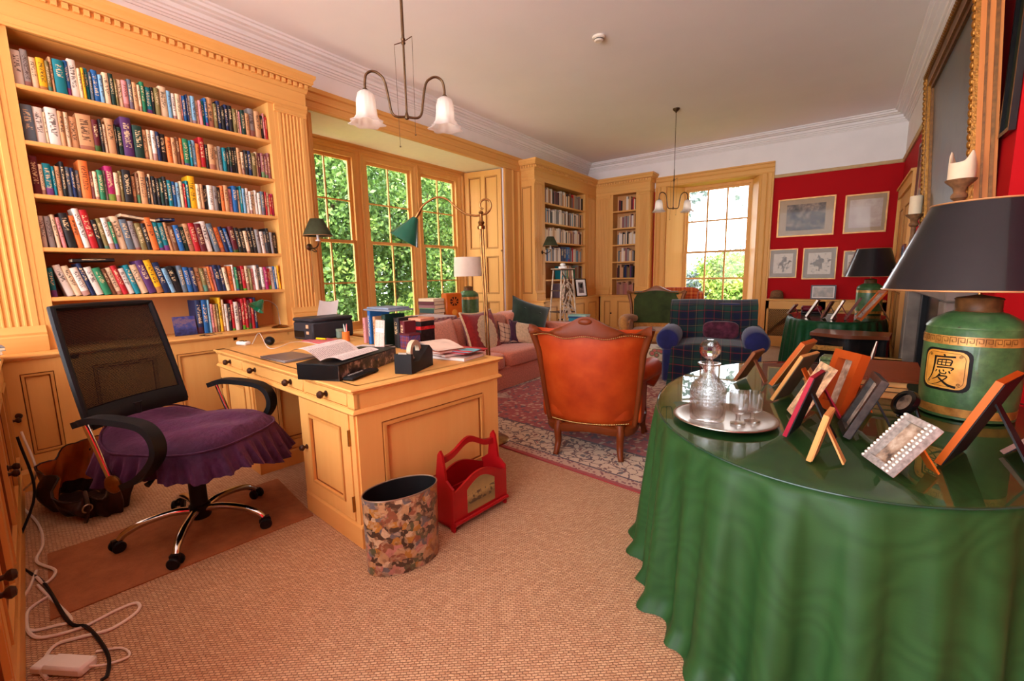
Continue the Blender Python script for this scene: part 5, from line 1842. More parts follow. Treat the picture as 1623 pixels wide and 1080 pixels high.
def louis_chair(name, label, loc, rz, leather, wood_m, W=.80, H=1.0, crest=.09, leg=.25, seat=.42, cushion_m=None, back_only=False, nails=True):
    """carved show-wood bergere; local front is +y"""
    t = thing(name, label, 'chair', loc, rz)

    def hw(v):
        return (.31 + .07 * v ** .8 + .035 * max(0, v - .75) / .25) * W / .8

    def surf(u, v, o=0.0):          # u -1..1, v 0..1, back panel
        w_ = hw(v)
        y = -.30 - .12 * v + .10 * abs(u) ** 2.2 - o
        return Vector((u * w_, y, leg + v * (H - crest - leg)))

    def top_z(u):
        return H - crest + crest * (math.exp(-(u / .33) ** 2)) - .03 * math.exp(-((abs(u) - .72) / .16) ** 2) + .02 * max(0, (abs(u) - .8) / .2)
    MB().grid(lambda u, v: surf(2 * u - 1, v, .045 * math.sin(PI * min(1, v * 1.02)) ** .5 * (1 - abs(2 * u - 1) ** 6)), 28, 20, flip=True).build('outer_back', leather, t, ang=180)
    MB().grid(lambda u, v: surf((2 * u - 1) * .94, v * .93, -.05 * math.sin(PI * v) * (1 - (2 * u - 1) ** 4) - .03), 28, 20).build('inner_back', cushion_m or leather, t, ang=180)
    # crest rail, carved to a hump with ears
    n = 40
    vs, fs = [], []
    for i in range(n + 1):
        u = -1.04 + 2.08 * i / n
        s0 = surf(max(-1, min(1, u)), 1)
        s0.x = u * hw(1)
        zt_ = top_z(u)
        zb_ = H - crest - .042 + .012 * abs(u) + .010 * math.cos(u * 9)
        for (dy_, zz) in ((-.05, zb_), (-.055, (zb_ + zt_) / 2), (-.035, zt_), (.03, zt_ - .006), (.045, (zb_ + zt_) / 2), (.04, zb_)):
            vs.append((s0.x, s0.y + dy_, zz))
    k = 6
    for i in range(n):
        for j in range(k):
            fs.append((i * k + j, (i + 1) * k + j, (i + 1) * k + (j + 1) % k, i * k + (j + 1) % k))
    fs += [tuple(range(k))[::-1], tuple(n * k + j for j in range(k))]
    cr = MB().add(vs, fs).build('crest_rail', wood_m, t, ang=60)
    MB().ball((0, surf(0, 1).y - .045, H - .035), .03, 10, 6, (1.6, .5, .8)).build('carved_boss', wood_m, cr)
    # side stiles
    for s_ in (-1, 1):
        pts = [surf(s_, v) + Vector((s_ * .008, -.004, 0)) for v in [i / 12 for i in range(13)]]
        MB().tube(pts, [.020 + .012 * (i / 12) ** 3 for i in range(13)], 10).build('back_stile', wood_m, t)
    # seat rail, serpentine
    loop_ = []
    for i in range(41):
        a = 2 * PI * i / 40
        x, y = rr(a, .345 * W / .8, .335, 3.5)
        if y > 0:
            x *= 1.08
        loop_.append((x, y, leg - .01 + .012 * math.cos(4 * a)))
    rail = MB()
    vs, fs = [], []
    for (x, y, z) in loop_[:-1]:
        for (sc_, dz) in ((1.0, -.035), (1.03, -.015), (1.03, .02), (.96, .03), (.9, -.03)):
            vs.append((x * sc_, y * sc_, z + dz))
    for i in range(40):
        for j in range(5):
            i2 = (i + 1) % 40
            fs.append((i * 5 + j, i2 * 5 + j, i2 * 5 + (j + 1) % 5, i * 5 + (j + 1) % 5))
    rail.add(vs, fs).build('seat_rail', wood_m, t, ang=60)
    for (x, y, dx_, dy_) in ((-.225, -.29, -.3, -1), (.225, -.29, .3, -1), (-.34, .29, -.5, .8), (.34, .29, .5, .8)):
        mb = MB()
        cabriole(mb, (x * W / .8, y), Vector((dx_, dy_)).normalized(), leg + .02)
        mb.build('leg', wood_m, t, ang=60)
    mb = MB()
    sq(mb, (0, .02, seat - .08), (.33 * W / .8, .33, .10), .4, .4)
    mb.build('seat', cushion_m or leather, t, ang=180)
    mb = MB()
    sq(mb, (0, .045, leg + .05), (.335 * W / .8, .285, .09), .25, .35)
    mb.build('seat_apron', leather, t, ang=180)
    for s_ in (-1, 1):
        X = s_ * .385 * W / .8
        mb = MB()
        pts = spline([(s_ * .30 * W / .8, -.22, seat + .15), (X * .96, -.06, seat + .17), (X * 1.06, .14, seat + .17), (X * 1.08, .27, seat + .14), (X * 1.04, .32, seat + .06), (X * .98, .30, seat - .0)], 5)
        mb.tube(pts, [.055 + .02 * math.sin(PI * i / len(pts)) for i in range(len(pts))], 14)
        am = mb.build('arm', leather, t, ang=60)
        sq(MB(), (0, 0, 0), (1, 1, 1))
        mb = MB()
        cabriole(mb, (X * .92, .28), (0, 1), seat + .12, .8, .01)
        mb.build('arm_support', wood_m, am, ang=60)
        mb = MB()
        sq(mb, (X * .90, .04, (leg + seat + .16) / 2), (.03, .27, (seat + .16 - leg) / 2), .4, .4)
        mb.build('side_panel', leather, am, ang=180)
    if nails:
        nm = MB().ball((0, 0, 0), .006, 6, 4).mesh('nail_strip', BRASS)
        nl = MB()
        for i in range(60):
            u = -.97 + 1.94 * i / 59
            s0 = surf(u, 1)
            nl.ball((u * hw(.93), s0.y - .052, H - crest - .054 + .012 * abs(u) + .010 * math.cos(u * 9)), .006, 6, 4)
        for i in range(50):
            u = -.9 + 1.8 * i / 49
            s0 = surf(u, 0.02, .03)
            nl.ball((s0.x, s0.y - .004, leg + .028), .0055, 6, 4)
        o = nl.build('nail_trim', BRASS, t)
        o['kind'] = 'stuff'
    return t


LEATH = NT('orange_tan_leather')
ln_ = LEATH.noise(LEATH.coord('Object'), 5, 5, .6)
LEATH.pr(base=LEATH.ramp(ln_.outputs[0], [(.3, lin((148, 46, 8))), (.55, lin((168, 60, 14))), (.8, lin((186, 80, 28)))]), rough=.5, coat=.0, spec=.25)
LEATH.bump(LEATH.noise(LEATH.coord('Object'), 130, 3).outputs[0], .1, .002)
LEATH = LEATH.m
WALN = wood('polished_walnut', (122, 54, 18), (84, 34, 10), 'z', .45, coat=.03)
e0, e1 = AZ(883, 722, 0), AZ(982, 734, 0)
ev = e1 - e0
orz = math.atan2(ev.y, ev.x)
oc = (e0 + e1) / 2 + Vector((-math.sin(orz), math.cos(orz), 0)) * .33
louis_chair('leather_armchair', 'orange tan leather armchair with a carved crest seen from behind', oc + Vector((0, 0, .012)), orz, LEATH, WALN, W=.78, H=1.03, leg=.225)

gp = AY(1035, 480, 7.0)
TANF = fabric('old_gold_fabric', (176, 116, 56), .2, 30)
gc = louis_chair('carved_armchair', 'carved wood armchair facing the camera with a green velvet back', Vector((gp.x + .02, 7.0, .012)), PI + .25, TANF, WOODMD, W=.84, H=1.10, leg=.24, cushion_m=TANF, nails=False)
mb = MB()
mb.grid(lambda u, v: ((2 * u - 1) * (.33 + .02 * v), -.235 - .14 * v + .04 * abs(2 * u - 1) ** 2 + .02 * math.sin(3 * v), .50 + .50 * v + .02 * math.cos(PI * (2 * u - 1)) * v), 24, 20)
t = thing('green_velvet_throw', 'green velvet cloth hung over the back of the carved armchair', 'throw', gc.location, PI + .25)
GV = fabric('moss_velvet', (46, 56, 20), .4, 6, sheen=.5)
mb.build('front_fall', GV, t, ang=180)
MB().grid(lambda u, v: ((2 * u - 1) * .34, -.375 - .10 * v + .04 * abs(2 * u - 1) ** 2, 1.0 + .025 * math.sin(PI * v) - .12 * v * v), 20, 8).build('back_fall', GV, t, ang=180)


def wing_chair(label, loc, rz, tart, redm):
    t = thing('wing_armchair', label, 'chair', loc, rz)
    mb = MB()
    sbox(mb, -.38, .38, -.38, -.24, .35, 1.06, .3)
    mb.build('back', tart, t, ang=180)
    mb = MB()
    sbox(mb, -.3, .3, -.26, -.20, .45, .80, .4)
    mb.build('inner_back', redm, t, ang=180)
    for s_ in (-1, 1):
        mb = MB()
        sbox(mb, s_ * .37 - .05, s_ * .37 + .05, -.36, -.06, .55, .99, .45)
        mb.build('wing', tart, t, ang=180)
        mb = MB()
        sbox(mb, s_ * .38 - .07, s_ * .38 + .07, -.34, .34, .12, .60, .35)
        mb.build('arm', tart, t, ang=180)
    mb = MB()
    sbox(mb, -.31, .31, -.25, .36, .30, .47, .3)
    mb.build('seat_cushion', redm, t, ang=180)
    MB().bbox(-.40, .40, -.34, .33, .14, .32, .03).build('base', tart, t)
    for x in (-.35, .35):
        for y in (-.32, .3):
            MB().lathe([(.02, 0), (.028, .14)], 10, c=(x, y, 0)).build('leg', WOODDK, t)
    return t


ORT = tartan('orange_tartan', (206, 96, 44), [(.15, .2, (164, 44, 30), 1), (.4, .06, (230, 170, 90), 1), (.65, .16, (150, 60, 30), 1), (.88, .04, (70, 60, 40), 1)], 7)
wp = AY(1088, 470, 7.95)
wing_chair('orange tartan wing armchair by the far window', Vector((wp.x - .12, 7.85, .0)), PI + .3, ORT, fabric('scarlet_fabric', (196, 20, 22), .1, 20))

# blue armchair with tartan throw
BLT = tartan('blackwatch_tartan', (28, 36, 38), [(.1, .22, (20, 24, 46), 1), (.3, .03, (116, 36, 36), 1), (.45, .2, (32, 60, 48), 1), (.62, .015, (120, 104, 60), 1), (.8, .2, (22, 26, 42), 1), (.93, .03, (110, 34, 42), 1)], 3.4)
BLV = fabric('blue_velvet', (28, 31, 78), .35, 6, sheen=.3)
bp = Vector((-1.22, 5.66, .012))
bl = thing('tartan_armchair', 'blue rolled arm armchair covered with a dark tartan rug', 'chair', bp, PI + .20)
mb = MB()
sbox(mb, -.46, .46, -.40, -.16, .30, .93, .3)
mb.build('back', BLV, bl, ang=180)
mb = MB()
sbox(mb, -.34, .34, -.30, .42, .26, .46, .28)
mb.build('seat_cushion', BLV, bl, ang=180)
MB().bbox(-.50, .50, -.36, .40, .03, .30, .03).build('base', BLV, bl)
for s_ in (-1, 1):
    mb = MB().bbox(s_ * .43 - .08, s_ * .43 + .08, -.34, .42, .04, .48, .03)
    mb.tube([(s_ * .455, -.36, .54), (s_ * .455, -.30, .54), (s_ * .455, .40, .54), (s_ * .455, .425, .54)], [.10, .13, .13, .115], 20)
    ar = mb.build('arm', BLV, bl, ang=50)
    MB().lathe([(0, .015), (.10, .01), (.115, 0)], 20, M=Matrix.Translation((s_ * .455, .425, .54)) @ Matrix.Rotation(-PI / 2, 4, 'X')).build('arm_scroll', BLV, ar)
th = thing('tartan_rug_throw', 'dark tartan rug spread over the blue armchair', 'throw', bp, PI + .20)


def throw(u, v):
    x = (2 * u - 1) * .40
    L = [(-.45, .60), (-.44, .90), (-.40, .965), (-.28, .965), (-.14, .90), (-.11, .60), (-.06, .50), (.10, .495), (.40, .488), (.455, .46), (.46, .30), (.475, .16), (.50, .015)]
    k = v * (len(L) - 1)
    i = min(int(k), len(L) - 2)
    f = k - i
    y, z = L[i][0] * (1 - f) + L[i + 1][0] * f, L[i][1] * (1 - f) + L[i + 1][1] * f
    wide = 1.0 + (.22 if v < .42 else (-.16 if v < .70 else .12 * (v - .7) / .3))
    if .5 < v < .72:
        z += .02 * (1 - (2 * u - 1) ** 2)
    return (x * wide, y + .01 * math.sin(14 * x + 3 * v), z + .004 * math.sin(11 * x))


MB().grid(throw, 30, 50).build('cloth', BLT, th, ang=180)
MB().grid(lambda u, v: tuple(Vector(throw(u, 0)) + Vector((0, -.004, -.03 * v))), 30, 3).build('fringe', BLT, th, ang=180)
mb = MB()
sbox(mb, -.30, .10, -.13, -.03, .50, .72, .6)
tag(mb.build('cushion', fabric('wine_check', (74, 30, 44), .6, 18), None, bp, PI + .20), 'wine red cushion leaning in the tartan armchair', 'cushion')

# flowered footstool
fp = AZ(1046, 604, 0)
t = thing('footstool', 'small flowered tapestry footstool beside the leather armchair', 'footstool', (fp.x - .20, fp.y + .10, .012), .3)


def mk_floral():
    s = NT('floral_tapestry')
    vo = s.n('ShaderNodeTexVoronoi', {'Vector': s.coord('Object'), 'Scale': 11.0})
    s.pr(base=s.ramp(vo.outputs['Distance'], [(0, lin((150, 40, 44))), (.2, lin((190, 96, 84))), (.34, lin((84, 92, 60))), (.46, lin((206, 184, 152))), (.8, lin((196, 170, 138)))]), rough=.9, sheen=.2)
    return s.m


mb = MB()
sbox(mb, -.24, .24, -.2, .2, .2, .40, .3)
mb.build('pad', mk_floral(), t, ang=180)
MB().bbox(-.23, .23, -.19, .19, .16, .22, .01).build('frame', WOODDK, t)
for x in (-.2, .2):
    for y in (-.16, .16):
        MB().lathe([(.012, 0), (.02, .02), (.016, .08), (.024, .17)], 10, c=(x, y, 0)).build('leg', WOODDK, t)

# ------------------------------------------------------------------ round tables with green cloths
def mk_moire(name, a, b):
    s = NT(name)
    v = s.coord('Object')
    x, y, z = s.xyz(v)[:3]
    ang = s.math('ARCTAN2', y, x)
    n = s.noise(v, 2.2, 2)
    w_ = s.math('SINE', s.math('MULTIPLY_ADD', n.outputs[0], 90.0, s.math('MULTIPLY', z, 60.0)))
    w2 = s.math('MULTIPLY_ADD', w_, .5, .5)
    fine = s.noise(s.coord('Object', (6, 6, 160)), 2, 2)
    s.pr(base=s.mix(s.math('MULTIPLY', s.math('ADD', w2, fine.outputs[0]), .35), lin(a), lin(b)), rough=.5, spec=.22)
    return s.m


MOIRE = mk_moire('green_moire_silk', (28, 60, 26), (42, 80, 38))
MOIRE2 = mk_moire('green_moire_silk_far', (16, 62, 34), (30, 84, 46))


def cloth_table(nm, label, clabel, glabel, c, a, b, z, mat, nf=22, flare=.07, seed=1):
    t = thing('round_table', label, 'table', (*c, 0), 0)
    MB().lathe([(.0, z - .034), (.97, z - .034), (1, z - .02), (.99, z - .012), (0, z - .012)], 48, sx=a, sy=b).build('table_top', WOODDK, t)
    MB().lathe([(.05, .02), (.06, .1), (.04, .3), (.07, .55), (.05, z - .034)], 16).build('pedestal', WOODDK, t)
    MB().lathe([(.24, .002), (.26, .02), (.1, .05), (.05, .08)], 20).build('foot', WOODDK, t)
    ct = thing('tablecloth', clabel, 'tablecloth', (*c, 0), 0)
    rn = random.Random(seed)
    ph = [rn.uniform(0, 6.28) for _ in range(6)]

    def fn(u, v):
        th = 2 * PI * u
        if v < .2:
            r = v / .2
            zz = z - .008
            return (a * 1.005 * r * math.cos(th), b * 1.005 * r * math.sin(th), zz)
        k = (v - .2) / .8
        amp = (.002 + .046 * k ** .7)
        f = math.sin(nf * th + 1.6 * math.sin(3 * th + ph[0]) + ph[1]) * .55 + .45 * math.sin(nf * .63 * th // 1 * 0 + round(nf * .6) * th + 2 * math.sin(2 * th + ph[2]) + ph[3]) + .3 * math.sin(5 * th + ph[4]) * k
        f = math.copysign(abs(f) ** .7, f)
        d = .012 * min(1, k * 12) + flare * k + amp * f
        zz = z - .010 - .016 * min(1, k * 10) - (z - .012 - .018) * max(0, k - .02) / .98
        puddle = .03 * max(0, k - .93) / .07
        return ((a + d + puddle) * math.cos(th), (b + d + puddle) * math.sin(th), max(.004, zz))
    MB().grid(fn, 400, 44, wrap=True).build('cloth', mat, ct, ang=180)
    g = thing('glass_table_top', glabel, 'glass top', (*c, z - .0065), 0)
    MB().lathe([(1.004, .003), (1.0, .006), (0, .006)], 96, sx=a, sy=b, closed=True).build('sheet', SHEET, g)
    MB().tube([(a * 1.006 * math.cos(q), b * 1.006 * math.sin(q), .003) for q in [2 * PI * i / 120 for i in range(121)]], .003, 6).build('polished_edge', plain('glass_edge_%s' % nm, (34, 62, 48), .15, var=.1), g)
    return t


TC, TA, TB, TZ = (0.0, 2.385), .70, 1.0, .74
cloth_table('near', 'large round table under a green cloth in the right foreground', 'shiny green moire cloth hanging to the floor in the right foreground', 'sheet of glass on the green table in the right foreground', TC, TA, TB, TZ, MOIRE, 31, .05, 3)
FC, FA, FB_, FZ = (-.05, 7.25), .52, .92, .72
cloth_table('far', 'round table under a green cloth by the far radiator', 'dark green cloth on the table by the far radiator', 'sheet of glass on the green table by the far radiator', FC, FA, FB_, FZ, MOIRE2, 30, .04, 8)
TT = TZ + .0008


# ------------------------------------------------------------------ photograph frames
def mk_photo(name, seed):
    s = NT(name)
    v = s.coord('Object', loc=(seed, seed * 2, 0))
    n = s.noise(v, 24, 4, .6)
    s.pr(base=s.ramp(n.outputs[0], [(.3, lin((70, 56, 48))), (.5, lin((168, 140, 116))), (.7, lin((206, 188, 166)))]), rough=.3)
    return s.m


PHOTOS = [mk_photo('photo_%d' % i, i * 3.7) for i in range(3)]


def photo_frame(label, base, az, lean, h, w_, t_, rim_m, back_m=None, rim=.02, leg_m=None, shift=0.0, beads=False, group='photograph frames on the near green table', zt=None):
    """near bottom corner at base; az: azimuth (deg, from +Y to +X) of the backward lean"""
    a = math.radians(az)
    e = Vector((math.sin(a), math.cos(a), 0))                # leans this way
    wd = Vector((-math.cos(a), math.sin(a), 0))              # along the width
    if wd.y < 0:
        wd = -wd
    th = thing('photo_frame', label, 'picture frame', base, 0, group)
    lean = math.radians(lean)
    # local frame: x along width (away from the camera), y up the frame, z = front normal
    up = e * math.sin(lean) + Vector((0, 0, math.cos(lean)))
    M = frame_M((0, 0, 0), wd, up)
    nrm = wd.cross(up)
    sg = 1 if nrm.dot(-e) > 0 else -1
    z0, z1 = sorted((0, sg * t_))

    def B(mb, x0, x1, y0, y1, za, zb):
        lo, hi = sorted((sg * za, sg * zb))
        return mb.box(x0, x1, y0, y1, lo, hi, M)
    dn = Vector((0, 0, math.sin(lean) * t_)) * 0
    r = MB()
    for (x0, x1, y0, y1) in ((0, rim, 0, h), (w_ - rim, w_, 0, h), (rim, w_ - rim, 0, rim), (rim, w_ - rim, h - rim, h)):
        B(r, x0, x1, y0, y1, -.001, t_)
    r.build('rim', rim_m, th)
    b = MB()
    B(b, .003, w_ - .003, .003, h - .003, -.004, -.001)
    b.build('backing', back_m or BLACKP, th)
    p = MB()
    B(p, rim, w_ - rim, rim, h - rim, .0005, .003)
    p.build('photograph', PHOTOS[int(h * 1000) % 3], th)
    # easel leg: from the middle of the back down to the table
    mid = wd * (w_ * .5) + up * (h * .72)
    foot_d = math.sin(lean) * h * .72 + h * .33
    foot = wd * (w_ * .5) + e * foot_d
    foot.z = .002
    dirv = foot - mid
    Ml = frame_M(mid, wd, dirv)
    lw_ = min(.05, w_ * .3)
    L = dirv.length
    vs = [(-lw_ * .35, 0, -.0025), (lw_ * .35, 0, -.0025), (lw_ * .6, L, -.0025), (-lw_ * .6, L, -.0025), (-lw_ * .35, 0, .0025), (lw_ * .35, 0, .0025), (lw_ * .6, L, .0025), (-lw_ * .6, L, .0025)]
    MB().add(vs, [(3, 2, 1, 0), (4, 5, 6, 7), (0, 1, 5, 4), (1, 2, 6, 5), (2, 3, 7, 6), (3, 0, 4, 7)], Ml).build('easel_leg', leg_m or back_m or BLACKP, th)
    if beads:
        bm = MB().ball((0, 0, 0), .0042, 8, 5).mesh('bead', plain('pearl_bead', (236, 222, 206), .25))
        n = int(h / .011)
        for i in range(n):
            for x in (.004, w_ - .004, rim + .004):
                q = M @ Vector((x, .006 + (h - .012) * i / (n - 1), sg * (t_ + .001)))
                shared('bead', bm, th, q)
    return th


LACQ = plain('crimson_lacquer', (150, 22, 44), .35, var=.1)
PATT = plain('patchwork_paper', (204, 166, 126), .5, var=.5, scale=40)
BEECH = wood('beech', (212, 156, 90), (190, 128, 66), 'z', .4)
DKSIL = plain('dark_silver', (58, 50, 46), .3, .5, var=.5, scale=40)


def fr_at(px, py, dz=.004):
    return AZ(px, py, TT) + Vector((0, 0, dz))


photo_frame('honey wood photo frame seen edge on, furthest left of the near table frames', fr_at(1223, 613), 104, 30, .26, .18, .018, ORWOOD, BEECH)
photo_frame('wooden photo frame with a wide orange easel leg beside the silver tray', fr_at(1224, 637), 108, 27, .24, .17, .012, BEECH, plain('olive_backing', (96, 84, 62), .7), leg_m=ORWOOD)
photo_frame('crimson edged photo frame standing behind the silver tray', fr_at(1245.5, 695), 100, 17, .23, .16, .012, LACQ, BLACKP)
photo_frame('patterned photo frame with a crimson easel leg in the middle of the table', fr_at(1268, 672), 72, 27, .235, .15, .012, PATT, LACQ, leg_m=LACQ)
photo_frame('thick orange wooden frame holding an old photograph', fr_at(1342, 663), 56, 16, .25, .15, .035, wood('red_brown_wood', (178, 74, 24), (146, 52, 12), 'z', .35), ORWOOD, rim=.034)
photo_frame('dark silver photo frame with a black easel leg', fr_at(1346, 699), 84, 23, .225, .16, .02, DKSIL, BLACKP, rim=.022)
photo_frame('small plain beech photo frame nearest the table edge', fr_at(1284, 735), 97, 13, .155, .11, .012, BEECH, BEECH, rim=.014)
photo_frame('beaded pearl photo frame with an orange wooden edge', fr_at(1415, 760), 66, 37, .175, .13, .02, plain('mother_of_pearl', (150, 140, 132), .3, var=.3, scale=90), ORWOOD, leg_m=ORWOOD, beads=True)
photo_frame('large orange wood photo frame with a black back at the right edge', fr_at(1490, 740), 112, 21, .285, .22, .016, ORWOOD, BLACKP)
photo_frame('wooden photo frame behind the decanter at the far side of the table', fr_at(1165, 605), 102, 29, .185, .14, .012, WOODMD, WOODMD)
photo_frame('dark framed photograph lying behind the large orange frame at the right edge', fr_at(1590, 722), 118, 40, .16, .13, .012, plain('rose_brown', (150, 110, 96), .5), BLACKP)
# small round frame
p = fr_at(1432, 662)
t = thing('photo_frame', 'small round black photo frame on a stand', 'picture frame', p, 0, 'photograph frames on the near green table')
Mr = Matrix.Translation((0, 0, .055)) @ Vector((-.75, -.45, .5)).to_track_quat('Z', 'Y').to_matrix().to_4x4()
MB().lathe([(.034, -.008), (.052, -.008), (.054, 0), (.05, .01), (.036, .012), (.034, .004)], 32, M=Mr, closed=True).build('rim', BLACKG, t)
MB().lathe([(0, .0), (.036, .0)], 24, M=Mr).build('photograph', PHOTOS[1], t)
MB().tube([(.03, .02, .05), (.045, .01, .002)], .006, 6).tube([(.01, .04, .05), (.02, .055, .002)], .006, 6).tube([(-.01, -.01, .02), (-.02, -.02, .002)], .006, 6).build('stand', BLACKG, t)

# boxes, basket and books further back on the table
p = AZ(1330, 588, TT)
t = thing('shell_box', 'small green shell covered box on the near table', 'box', p + Vector((.02, .02, 0)), -.1)
SHB = plain('green_shell', (96, 112, 72), .35, var=.6, scale=90, bump=.5, bscale=90)
MB().bbox(-.11, .11, -.06, .06, 0, .055, .006).build('box', SHB, t)
MB().bbox(-.112, .112, -.062, .062, .056, .08, .01).build('lid', SHB, t)
MB().box(-.113, -.109, -.05, .05, .01, .07).build('silver_end', SILVER, t)
p = AZ(1300, 628, TT)
t = thing('wicker_basket', 'small wicker basket of dried petals on the near table', 'basket', p + Vector((.03, .05, 0)), .2)
WICK = plain('wicker', (160, 110, 62), .8, var=.5, scale=50, bump=.8, bscale=60)
bk_ = MB()
for i in range(6):
    z = .004 + i * .011
    r = .062 + i * .003
    bk_.tube([((r + .003 * math.sin(12 * q + i * PI)) * 1.25 * math.cos(q), (r + .003 * math.sin(12 * q + i * PI)) * math.sin(q), z + .004) for q in [2 * PI * j / 48 for j in range(49)]], .006, 6)
bk_.lathe([(0, .003), (.062, .003)], 24, sx=1.25).build('weave', WICK, t)
pet = MB()
for i in range(60):
    a, r = RND.uniform(0, 6.28), .06 * math.sqrt(RND.random())
    pet.ball((r * 1.2 * math.cos(a), r * math.sin(a), .06 + .02 * RND.random()), .014, 6, 4, (1, .8, .4))
o = pet.build('dried_petals', plain('petals', (206, 156, 110), .8, var=.4, scale=50), t)
o['kind'] = 'stuff'
p = AZ(1412, 640, TT)
for k, (w_, d_, h, c, lab) in enumerate(((.24, .17, .028, (196, 130, 70), 'tan bound book at the bottom of the pile beside the canister lamp'), (.22, .16, .024, (60, 44, 40), 'dark book in the middle of the pile beside the canister lamp'), (.22, .16, .026, (204, 134, 66), 'orange edged book near the top of the pile beside the canister lamp'))):
    t = thing('book', lab, 'book', p + Vector((-.05, .17, (0, .029, .054)[k])), .12 - .08 * k, 'books beside the canister lamp')
    MB().box(-w_ / 2, w_ / 2, -d_ / 2, d_ / 2, 0, .003).box(-w_ / 2, w_ / 2, -d_ / 2, d_ / 2, h - .003, h).box(-w_ / 2, w_ / 2, d_ / 2 - .004, d_ / 2, 0, h).build('cover', plain('bookcover_%d' % k, c, .5), t)
    MB().box(-w_ / 2 + .003, w_ / 2 - .003, -d_ / 2 + .003, d_ / 2 - .004, .003, h - .003).build('pages', plain('edge_%d' % k, (210, 150, 90), .7), t)
t = thing('writing_slope', 'mahogany sloping box beside the canister lamp', 'box', p + Vector((-.04, .18, .081)), .05)
MB().prism([(-.11, 0), (.11, 0), (.11, .06), (-.11, .012)], -.15, .15, 'yz').build('box', WOODDK, t)
MB().box(-.12, .12, -.08, .08, .028, .032, Matrix.Rotation(.21, 4, 'X')).build('leather_panel', plain('slope_grey', (110, 104, 98), .5), t)
t = thing('silver_pen', 'silver dip pen standing behind the thick orange frame', 'pen', AZ(1372, 612, TT) + Vector((0, .06, 0)), 0)
MB().lathe([(.03, 0), (.03, .008), (.012, .02), (.012, .05), (0, .05)], 16).build('holder', SILVER, t)
MB().tube([(0, 0, .04), (.02, .0, .16), (.03, 0, .22)], [.006, .009, .004], 8).build('handle', SILVER, t)

# ------------------------------------------------------------------ decanter, glasses, tray
tr = Vector((-.337, 1.849, TT))
t = thing('silver_tray', 'round silver tray holding the decanter', 'tray', tr, 0)
MB().lathe([(0, .001), (.12, .001), (.135, .003), (.16, .010), (.175, .013), (.185, .014), (.187, .017), (.182, .018), (.172, .017), (.158, .014), (.135, .007), (.12, .0045), (0, .0045)], 64).build('dish', SILVER, t)
MB().tube([(.186 * math.cos(a), .186 * math.sin(a), .0165) for a in [2 * PI * i / 72 for i in range(73)]], .003, 6).build('beaded_rim', SILVER, t)
def mk_crystal(name, cut):
    s = NT(name)
    s.pr(base=(1, 1, 1, 1), rough=.01, trans=1.0, ior=1.42)
    if cut:
        vo_ = s.n('ShaderNodeTexVoronoi', {'Vector': s.coord('Object'), 'Scale': 75.0, 'Randomness': .2}, feature='DISTANCE_TO_EDGE')
        z = s.xyz(s.coord('Object'))[2]
        k = s.math('MULTIPLY', s.math('GREATER_THAN', z, .075), s.math('LESS_THAN', z, .135))
        s.bump(s.math('MULTIPLY', vo_.outputs[0], k), .5, .006)
    tp = s.n('ShaderNodeBsdfTransparent', {'Color': (.985, .985, .98, 1)})
    mx = s.n('ShaderNodeMixShader', {0: .5, 1: s.b, 2: tp})
    s.t.links.new(mx.outputs[0], s.t.nodes['Material Output'].inputs[0])
    return s.m


CRY, CLR = mk_crystal('cut_crystal', True), mk_crystal('clear_crystal', False)
t = thing('decanter', 'cut glass decanter with a faceted ball stopper on the silver tray', 'decanter', (-.39, 1.80, TT + .005), 0)
outp = [(0, .001), (.054, .001), (.062, .006), (.065, .03), (.066, .11), (.064, .132), (.055, .152), (.040, .168), (.028, .18), (.024, .19), (.023, .205), (.028, .214), (.041, .222), (.042, .227), (.034, .228)]
inp = [(.019, .222), (.017, .20), (.020, .188), (.034, .166), (.049, .15), (.058, .130), (.060, .11), (.059, .03), (.050, .016), (0, .014)]
MB().lathe(outp + inp, 40).build('bottle', CRY, t)
MB().lathe([(0, .186), (.012, .187), (.0165, .215), (.0168, .232), (.012, .238), (.013, .244), (.026, .252), (.036, .266), (.039, .281), (.036, .297), (.026, .311), (.012, .318), (0, .318)], 12).build('stopper', CLR, t, ang=5)
for (c, r, h, lab, stem) in (((-.283, 1.815), .034, .125, 'left short stemmed glass on the silver tray', 1), ((-.243, 1.875), .035, .115, 'right short stemmed glass on the silver tray', 1)):
    t = thing('drinking_glass', lab, 'glass', (*c, TT + .006), 0, 'glasses on the silver tray')
    MB().lathe([(r * .92, h * .40), (r * .98, h * .7), (r, h), (r - .0015, h), (r * .96 - .0015, h * .7), (r * .86, h * .42), (r * .4, h * .36), (0, h * .345), (0, h * .31), (r * .5, h * .32), (r * .92, h * .40)], 32, closed=True).build('bowl', CLR, t)
    MB().lathe([(0, 0), (r * .8, 0), (r * .8, .004), (.010, .010), (.007, .02), (.009, h * .28), (0, h * .31)], 24).build('stem_foot', CLR, t)

# ------------------------------------------------------------------ canister lamps with black shades
BSH = plain('black_shade_card', (27, 26, 29), .3, var=.08, coat=.4)
tl, can = tea_lamp('green Chinese tea canister lamp with a black shade in the right foreground', Vector((.428, 2.445, TT)), 1.0, BSH, (.293, .168, .495, .815), plain('copper_rim', (206, 150, 100), .35, .6))
# gold cartouche with a brush drawn character, wrapped on the canister
toward = math.atan2(-2.445, -.428)
GOC = NT('gold_cartouche')
GOC.pr(base=GOC.ramp(GOC.noise(GOC.coord('Object'), 18, 5).outputs[0], [(.35, lin((196, 128, 40))), (.65, lin((226, 166, 72)))]), rough=.4)
INK = plain('black_ink', (22, 16, 14), .5)
RC = .1452


def wrap(a, z, r):           # a = arc length to the right on the canister seen from the camera
    th = toward + (a - .078) / RC
    return (r * math.cos(th), r * math.sin(th), z)


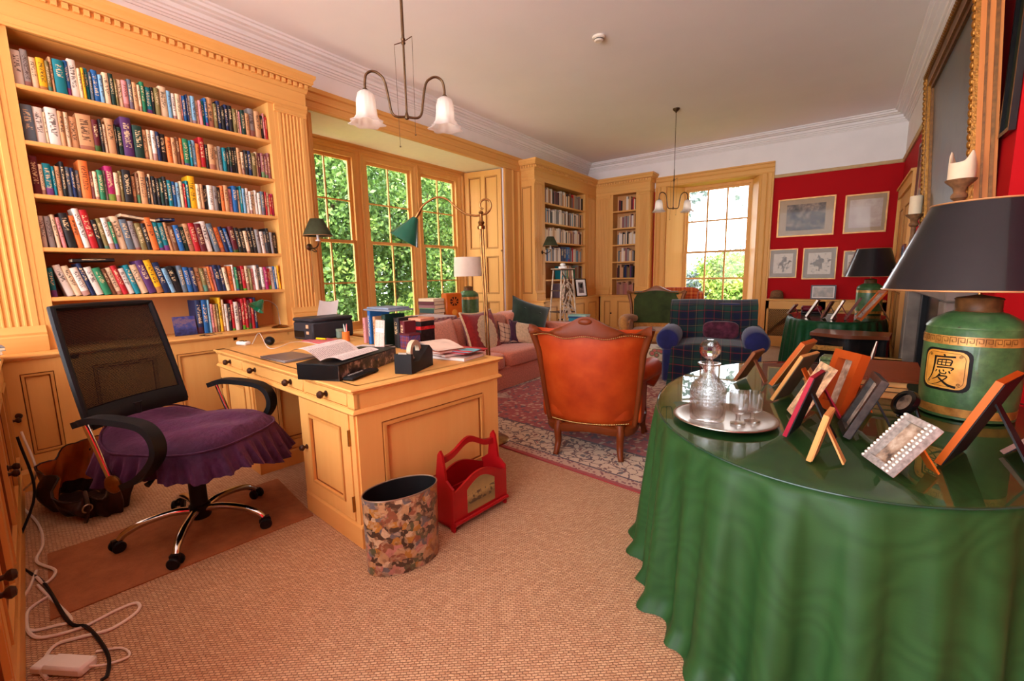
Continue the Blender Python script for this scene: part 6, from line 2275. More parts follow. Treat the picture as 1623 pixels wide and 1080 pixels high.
def plate(mb, poly, r, flipn=True):
    n = len(poly)
    cx = sum(p[0] for p in poly) / n
    cz = sum(p[1] for p in poly) / n
    vs = [wrap(cx, cz, r)]
    for k in (.35, .7, 1.0):
        vs += [wrap(cx + (p[0] - cx) * k, cz + (p[1] - cz) * k, r) for p in poly]
    fs = [(0, 1 + i, 1 + (i + 1) % n) for i in range(n)]
    for q in range(2):
        o = 1 + q * n
        fs += [(o + i, o + n + i, o + n + (i + 1) % n, o + (i + 1) % n) for i in range(n)]
    mb.add(vs, fs)


def rrect(x0, x1, z0, z1, c, n=4):
    out = []
    for (cx, cz, a0) in ((x1 - c, z1 - c, 0), (x0 + c, z1 - c, 90), (x0 + c, z0 + c, 180), (x1 - c, z0 + c, 270)):
        for i in range(n + 1):
            a = math.radians(a0 + 90 * i / n)
            out.append((cx + c * math.cos(a), cz + c * math.sin(a)))
    # subdivide long sides
    res = []
    for i, p in enumerate(out):
        q = out[(i + 1) % len(out)]
        d = math.hypot(q[0] - p[0], q[1] - p[1])
        m_ = max(1, int(d / .012))
        for j in range(m_):
            res.append((p[0] + (q[0] - p[0]) * j / m_, p[1] + (q[1] - p[1]) * j / m_))
    return res


mb = MB()
plate(mb, rrect(-.075, .085, .108, .272, .03), RC - .0005)
mb.build('dark_border', INK, can)
mb = MB()
plate(mb, rrect(-.066, .074, .118, .264, .028), RC + .0006)
ctc = mb.build('cartouche', GOC.m, can)


def stroke(pts, w0, w1=None):
    w1 = w0 if w1 is None else w1
    sp = spline([(a, 0, z) for a, z in pts], 5)
    vs, fs = [], []
    for i, p in enumerate(sp):
        tdir = (sp[min(i + 1, len(sp) - 1)] - sp[max(i - 1, 0)]).normalized()
        nx, nz = -tdir.z, tdir.x
        w_ = (w0 + (w1 - w0) * i / (len(sp) - 1)) / 2
        vs += [wrap(p.x + nx * w_, p.z + nz * w_, RC + .0014), wrap(p.x - nx * w_, p.z - nz * w_, RC + .0014)]
    for i in range(len(sp) - 1):
        fs.append((2 * i, 2 * i + 1, 2 * i + 3, 2 * i + 2))
    return vs, fs


ink = MB()
S = [([(.002, .250), (.006, .243)], .007, .005), ([(-.030, .238), (.0, .240), (.038, .243)], .006, .007), ([(-.026, .238), (-.028, .20), (-.034, .165), (-.046, .140)], .008, .003),
     ([(-.016, .228), (-.018, .205)], .005, .004), ([(-.016, .227), (.026, .230), (.025, .208)], .005, .005), ([(-.016, .218), (.025, .220)], .0035, .0035), ([(-.016, .207), (.025, .208)], .004, .004), ([(-.002, .228), (-.003, .207)], .0035, .0035), ([(.011, .229), (.010, .207)], .0035, .0035),
     ([(-.018, .197), (.032, .200), (.028, .190)], .006, .004), ([(-.016, .188), (-.021, .178)], .005, .003), ([(-.008, .188), (-.004, .176), (.012, .175), (.014, .183)], .005, .004), ([(.004, .190), (.008, .183)], .005, .004), ([(.022, .187), (.027, .178)], .006, .004),
     ([(-.004, .172), (-.016, .156), (-.032, .146)], .007, .002), ([(-.008, .164), (.018, .165), (.006, .148), (-.012, .134), (-.030, .126)], .006, .002), ([(-.010, .158), (.006, .144), (.024, .132), (.046, .127)], .006, .010)]
for pts, a, b in S:
    vs, fs = stroke(pts, a, b)
    ink.add(vs, fs)
ink.build('brush_character', INK, ctc, label='black brush drawn Chinese character')
# thin scroll line inside the cartouche edge
ln = MB()
e_ = rrect(-.058, .066, .126, .256, .024)
e_.append(e_[0])
for i in range(len(e_) - 1):
    vs, fs = stroke([e_[i], e_[i + 1]], .0014)
    ln.add(vs, fs)
for (cx, cz) in ((.052, .244), (.052, .138), (-.044, .244), (-.044, .138)):
    pts = [(cx + .006 * (1 - k / 14) * math.cos(k * .9), cz + .006 * (1 - k / 14) * math.sin(k * .9)) for k in range(13)]
    vs, fs = stroke(pts, .0014)
    ln.add(vs, fs)
ln.build('scroll_line', INK, ctc)
# key pattern on the fret band
ky = MB()
for k in range(14):
    a0 = -.13 + k * .024
    for q in ([(a0, .293), (a0, .317), (a0 + .018, .317), (a0 + .018, .301), (a0 + .007, .301), (a0 + .007, .309)],):
        for i in range(len(q) - 1):
            vs, fs = stroke([q[i], q[i + 1]], .0016)
            ky.add(vs, fs)
ky.build('key_pattern', plain('key_dark', (84, 50, 22), .5), can)
tea_lamp('green canister lamp with a black shade on the far green table', Vector((.30, 7.60, FZ + .0008)), 1.0, BSH, (.29, .18, .50, .86), plain('copper_rim_far', (190, 136, 90), .35, .6))

# frames and boxes on the far table
FT = FZ + .0008
GF = 'photograph frames on the far green table'


def far_at(px, py):
    return AZ(px, py, FT) + Vector((0, 0, .004))


photo_frame('small silver photo frame at the left of the far green table', far_at(1248, 498), 100, 35, .15, .16, .015, SILVER, LACQ, group=GF)
photo_frame('silver photo frame leaning beside the crimson case on the far table', far_at(1278, 503), 96, 28, .24, .18, .02, SILVER, WOODDK, group=GF)
photo_frame('brown leather photo frame in the middle of the far table', far_at(1302, 505), 100, 24, .22, .18, .016, WOODDK, WOODDK, group=GF)
photo_frame('silver and red photo frame right of the middle of the far table', far_at(1318, 507), 96, 25, .25, .18, .016, SILVER, LACQ, group=GF)
photo_frame('maroon photo frame behind the coloured one on the far table', far_at(1340, 508), 90, 28, .29, .2, .016, plain('maroon_frame', (110, 60, 52), .5), WOODDK, group=GF)
photo_frame('large orange wood photo frame with a coloured picture on the far table', far_at(1365, 510), 80, 33, .40, .3, .02, ORWOOD, WOODMD, group=GF, rim=.03)
t = thing('crimson_case', 'crimson leather case lying at the left of the far table', 'case', AZ(1288, 497, FT) + Vector((-.02, .06, 0)), .1)
MB().bbox(-.12, .12, -.09, .09, 0, .03, .006).build('tray', plain('case_black', (40, 16, 18), .4), t)
MB().bbox(-.12, .12, -.09, .09, .031, .10, .02).build('lid', plain('case_crimson', (110, 14, 30), .4), t)

# ------------------------------------------------------------------ black lacquer commode between the tables
t = thing('lacquer_chest', 'black lacquered chest with a brown serpentine top in front of the far table', 'chest', (.10, 5.78, 0), -.12)


def serp(a, d0, d1, n=24):
    out = []
    for i in range(n + 1):
        u = i / n
        out.append((-a + 2 * a * u, -d0 - .05 * math.cos(2 * PI * (u - .5) * 1.0) * 1 - d1))
    return out


fr_ = serp(.31, .20, 0)
poly = fr_ + [(.31, .22), (-.31, .22)]
MB().prism(poly, .10, .62).build('body', BLACKG, t, ang=30)
MB().prism([(x * 1.05, y * 1.06) for x, y in poly], .63, .665).build('serpentine_top', wood('chest_top', (120, 62, 34), (84, 40, 20), 'x', .2, coat=.5), t, ang=30)
MB().prism([(x * 1.03, y * 1.03) for x, y in poly], .615, .63).build('top_moulding', BLACKG, t, ang=30)
for (z0, z1) in ((.12, .27), (.285, .435), (.45, .60)):
    MB().prism([(x * .94, y - .006) for x, y in fr_] + [(x * .94, y + .02) for x, y in fr_[::-1]], z0, z1).build('drawer', plain('lacquer_black', (22, 17, 16), .25, var=.3), t, ang=30)
MB().box(-.31, -.02, -.275, -.262, .50, .55).build('gilt_label', GOLD, t)
for x in (-.29, .29):
    for y in (-.19, .19):
        MB().box(x - .03, x + .03, y - .03, y + .03, 0, .10).build('foot', BLACKG, t)

# ------------------------------------------------------------------ chimneypiece on the right wall
t = thing('chimneypiece', 'grey brown marble chimneypiece with a black grate on the right wall', 'fireplace', (RX, 4.62, 0), 0)
for y in (-1.02, .86):
    MB().bbox(-.14, -.003, y, y + .20, 0, 1.12, .01).build('jamb', MARBLE, t)
MB().bbox(-.15, -.003, -1.06, 1.10, 1.121, 1.27, .01).build('frieze', MARBLE, t)
MB().bbox(-.24, -.003, -1.27, 1.26, 1.272, 1.32, .012).build('mantel_shelf', MARBLE, t)
MB().box(-.05, -.003, -.80, .84, 0, 1.11).build('register_plate', BLACKG, t)
IRON = plain('iron', (20, 20, 22), .5)
for y in (-.42, .42):
    MB().box(-.08, -.05, y, y + .06, .0, 1.1).build('grate_upright', IRON, t)
MB().bbox(-.14, -.052, -.36, .42, .18, .40, .01).build('grate_basket', plain('iron_basket', (18, 18, 20), .5), t)
MB().bbox(-.46, -.145, -1.0, .62, .0006, .03, .008).build('hearth', plain('slate_hearth', (92, 86, 84), .5), t)
t = thing('brass_fender', 'low brass rail fender in front of the chimneypiece', 'fender', (RX, 4.62, 0), 0)
MB().tube(spline([(-.15, -1.1, .5), (-.5, -1.08, .5), (-.55, -.9, .5), (-.55, .45, .5), (-.5, .62, .5), (-.15, .64, .5)], 5), .014, 8).build('rail', BRASS, t)
MB().bbox(-.62, -.5, -1.1, .64, .45, .49, .015).build('seat_pad', plain('fender_leather', (36, 26, 26), .4), t)
for y in (-1.0, -.45, .05, .55):
    MB().tube([(-.55, y, .03), (-.55, y, .46)], .012, 8).build('post', BRASS, t)

# ------------------------------------------------------------------ large gilt picture leaning out above the mantel
pb0, pb1 = 3.52, 5.40
PZ0, PZ1 = 1.55, 2.94
xb, xt = .56, .475
pic = thing('gilt_picture', 'large picture in a deep ornate gilt frame above the mantel', 'picture', (0, 0, 0), 0)
upv = Vector((xt - xb, 0, PZ1 - PZ0)).normalized()
Mp = frame_M((xb, pb1, PZ0), (0, -1, 0), upv)       # x towards the camera along the wall, y up, z out of the wall?
zz = Vector((0, -1, 0)).cross(upv)
sgn = 1 if zz.x < 0 else -1
PWd, PHt = pb1 - pb0, (Vector((xt - xb, 0, PZ1 - PZ0))).length


def PB(mb, x0, x1, y0, y1, za, zb):
    lo, hi = sorted((sgn * za, sgn * zb))
    return mb.box(x0, x1, y0, y1, lo, hi, Mp)


def pframe(o0, o1, za, zb, mat, nm, parent=pic):
    mb = MB()
    PB(mb, o0, o1, o0, PHt - o0, za, zb)
    PB(mb, PWd - o1, PWd - o0, o0, PHt - o0, za, zb)
    PB(mb, o1, PWd - o1, o0, o1, za, zb)
    PB(mb, o1, PWd - o1, PHt - o1, PHt - o0, za, zb)
    return mb.build(nm, mat, parent)


pframe(0, .03, -.075, .01, wood('frame_side_pine', (206, 130, 66), (178, 100, 44), 'z'), 'box_side')
pframe(-.008, .0, -.06, -.045, GOLDD, 'side_moulding')
pframe(-.006, .0, -.022, -.012, GOLDD, 'side_moulding')
pframe(.0, .035, .01, .03, GOLD, 'ornate_edge')
pframe(.035, .10, -.005, .018, GOLDD, 'cove')
pframe(.10, .118, -.01, .024, GOLD, 'inner_bead')
pframe(.118, .15, -.02, .006, GOLDD, 'slip')
orn = MB().ball((0, 0, 0), .016, 8, 5, (1, 1.5, .9)).mesh('acanthus_knop', GOLD)
n = 34
for i in range(n):
    y = .02 + (PHt - .04) * i / (n - 1)
    for x in (.016, PWd - .016):
        q = Mp @ Vector((x, y, sgn * .03))
        shared('acanthus_knop', orn, pic, q, Mp.to_euler())
for i in range(46):
    x = .03 + (PWd - .06) * i / 45
    q = Mp @ Vector((x, PHt - .016, sgn * .03))
    shared('acanthus_knop', orn, pic, q, (Mp @ Matrix.Rotation(PI / 2, 4, 'Z')).to_euler())
rib = MB()
for i in range(70):
    y = .1 + (PHt - .2) * i / 69
    PB(rib, .045, .092, y, y + .007, .016, .023)
rib.build('ribbed_cove', GOLD, pic)


def mk_painting():
    s = NT('old_oil_painting')
    v = s.coord('Object')
    n = s.noise(v, 2.4, 6, .6)
    s.pr(base=s.ramp(n.outputs[0], [(.3, lin((44, 38, 30))), (.5, lin((84, 76, 62))), (.7, lin((66, 74, 76)))]), rough=.35, spec=.25)
    return s.m


mb = MB()
PB(mb, .15, PWd - .15, .15, PHt - .15, -.022, -.012)
mb.build('canvas', mk_painting(), pic)

# candlesticks on the mantel
WAX = plain('candle_wax', (226, 204, 170), .55, var=.04, sub=.1)
CSTK = plain('carved_brown_wood', (122, 84, 54), .5, var=.3, scale=40, bump=.3, bscale=60)


def candlestick(label, y, burnt, ztop, r):
    t = thing('candlestick', label, 'candlestick', (RX - .16, y, 1.3208), 0, 'candlesticks on the mantel')
    h = ztop - 1.3208
    MB().lathe([(.06, 0), (.065, .012), (.045, .03), (.02, .05), (.028, .08), (.017, .12), (.022, h * .5), (.016, h * .62), (.018, h - .11), (.034, h - .095), (.034, h - .08), (.024, h - .065), (.03, h - .04), (.062, h - .008), (.065, h), (0, h)], 20, flute=lambda a, z: .05 * math.sin(10 * a)).build('stick', CSTK, t)
    if burnt:
        n = 40
        vs, fs = [], []
        for i in range(n):
            a = 2 * PI * i / n
            hh = .085 + .07 * math.exp(-((a - 2.6) / .5) ** 2) + .055 * math.exp(-((a - 5.3) / .4) ** 2)
            for (rr_, zz_) in ((r, 0.001), (r, hh - .012), (r * .95, hh), (r * .86, hh - .006), (r * .7, .07), (0.004, .062)):
                vs.append((rr_ * math.cos(a), rr_ * math.sin(a), h + zz_))
        for i in range(n):
            for j in range(5):
                i2 = (i + 1) % n
                fs.append((i * 6 + j, i2 * 6 + j, i2 * 6 + j + 1, i * 6 + j + 1))
        MB().add(vs, fs).build('candle', WAX, t, ang=60)
    else:
        MB().lathe([(r, .001), (r, .15), (r * .93, .156), (r * .3, .152), (0, .152)], 24, c=(0, 0, h)).build('candle', WAX, t)
    MB().tube([(0, 0, h + (.06 if burnt else .15)), (.002, 0, h + (.075 if burnt else .165))], .0015, 5).build('wick', BLACKP, t)
    return t


c2 = AX(1523, 285, RX - .16)
candlestick('fluted candlestick with a burnt down candle before the gilt picture', c2.y, True, c2.z, .055)
c1 = AX(1450, 340, RX - .16)
candlestick('candlestick with a plain pillar candle at the far end of the mantel', c1.y, False, c1.z, .045)
# small framed picture standing on the mantel and framed print on the wall beyond
q = AX(1440, 372, RX - .08)
t = thing('mantel_photo', 'dark framed photograph standing at the far end of the mantel', 'picture frame', (RX - .1, q.y - .05, 1.3212), 0)
MB().box(-.02, .0, -.10, .10, 0, .26).build('rim', WOODDK, t)
MB().box(-.023, -.02, -.085, .085, .015, .245).build('photograph', plain('mantel_print', (96, 120, 150), .2, var=.5, scale=14), t)
MB().box(0, .06, -.01, .01, 0, .006).build('easel_leg', WOODDK, t)


def wall_picture(label, wall, a0, a1, z0, z1, rim, rim_m, mount_m, img, irect, group=None, glass=True):
    """wall: 'far' (a = X) or 'right' (a = Y); irect = fractions of the picture inside the mount"""
    t = thing('framed_print', label, 'picture', (0, 0, 0), 0, group)
    if wall == 'far':
        def BX(mb, x0, x1, zz0, zz1, d0, d1):
            return mb.box(x0, x1, FARY - d1, FARY - d0, zz0, zz1)
    else:
        def BX(mb, x0, x1, zz0, zz1, d0, d1):
            return mb.box(RX - d1, RX - d0, x0, x1, zz0, zz1)
    r = MB()
    BX(r, a0, a0 + rim, z0, z1, .003, .028)
    BX(r, a1 - rim, a1, z0, z1, .003, .028)
    BX(r, a0 + rim, a1 - rim, z0, z0 + rim, .003, .028)
    BX(r, a0 + rim, a1 - rim, z1 - rim, z1, .003, .028)
    r.build('rim', rim_m, t)
    m_ = MB()
    BX(m_, a0 + rim, a1 - rim, z0 + rim, z1 - rim, .004, .012)
    m_.build('mount', mount_m, t)
    if img:
        w_, h = a1 - a0, z1 - z0
        i_ = MB()
        BX(i_, a0 + w_ * irect[0], a0 + w_ * irect[1], z0 + h * irect[2], z0 + h * irect[3], .012, .0128)
        i_.build('image', img, t)
    if glass:
        g = MB()
        if wall == 'far':
            g.add([(a0 + rim, FARY - .018, z0 + rim), (a1 - rim, FARY - .018, z0 + rim), (a1 - rim, FARY - .018, z1 - rim), (a0 + rim, FARY - .018, z1 - rim)], [(0, 1, 2, 3)])
        else:
            g.add([(RX - .018, a0 + rim, z0 + rim), (RX - .018, a1 - rim, z0 + rim), (RX - .018, a1 - rim, z1 - rim), (RX - .018, a0 + rim, z1 - rim)], [(3, 2, 1, 0)])
        g.build('pane', PICGL, t)
    return t


def mk_engraving(name, dark, light, seed, sc_=9):
    s = NT(name)
    n = s.noise(s.coord('Object', loc=(seed, seed, seed)), sc_, 7, .7)
    s.pr(base=s.ramp(n.outputs[0], [(.35, lin(dark)), (.5, lin(tuple((a + b) / 2 for a, b in zip(dark, light)))), (.62, lin(light))]), rough=.6)
    return s.m


def mk_sketch(name, seed):
    """loose dark sketch in the middle of pale paper"""
    s = NT(name)
    v = s.coord('Generated', loc=(-.5, -.5, -.5))
    x_, y_, z_ = s.xyz(v)[:3]
    d = s.math('SQRT', s.math('ADD', s.math('MULTIPLY', x_, x_), s.math('MULTIPLY', z_, z_)))
    n = s.noise(s.coord('Object', loc=(seed, 0, seed)), 16, 5, .7)
    k = s.math('GREATER_THAN', s.math('SUBTRACT', n.outputs[0], s.math('MULTIPLY', d, .42)), .40)
    s.pr(base=s.mix(s.math('MULTIPLY', k, .8), lin((206, 186, 164)), lin((74, 58, 50))), rough=.7)
    return s.m


MNT = plain('mount_cream', (180, 154, 126), .8, var=.04)
MNT2 = plain('mount_grey', (150, 130, 112), .8, var=.04)
RIMG = plain('thin_gilt_rim', (196, 140, 80), .4, .4, var=.2)


def far_rect(p00, p11):
    a, b = AY(*p00, FARY), AY(*p11, FARY)
    return a, b


def fr4(tl, tr, bl):
    A, B, C = AY(*tl, FARY - .02), AY(*tr, FARY - .02), AY(*bl, FARY - .02)
    return (A.x + C.x) / 2, B.x, C.z, (A.z + B.z) / 2


GP = 'framed prints on the crimson far wall'
x0, x1, z0, z1 = fr4((1234, 317), (1326, 309), (1231, 377))
wall_picture('large framed interior engraving on the crimson wall beside the far window', 'far', x0, x1, z0, z1, .022, RIMG, MNT, mk_engraving('interior_engraving', (46, 38, 34), (150, 124, 104), 2), (.16, .84, .16, .84), GP)
x0, x1, z0, z1 = fr4((1341, 309), (1410, 304), (1335, 371))
wall_picture('large framed watercolour on the crimson wall nearest the corner', 'far', x0, x1, z0, z1, .022, RIMG, MNT, mk_engraving('pale_watercolour', (180, 150, 140), (206, 190, 176), 5, 3), (.12, .88, .14, .86), GP)
for k, (tl_, tr_, bl_, lab) in enumerate((((1220, 395), (1265, 395), (1218, 441), 'small framed dog sketch on the crimson wall nearest the window'), ((1274, 393), (1328, 392), (1270, 443), 'small framed dog sketch on the crimson wall, middle of the lower row'), ((1338, 397), (1382, 397), (1334, 439), 'small framed dog sketch on the crimson wall behind the far lamp shade'))):
    x0, x1, z0, z1 = fr4(tl_, tr_, bl_)
    wall_picture(lab, 'far', x0, x1, z0, z1, .016, RIMG, MNT2, mk_sketch('dog_sketch_%d' % k, k * 2.3), (.16, .84, .16, .84), GP)
# framed print on the right wall behind the gilt picture
ya, yb = AX(1456, 290, RX).y, 5.55
wall_picture('framed print with pale mount half hidden by the gilt picture', 'right', yb, ya, 1.95, AX(1456, 240, RX).z, .03, WOODDK, plain('print_grey', (168, 140, 130), .4), mk_engraving('hidden_print', (110, 80, 90), (180, 160, 150), 7, 4), (.15, .85, .15, .85))
wall_picture('dark green framed panel on the near right wall beside the gilt picture', 'right', 3.31, 3.50, 1.98, 3.3, .02, BLACKG, plain('dark_green_panel', (20, 34, 22), .6), None, None, glass=False)

# door casing near the far corner of the right wall
dy0, dy1, dz = 7.25, 9.0, 2.46
mb = MB()
pf = casing(.13, .05)
mb.prism([(RX - t_, dy1 - .13 + s_) for s_, t_ in pf][::-1], 0, dz - .131).prism([(RX - t_, dy0 + .13 - s_) for s_, t_ in pf], 0, dz - .131)
mb.box(RX - .05, RX, dy0, dy1, dz - .13, dz).box(RX - .07, RX, dy0 - .02, dy1 + .02, dz, dz + .03)
struct('trim_13', mb, PZ_, 'pine door casing near the far corner of the right wall', ang=20)
dr = MB().box(RX - .02, RX - .002, dy0 + .13, dy1 - .13, 0, dz - .13)
d_ = struct('door_1', dr, PZ_, 'pine panelled door in the right wall near the far corner')
for (a, b) in ((.25, 1.0), (1.15, 2.15)):
    for (c, e) in ((dy0 + .24, (dy0 + dy1) / 2 - .06), ((dy0 + dy1) / 2 + .06, dy1 - .24)):
        mould(lambda m_, y0_, y1_, z0_, z1_, q0, q1: m_.box(RX - .02 - q1, RX - .02 - q0, y0_, y1_, z0_, z1_), c, e, a, b, .024, 0, .012).build('panel_moulding', GLAZEZ, d_)

# ------------------------------------------------------------------ radiator cover and the things on it
rx0, rx1 = ox1 + cw + .01, RX - .06
t = thing('radiator_cover', 'pine radiator cover with brass lattice below the prints', 'radiator cover', (0, 0, 0), 0)
ry = FARY - .22
MB().bbox(rx0 - .005, rx1, ry - .03, FARY - .03, .80, .83, .008).build('shelf', PX_, t)
mb = MB()
w3 = (rx1 - rx0) / 2
for i in range(3):
    x = rx0 + i * w3
    mb.box(max(rx0, x - .05), min(rx1, x + .05), ry, ry + .03, .0, .80)
mb.box(rx0, rx1, ry, ry + .03, .66, .80).box(rx0, rx1, ry, ry + .03, 0, .18).box(rx0, rx0 + .02, ry, FARY - .03, 0, .8).box(rx1 - .02, rx1, ry, FARY - .03, 0, .8)
mb.build('front_frame', PX_, t)
for i in range(2):
    a, b = rx0 + i * w3 + .05, rx0 + (i + 1) * w3 - .05
    MB().box(a, b, ry + .028, ry + .034, .18, .66).build('dark_backing', plain('rad_dark_%d' % i, (40, 28, 20), .8), t)
    lt = MB()
    st_ = .03
    k = 0
    x = a - .48
    while x < b:
        for sg_ in (1, -1):
            pts = []
            for u in (0, 1):
                z = .18 + .48 * u
                pts.append((x + .48 * u if sg_ > 0 else x + .48 * (1 - u), ry + .022 + .002 * sg_, z))
            # clip to the opening
            p, q = Vector(pts[0]), Vector(pts[1])
            ts = [0, 1]
            d = q - p
            lo_t, hi_t = 0.0, 1.0
            if abs(d.x) > 1e-9:
                t1, t2 = (a - p.x) / d.x, (b - p.x) / d.x
                lo_t, hi_t = max(lo_t, min(t1, t2)), min(hi_t, max(t1, t2))
            if hi_t - lo_t > .02:
                lt.tube([p + d * lo_t, p + d * hi_t], .003, 4)
        x += st_
    lt.build('brass_lattice', BRASS, t)
q = AY(1231, 470, FARY - .13)
t = thing('woven_hat', 'brown domed woven hat on the radiator shelf', 'hat', (q.x, FARY - .14, .8305), 0)
MB().lathe([(.105, 0), (.11, .004), (.10, .03), (.098, .09), (.085, .125), (.05, .148), (0, .155)], 28).build('crown', plain('straw_brown', (120, 84, 56), .9, var=.3, scale=60, bump=.6, bscale=80), t)
MB().lathe([(.1, .022), (.108, .024), (.106, .036), (.099, .036)], 28, closed=True).build('band', plain('hat_band', (92, 60, 40), .8), t)
q0_, q1_ = AY(1284, 475, FARY - .12), AY(1326, 452, FARY - .12)
t = thing('certificate_frame', 'grey framed certificate standing on the radiator shelf', 'picture frame', (q0_.x, FARY - .13, .8305), 0)
w_, h = q1_.x - q0_.x, q1_.z - .8305
Mc = Matrix.Rotation(-.15, 4, 'X')
r = MB().box(0, .02, -.01, .01, 0, h, Mc).box(w_ - .02, w_, -.01, .01, 0, h, Mc).box(.02, w_ - .02, -.01, .01, 0, .02, Mc).box(.02, w_ - .02, -.01, .01, h - .02, h, Mc)
r.build('rim', plain('pewter_rim', (60, 56, 58), .4, .4), t)
MB().box(.02, .035, -.011, 0, .02, h - .02, Mc).box(w_ - .035, w_ - .02, -.011, 0, .02, h - .02, Mc).box(.035, w_ - .035, -.011, 0, .02, .035, Mc).box(.035, w_ - .035, -.011, 0, h - .035, h - .02, Mc).build('white_line', PAPER, t)
MB().box(.02, w_ - .02, -.006, .008, .02, h - .02, Mc).build('certificate', mk_engraving('certificate_print', (150, 150, 146), (204, 190, 178), 3, 7), t)

# ------------------------------------------------------------------ pendant lights


def frosted(name):
    s = NT(name)
    s.t.nodes.remove(s.b)
    v = s.coord('Object')
    tl_ = s.n('ShaderNodeBsdfTranslucent', {'Color': (.93, .88, .84, 1)})
    df = s.n('ShaderNodeBsdfDiffuse', {'Color': (.9, .85, .81, 1)})
    tp = s.n('ShaderNodeBsdfTransparent', {'Color': (.97, .95, .93, 1)})
    gl = s.n('ShaderNodeBsdfGlossy', {'Roughness': .25})
    a = s.n('ShaderNodeMixShader', {0: .45, 1: tl_, 2: df})
    b = s.n('ShaderNodeMixShader', {0: .45, 1: a, 2: tp})
    c = s.n('ShaderNodeMixShader', {0: .10, 1: b, 2: gl})
    s.t.links.new(c.outputs[0], s.t.nodes['Material Output'].inputs[0])
    return s.m


FRG = frosted('frosted_glass_shade')


PENDW = 0.08


def pendant(label, c, rz, zb, zc, chains):
    t = thing('pendant_light', label, 'ceiling light', (c[0], c[1], zb), rz, 'pendant lights on the ceiling')
    up = zc - zb
    MB().lathe([(.05, up - .001), (.045, up - .02), (.015, up - .045), (.008, up - .06)], 16).build('ceiling_rose', BRONZE, t)
    if chains:
        MB().tube([(0, 0, .40), (0, 0, up - .05)], .0085, 10).build('upper_tube', BRONZE, t)
    else:
        MB().tube([(0, 0, .55), (0, 0, up - .05)], .004, 6).build('chain', BRONZE, t)
    MB().tube([(0, 0, .02), (0, 0, .56 if not chains else .42)], .006, 10).build('stem', BRONZE, t)
    MB().lathe([(0, -.012), (.012, -.006), (.014, .004), (.01, .018), (.007, .03)], 12).build('bottom_knop', BRONZE, t)
    MB().lathe([(.008, -.02), (.013, -.012), (.009, 0), (.013, .01), (.008, .02)], 12, c=(0, 0, .41)).build('collar', BRONZE, t)
    MB().tube([(-.05, 0, .385), (0, 0, .405), (.05, 0, .44)], .0025, 6).build('rocker_bar', BRONZE, t)
    for (x, z0, z1) in ((-.05, .385, -.16), (.05, .44, -.09)):
        MB().tube([(x, 0, z0), (x * .9, 0, z1)], .0012, 5).ball((x * .9, 0, z1), .005, 8, 6).build('pull_chain', BRONZE, t)
    for s_ in (-1, 1):
        pts = [(0, 0, .005), (s_ * .06, 0, .004), (s_ * .085, 0, .03), (s_ * .095, 0, .09), (s_ * .115, 0, .19), (s_ * .145, 0, .225), (s_ * .18, 0, .235), (s_ * .212, 0, .215), (s_ * .222, 0, .17), (s_ * .222, 0, .135)]
        a = MB().tube(spline(pts, 5), .007, 10).build('arm', BRONZE, t)
        MB().lathe([(.012, .14), (.02, .13), (.022, .12)], 14, c=(s_ * .222, 0, 0)).build('gallery', BRONZE, a)

        def wav(an, z):
            return .15 * math.sin(7 * an) * max(0, (.0 - (z - .03)) / .1) if z < .03 else .02 * math.sin(14 * an)
        MB().lathe([(.02, .13), (.042, .115), (.052, .08), (.054, .04), (.058, .0), (.074, -.03), (.098, -.045), (.096, -.046), (.070, -.031), (.054, .0), (.05, .04), (.048, .08), (.038, .112), (.018, .126)], 56, c=(s_ * .222, 0, 0), flute=wav, closed=True).build('glass_shade', FRG, a, ang=70)
        ld = bpy.data.lights.new('pendant_bulb', 'POINT')
        ld.energy, ld.color, ld.shadow_soft_size = PENDW, (1, .86, .70), .025
        lo_ = bpy.data.objects.new('pendant_bulb', ld)
        COL.objects.link(lo_)
        lo_.parent, lo_.location = t, (s_ * .222, 0, .03)
    return t


pc = AZ(645, 187, 2.235)
vdir = math.atan2(pc.y, pc.x)
pendant('two arm bronze pendant light with glass flower shades nearest the camera', (pc.x, pc.y), vdir - PI / 2 + .05, pc.z, CEIL, True)
fc_ = AZ(1072, 172, CEIL)
pendant('two arm bronze pendant light hanging before the far window', (fc_.x, fc_.y), .75, AY(1067, 331, fc_.y).z, CEIL, False)
sdp = AZ(949, 58, CEIL)
t = thing('smoke_detector', 'round white smoke detector on the ceiling', 'smoke detector', (sdp.x, sdp.y, CEIL - .001), 0)
MB().lathe([(0, -.045), (.035, -.045), (.045, -.035), (.05, -.02), (.06, -.018), (.064, 0)], 28).build('housing', plain('ivory_plastic', (226, 214, 196), .5), t)
MB().lathe([(.046, -.034), (.048, -.03), (.049, -.024), (.047, -.024)], 28, closed=True).build('vent_slot', plain('vent_dark', (90, 80, 70), .6), t)

# ------------------------------------------------------------------ wall lights


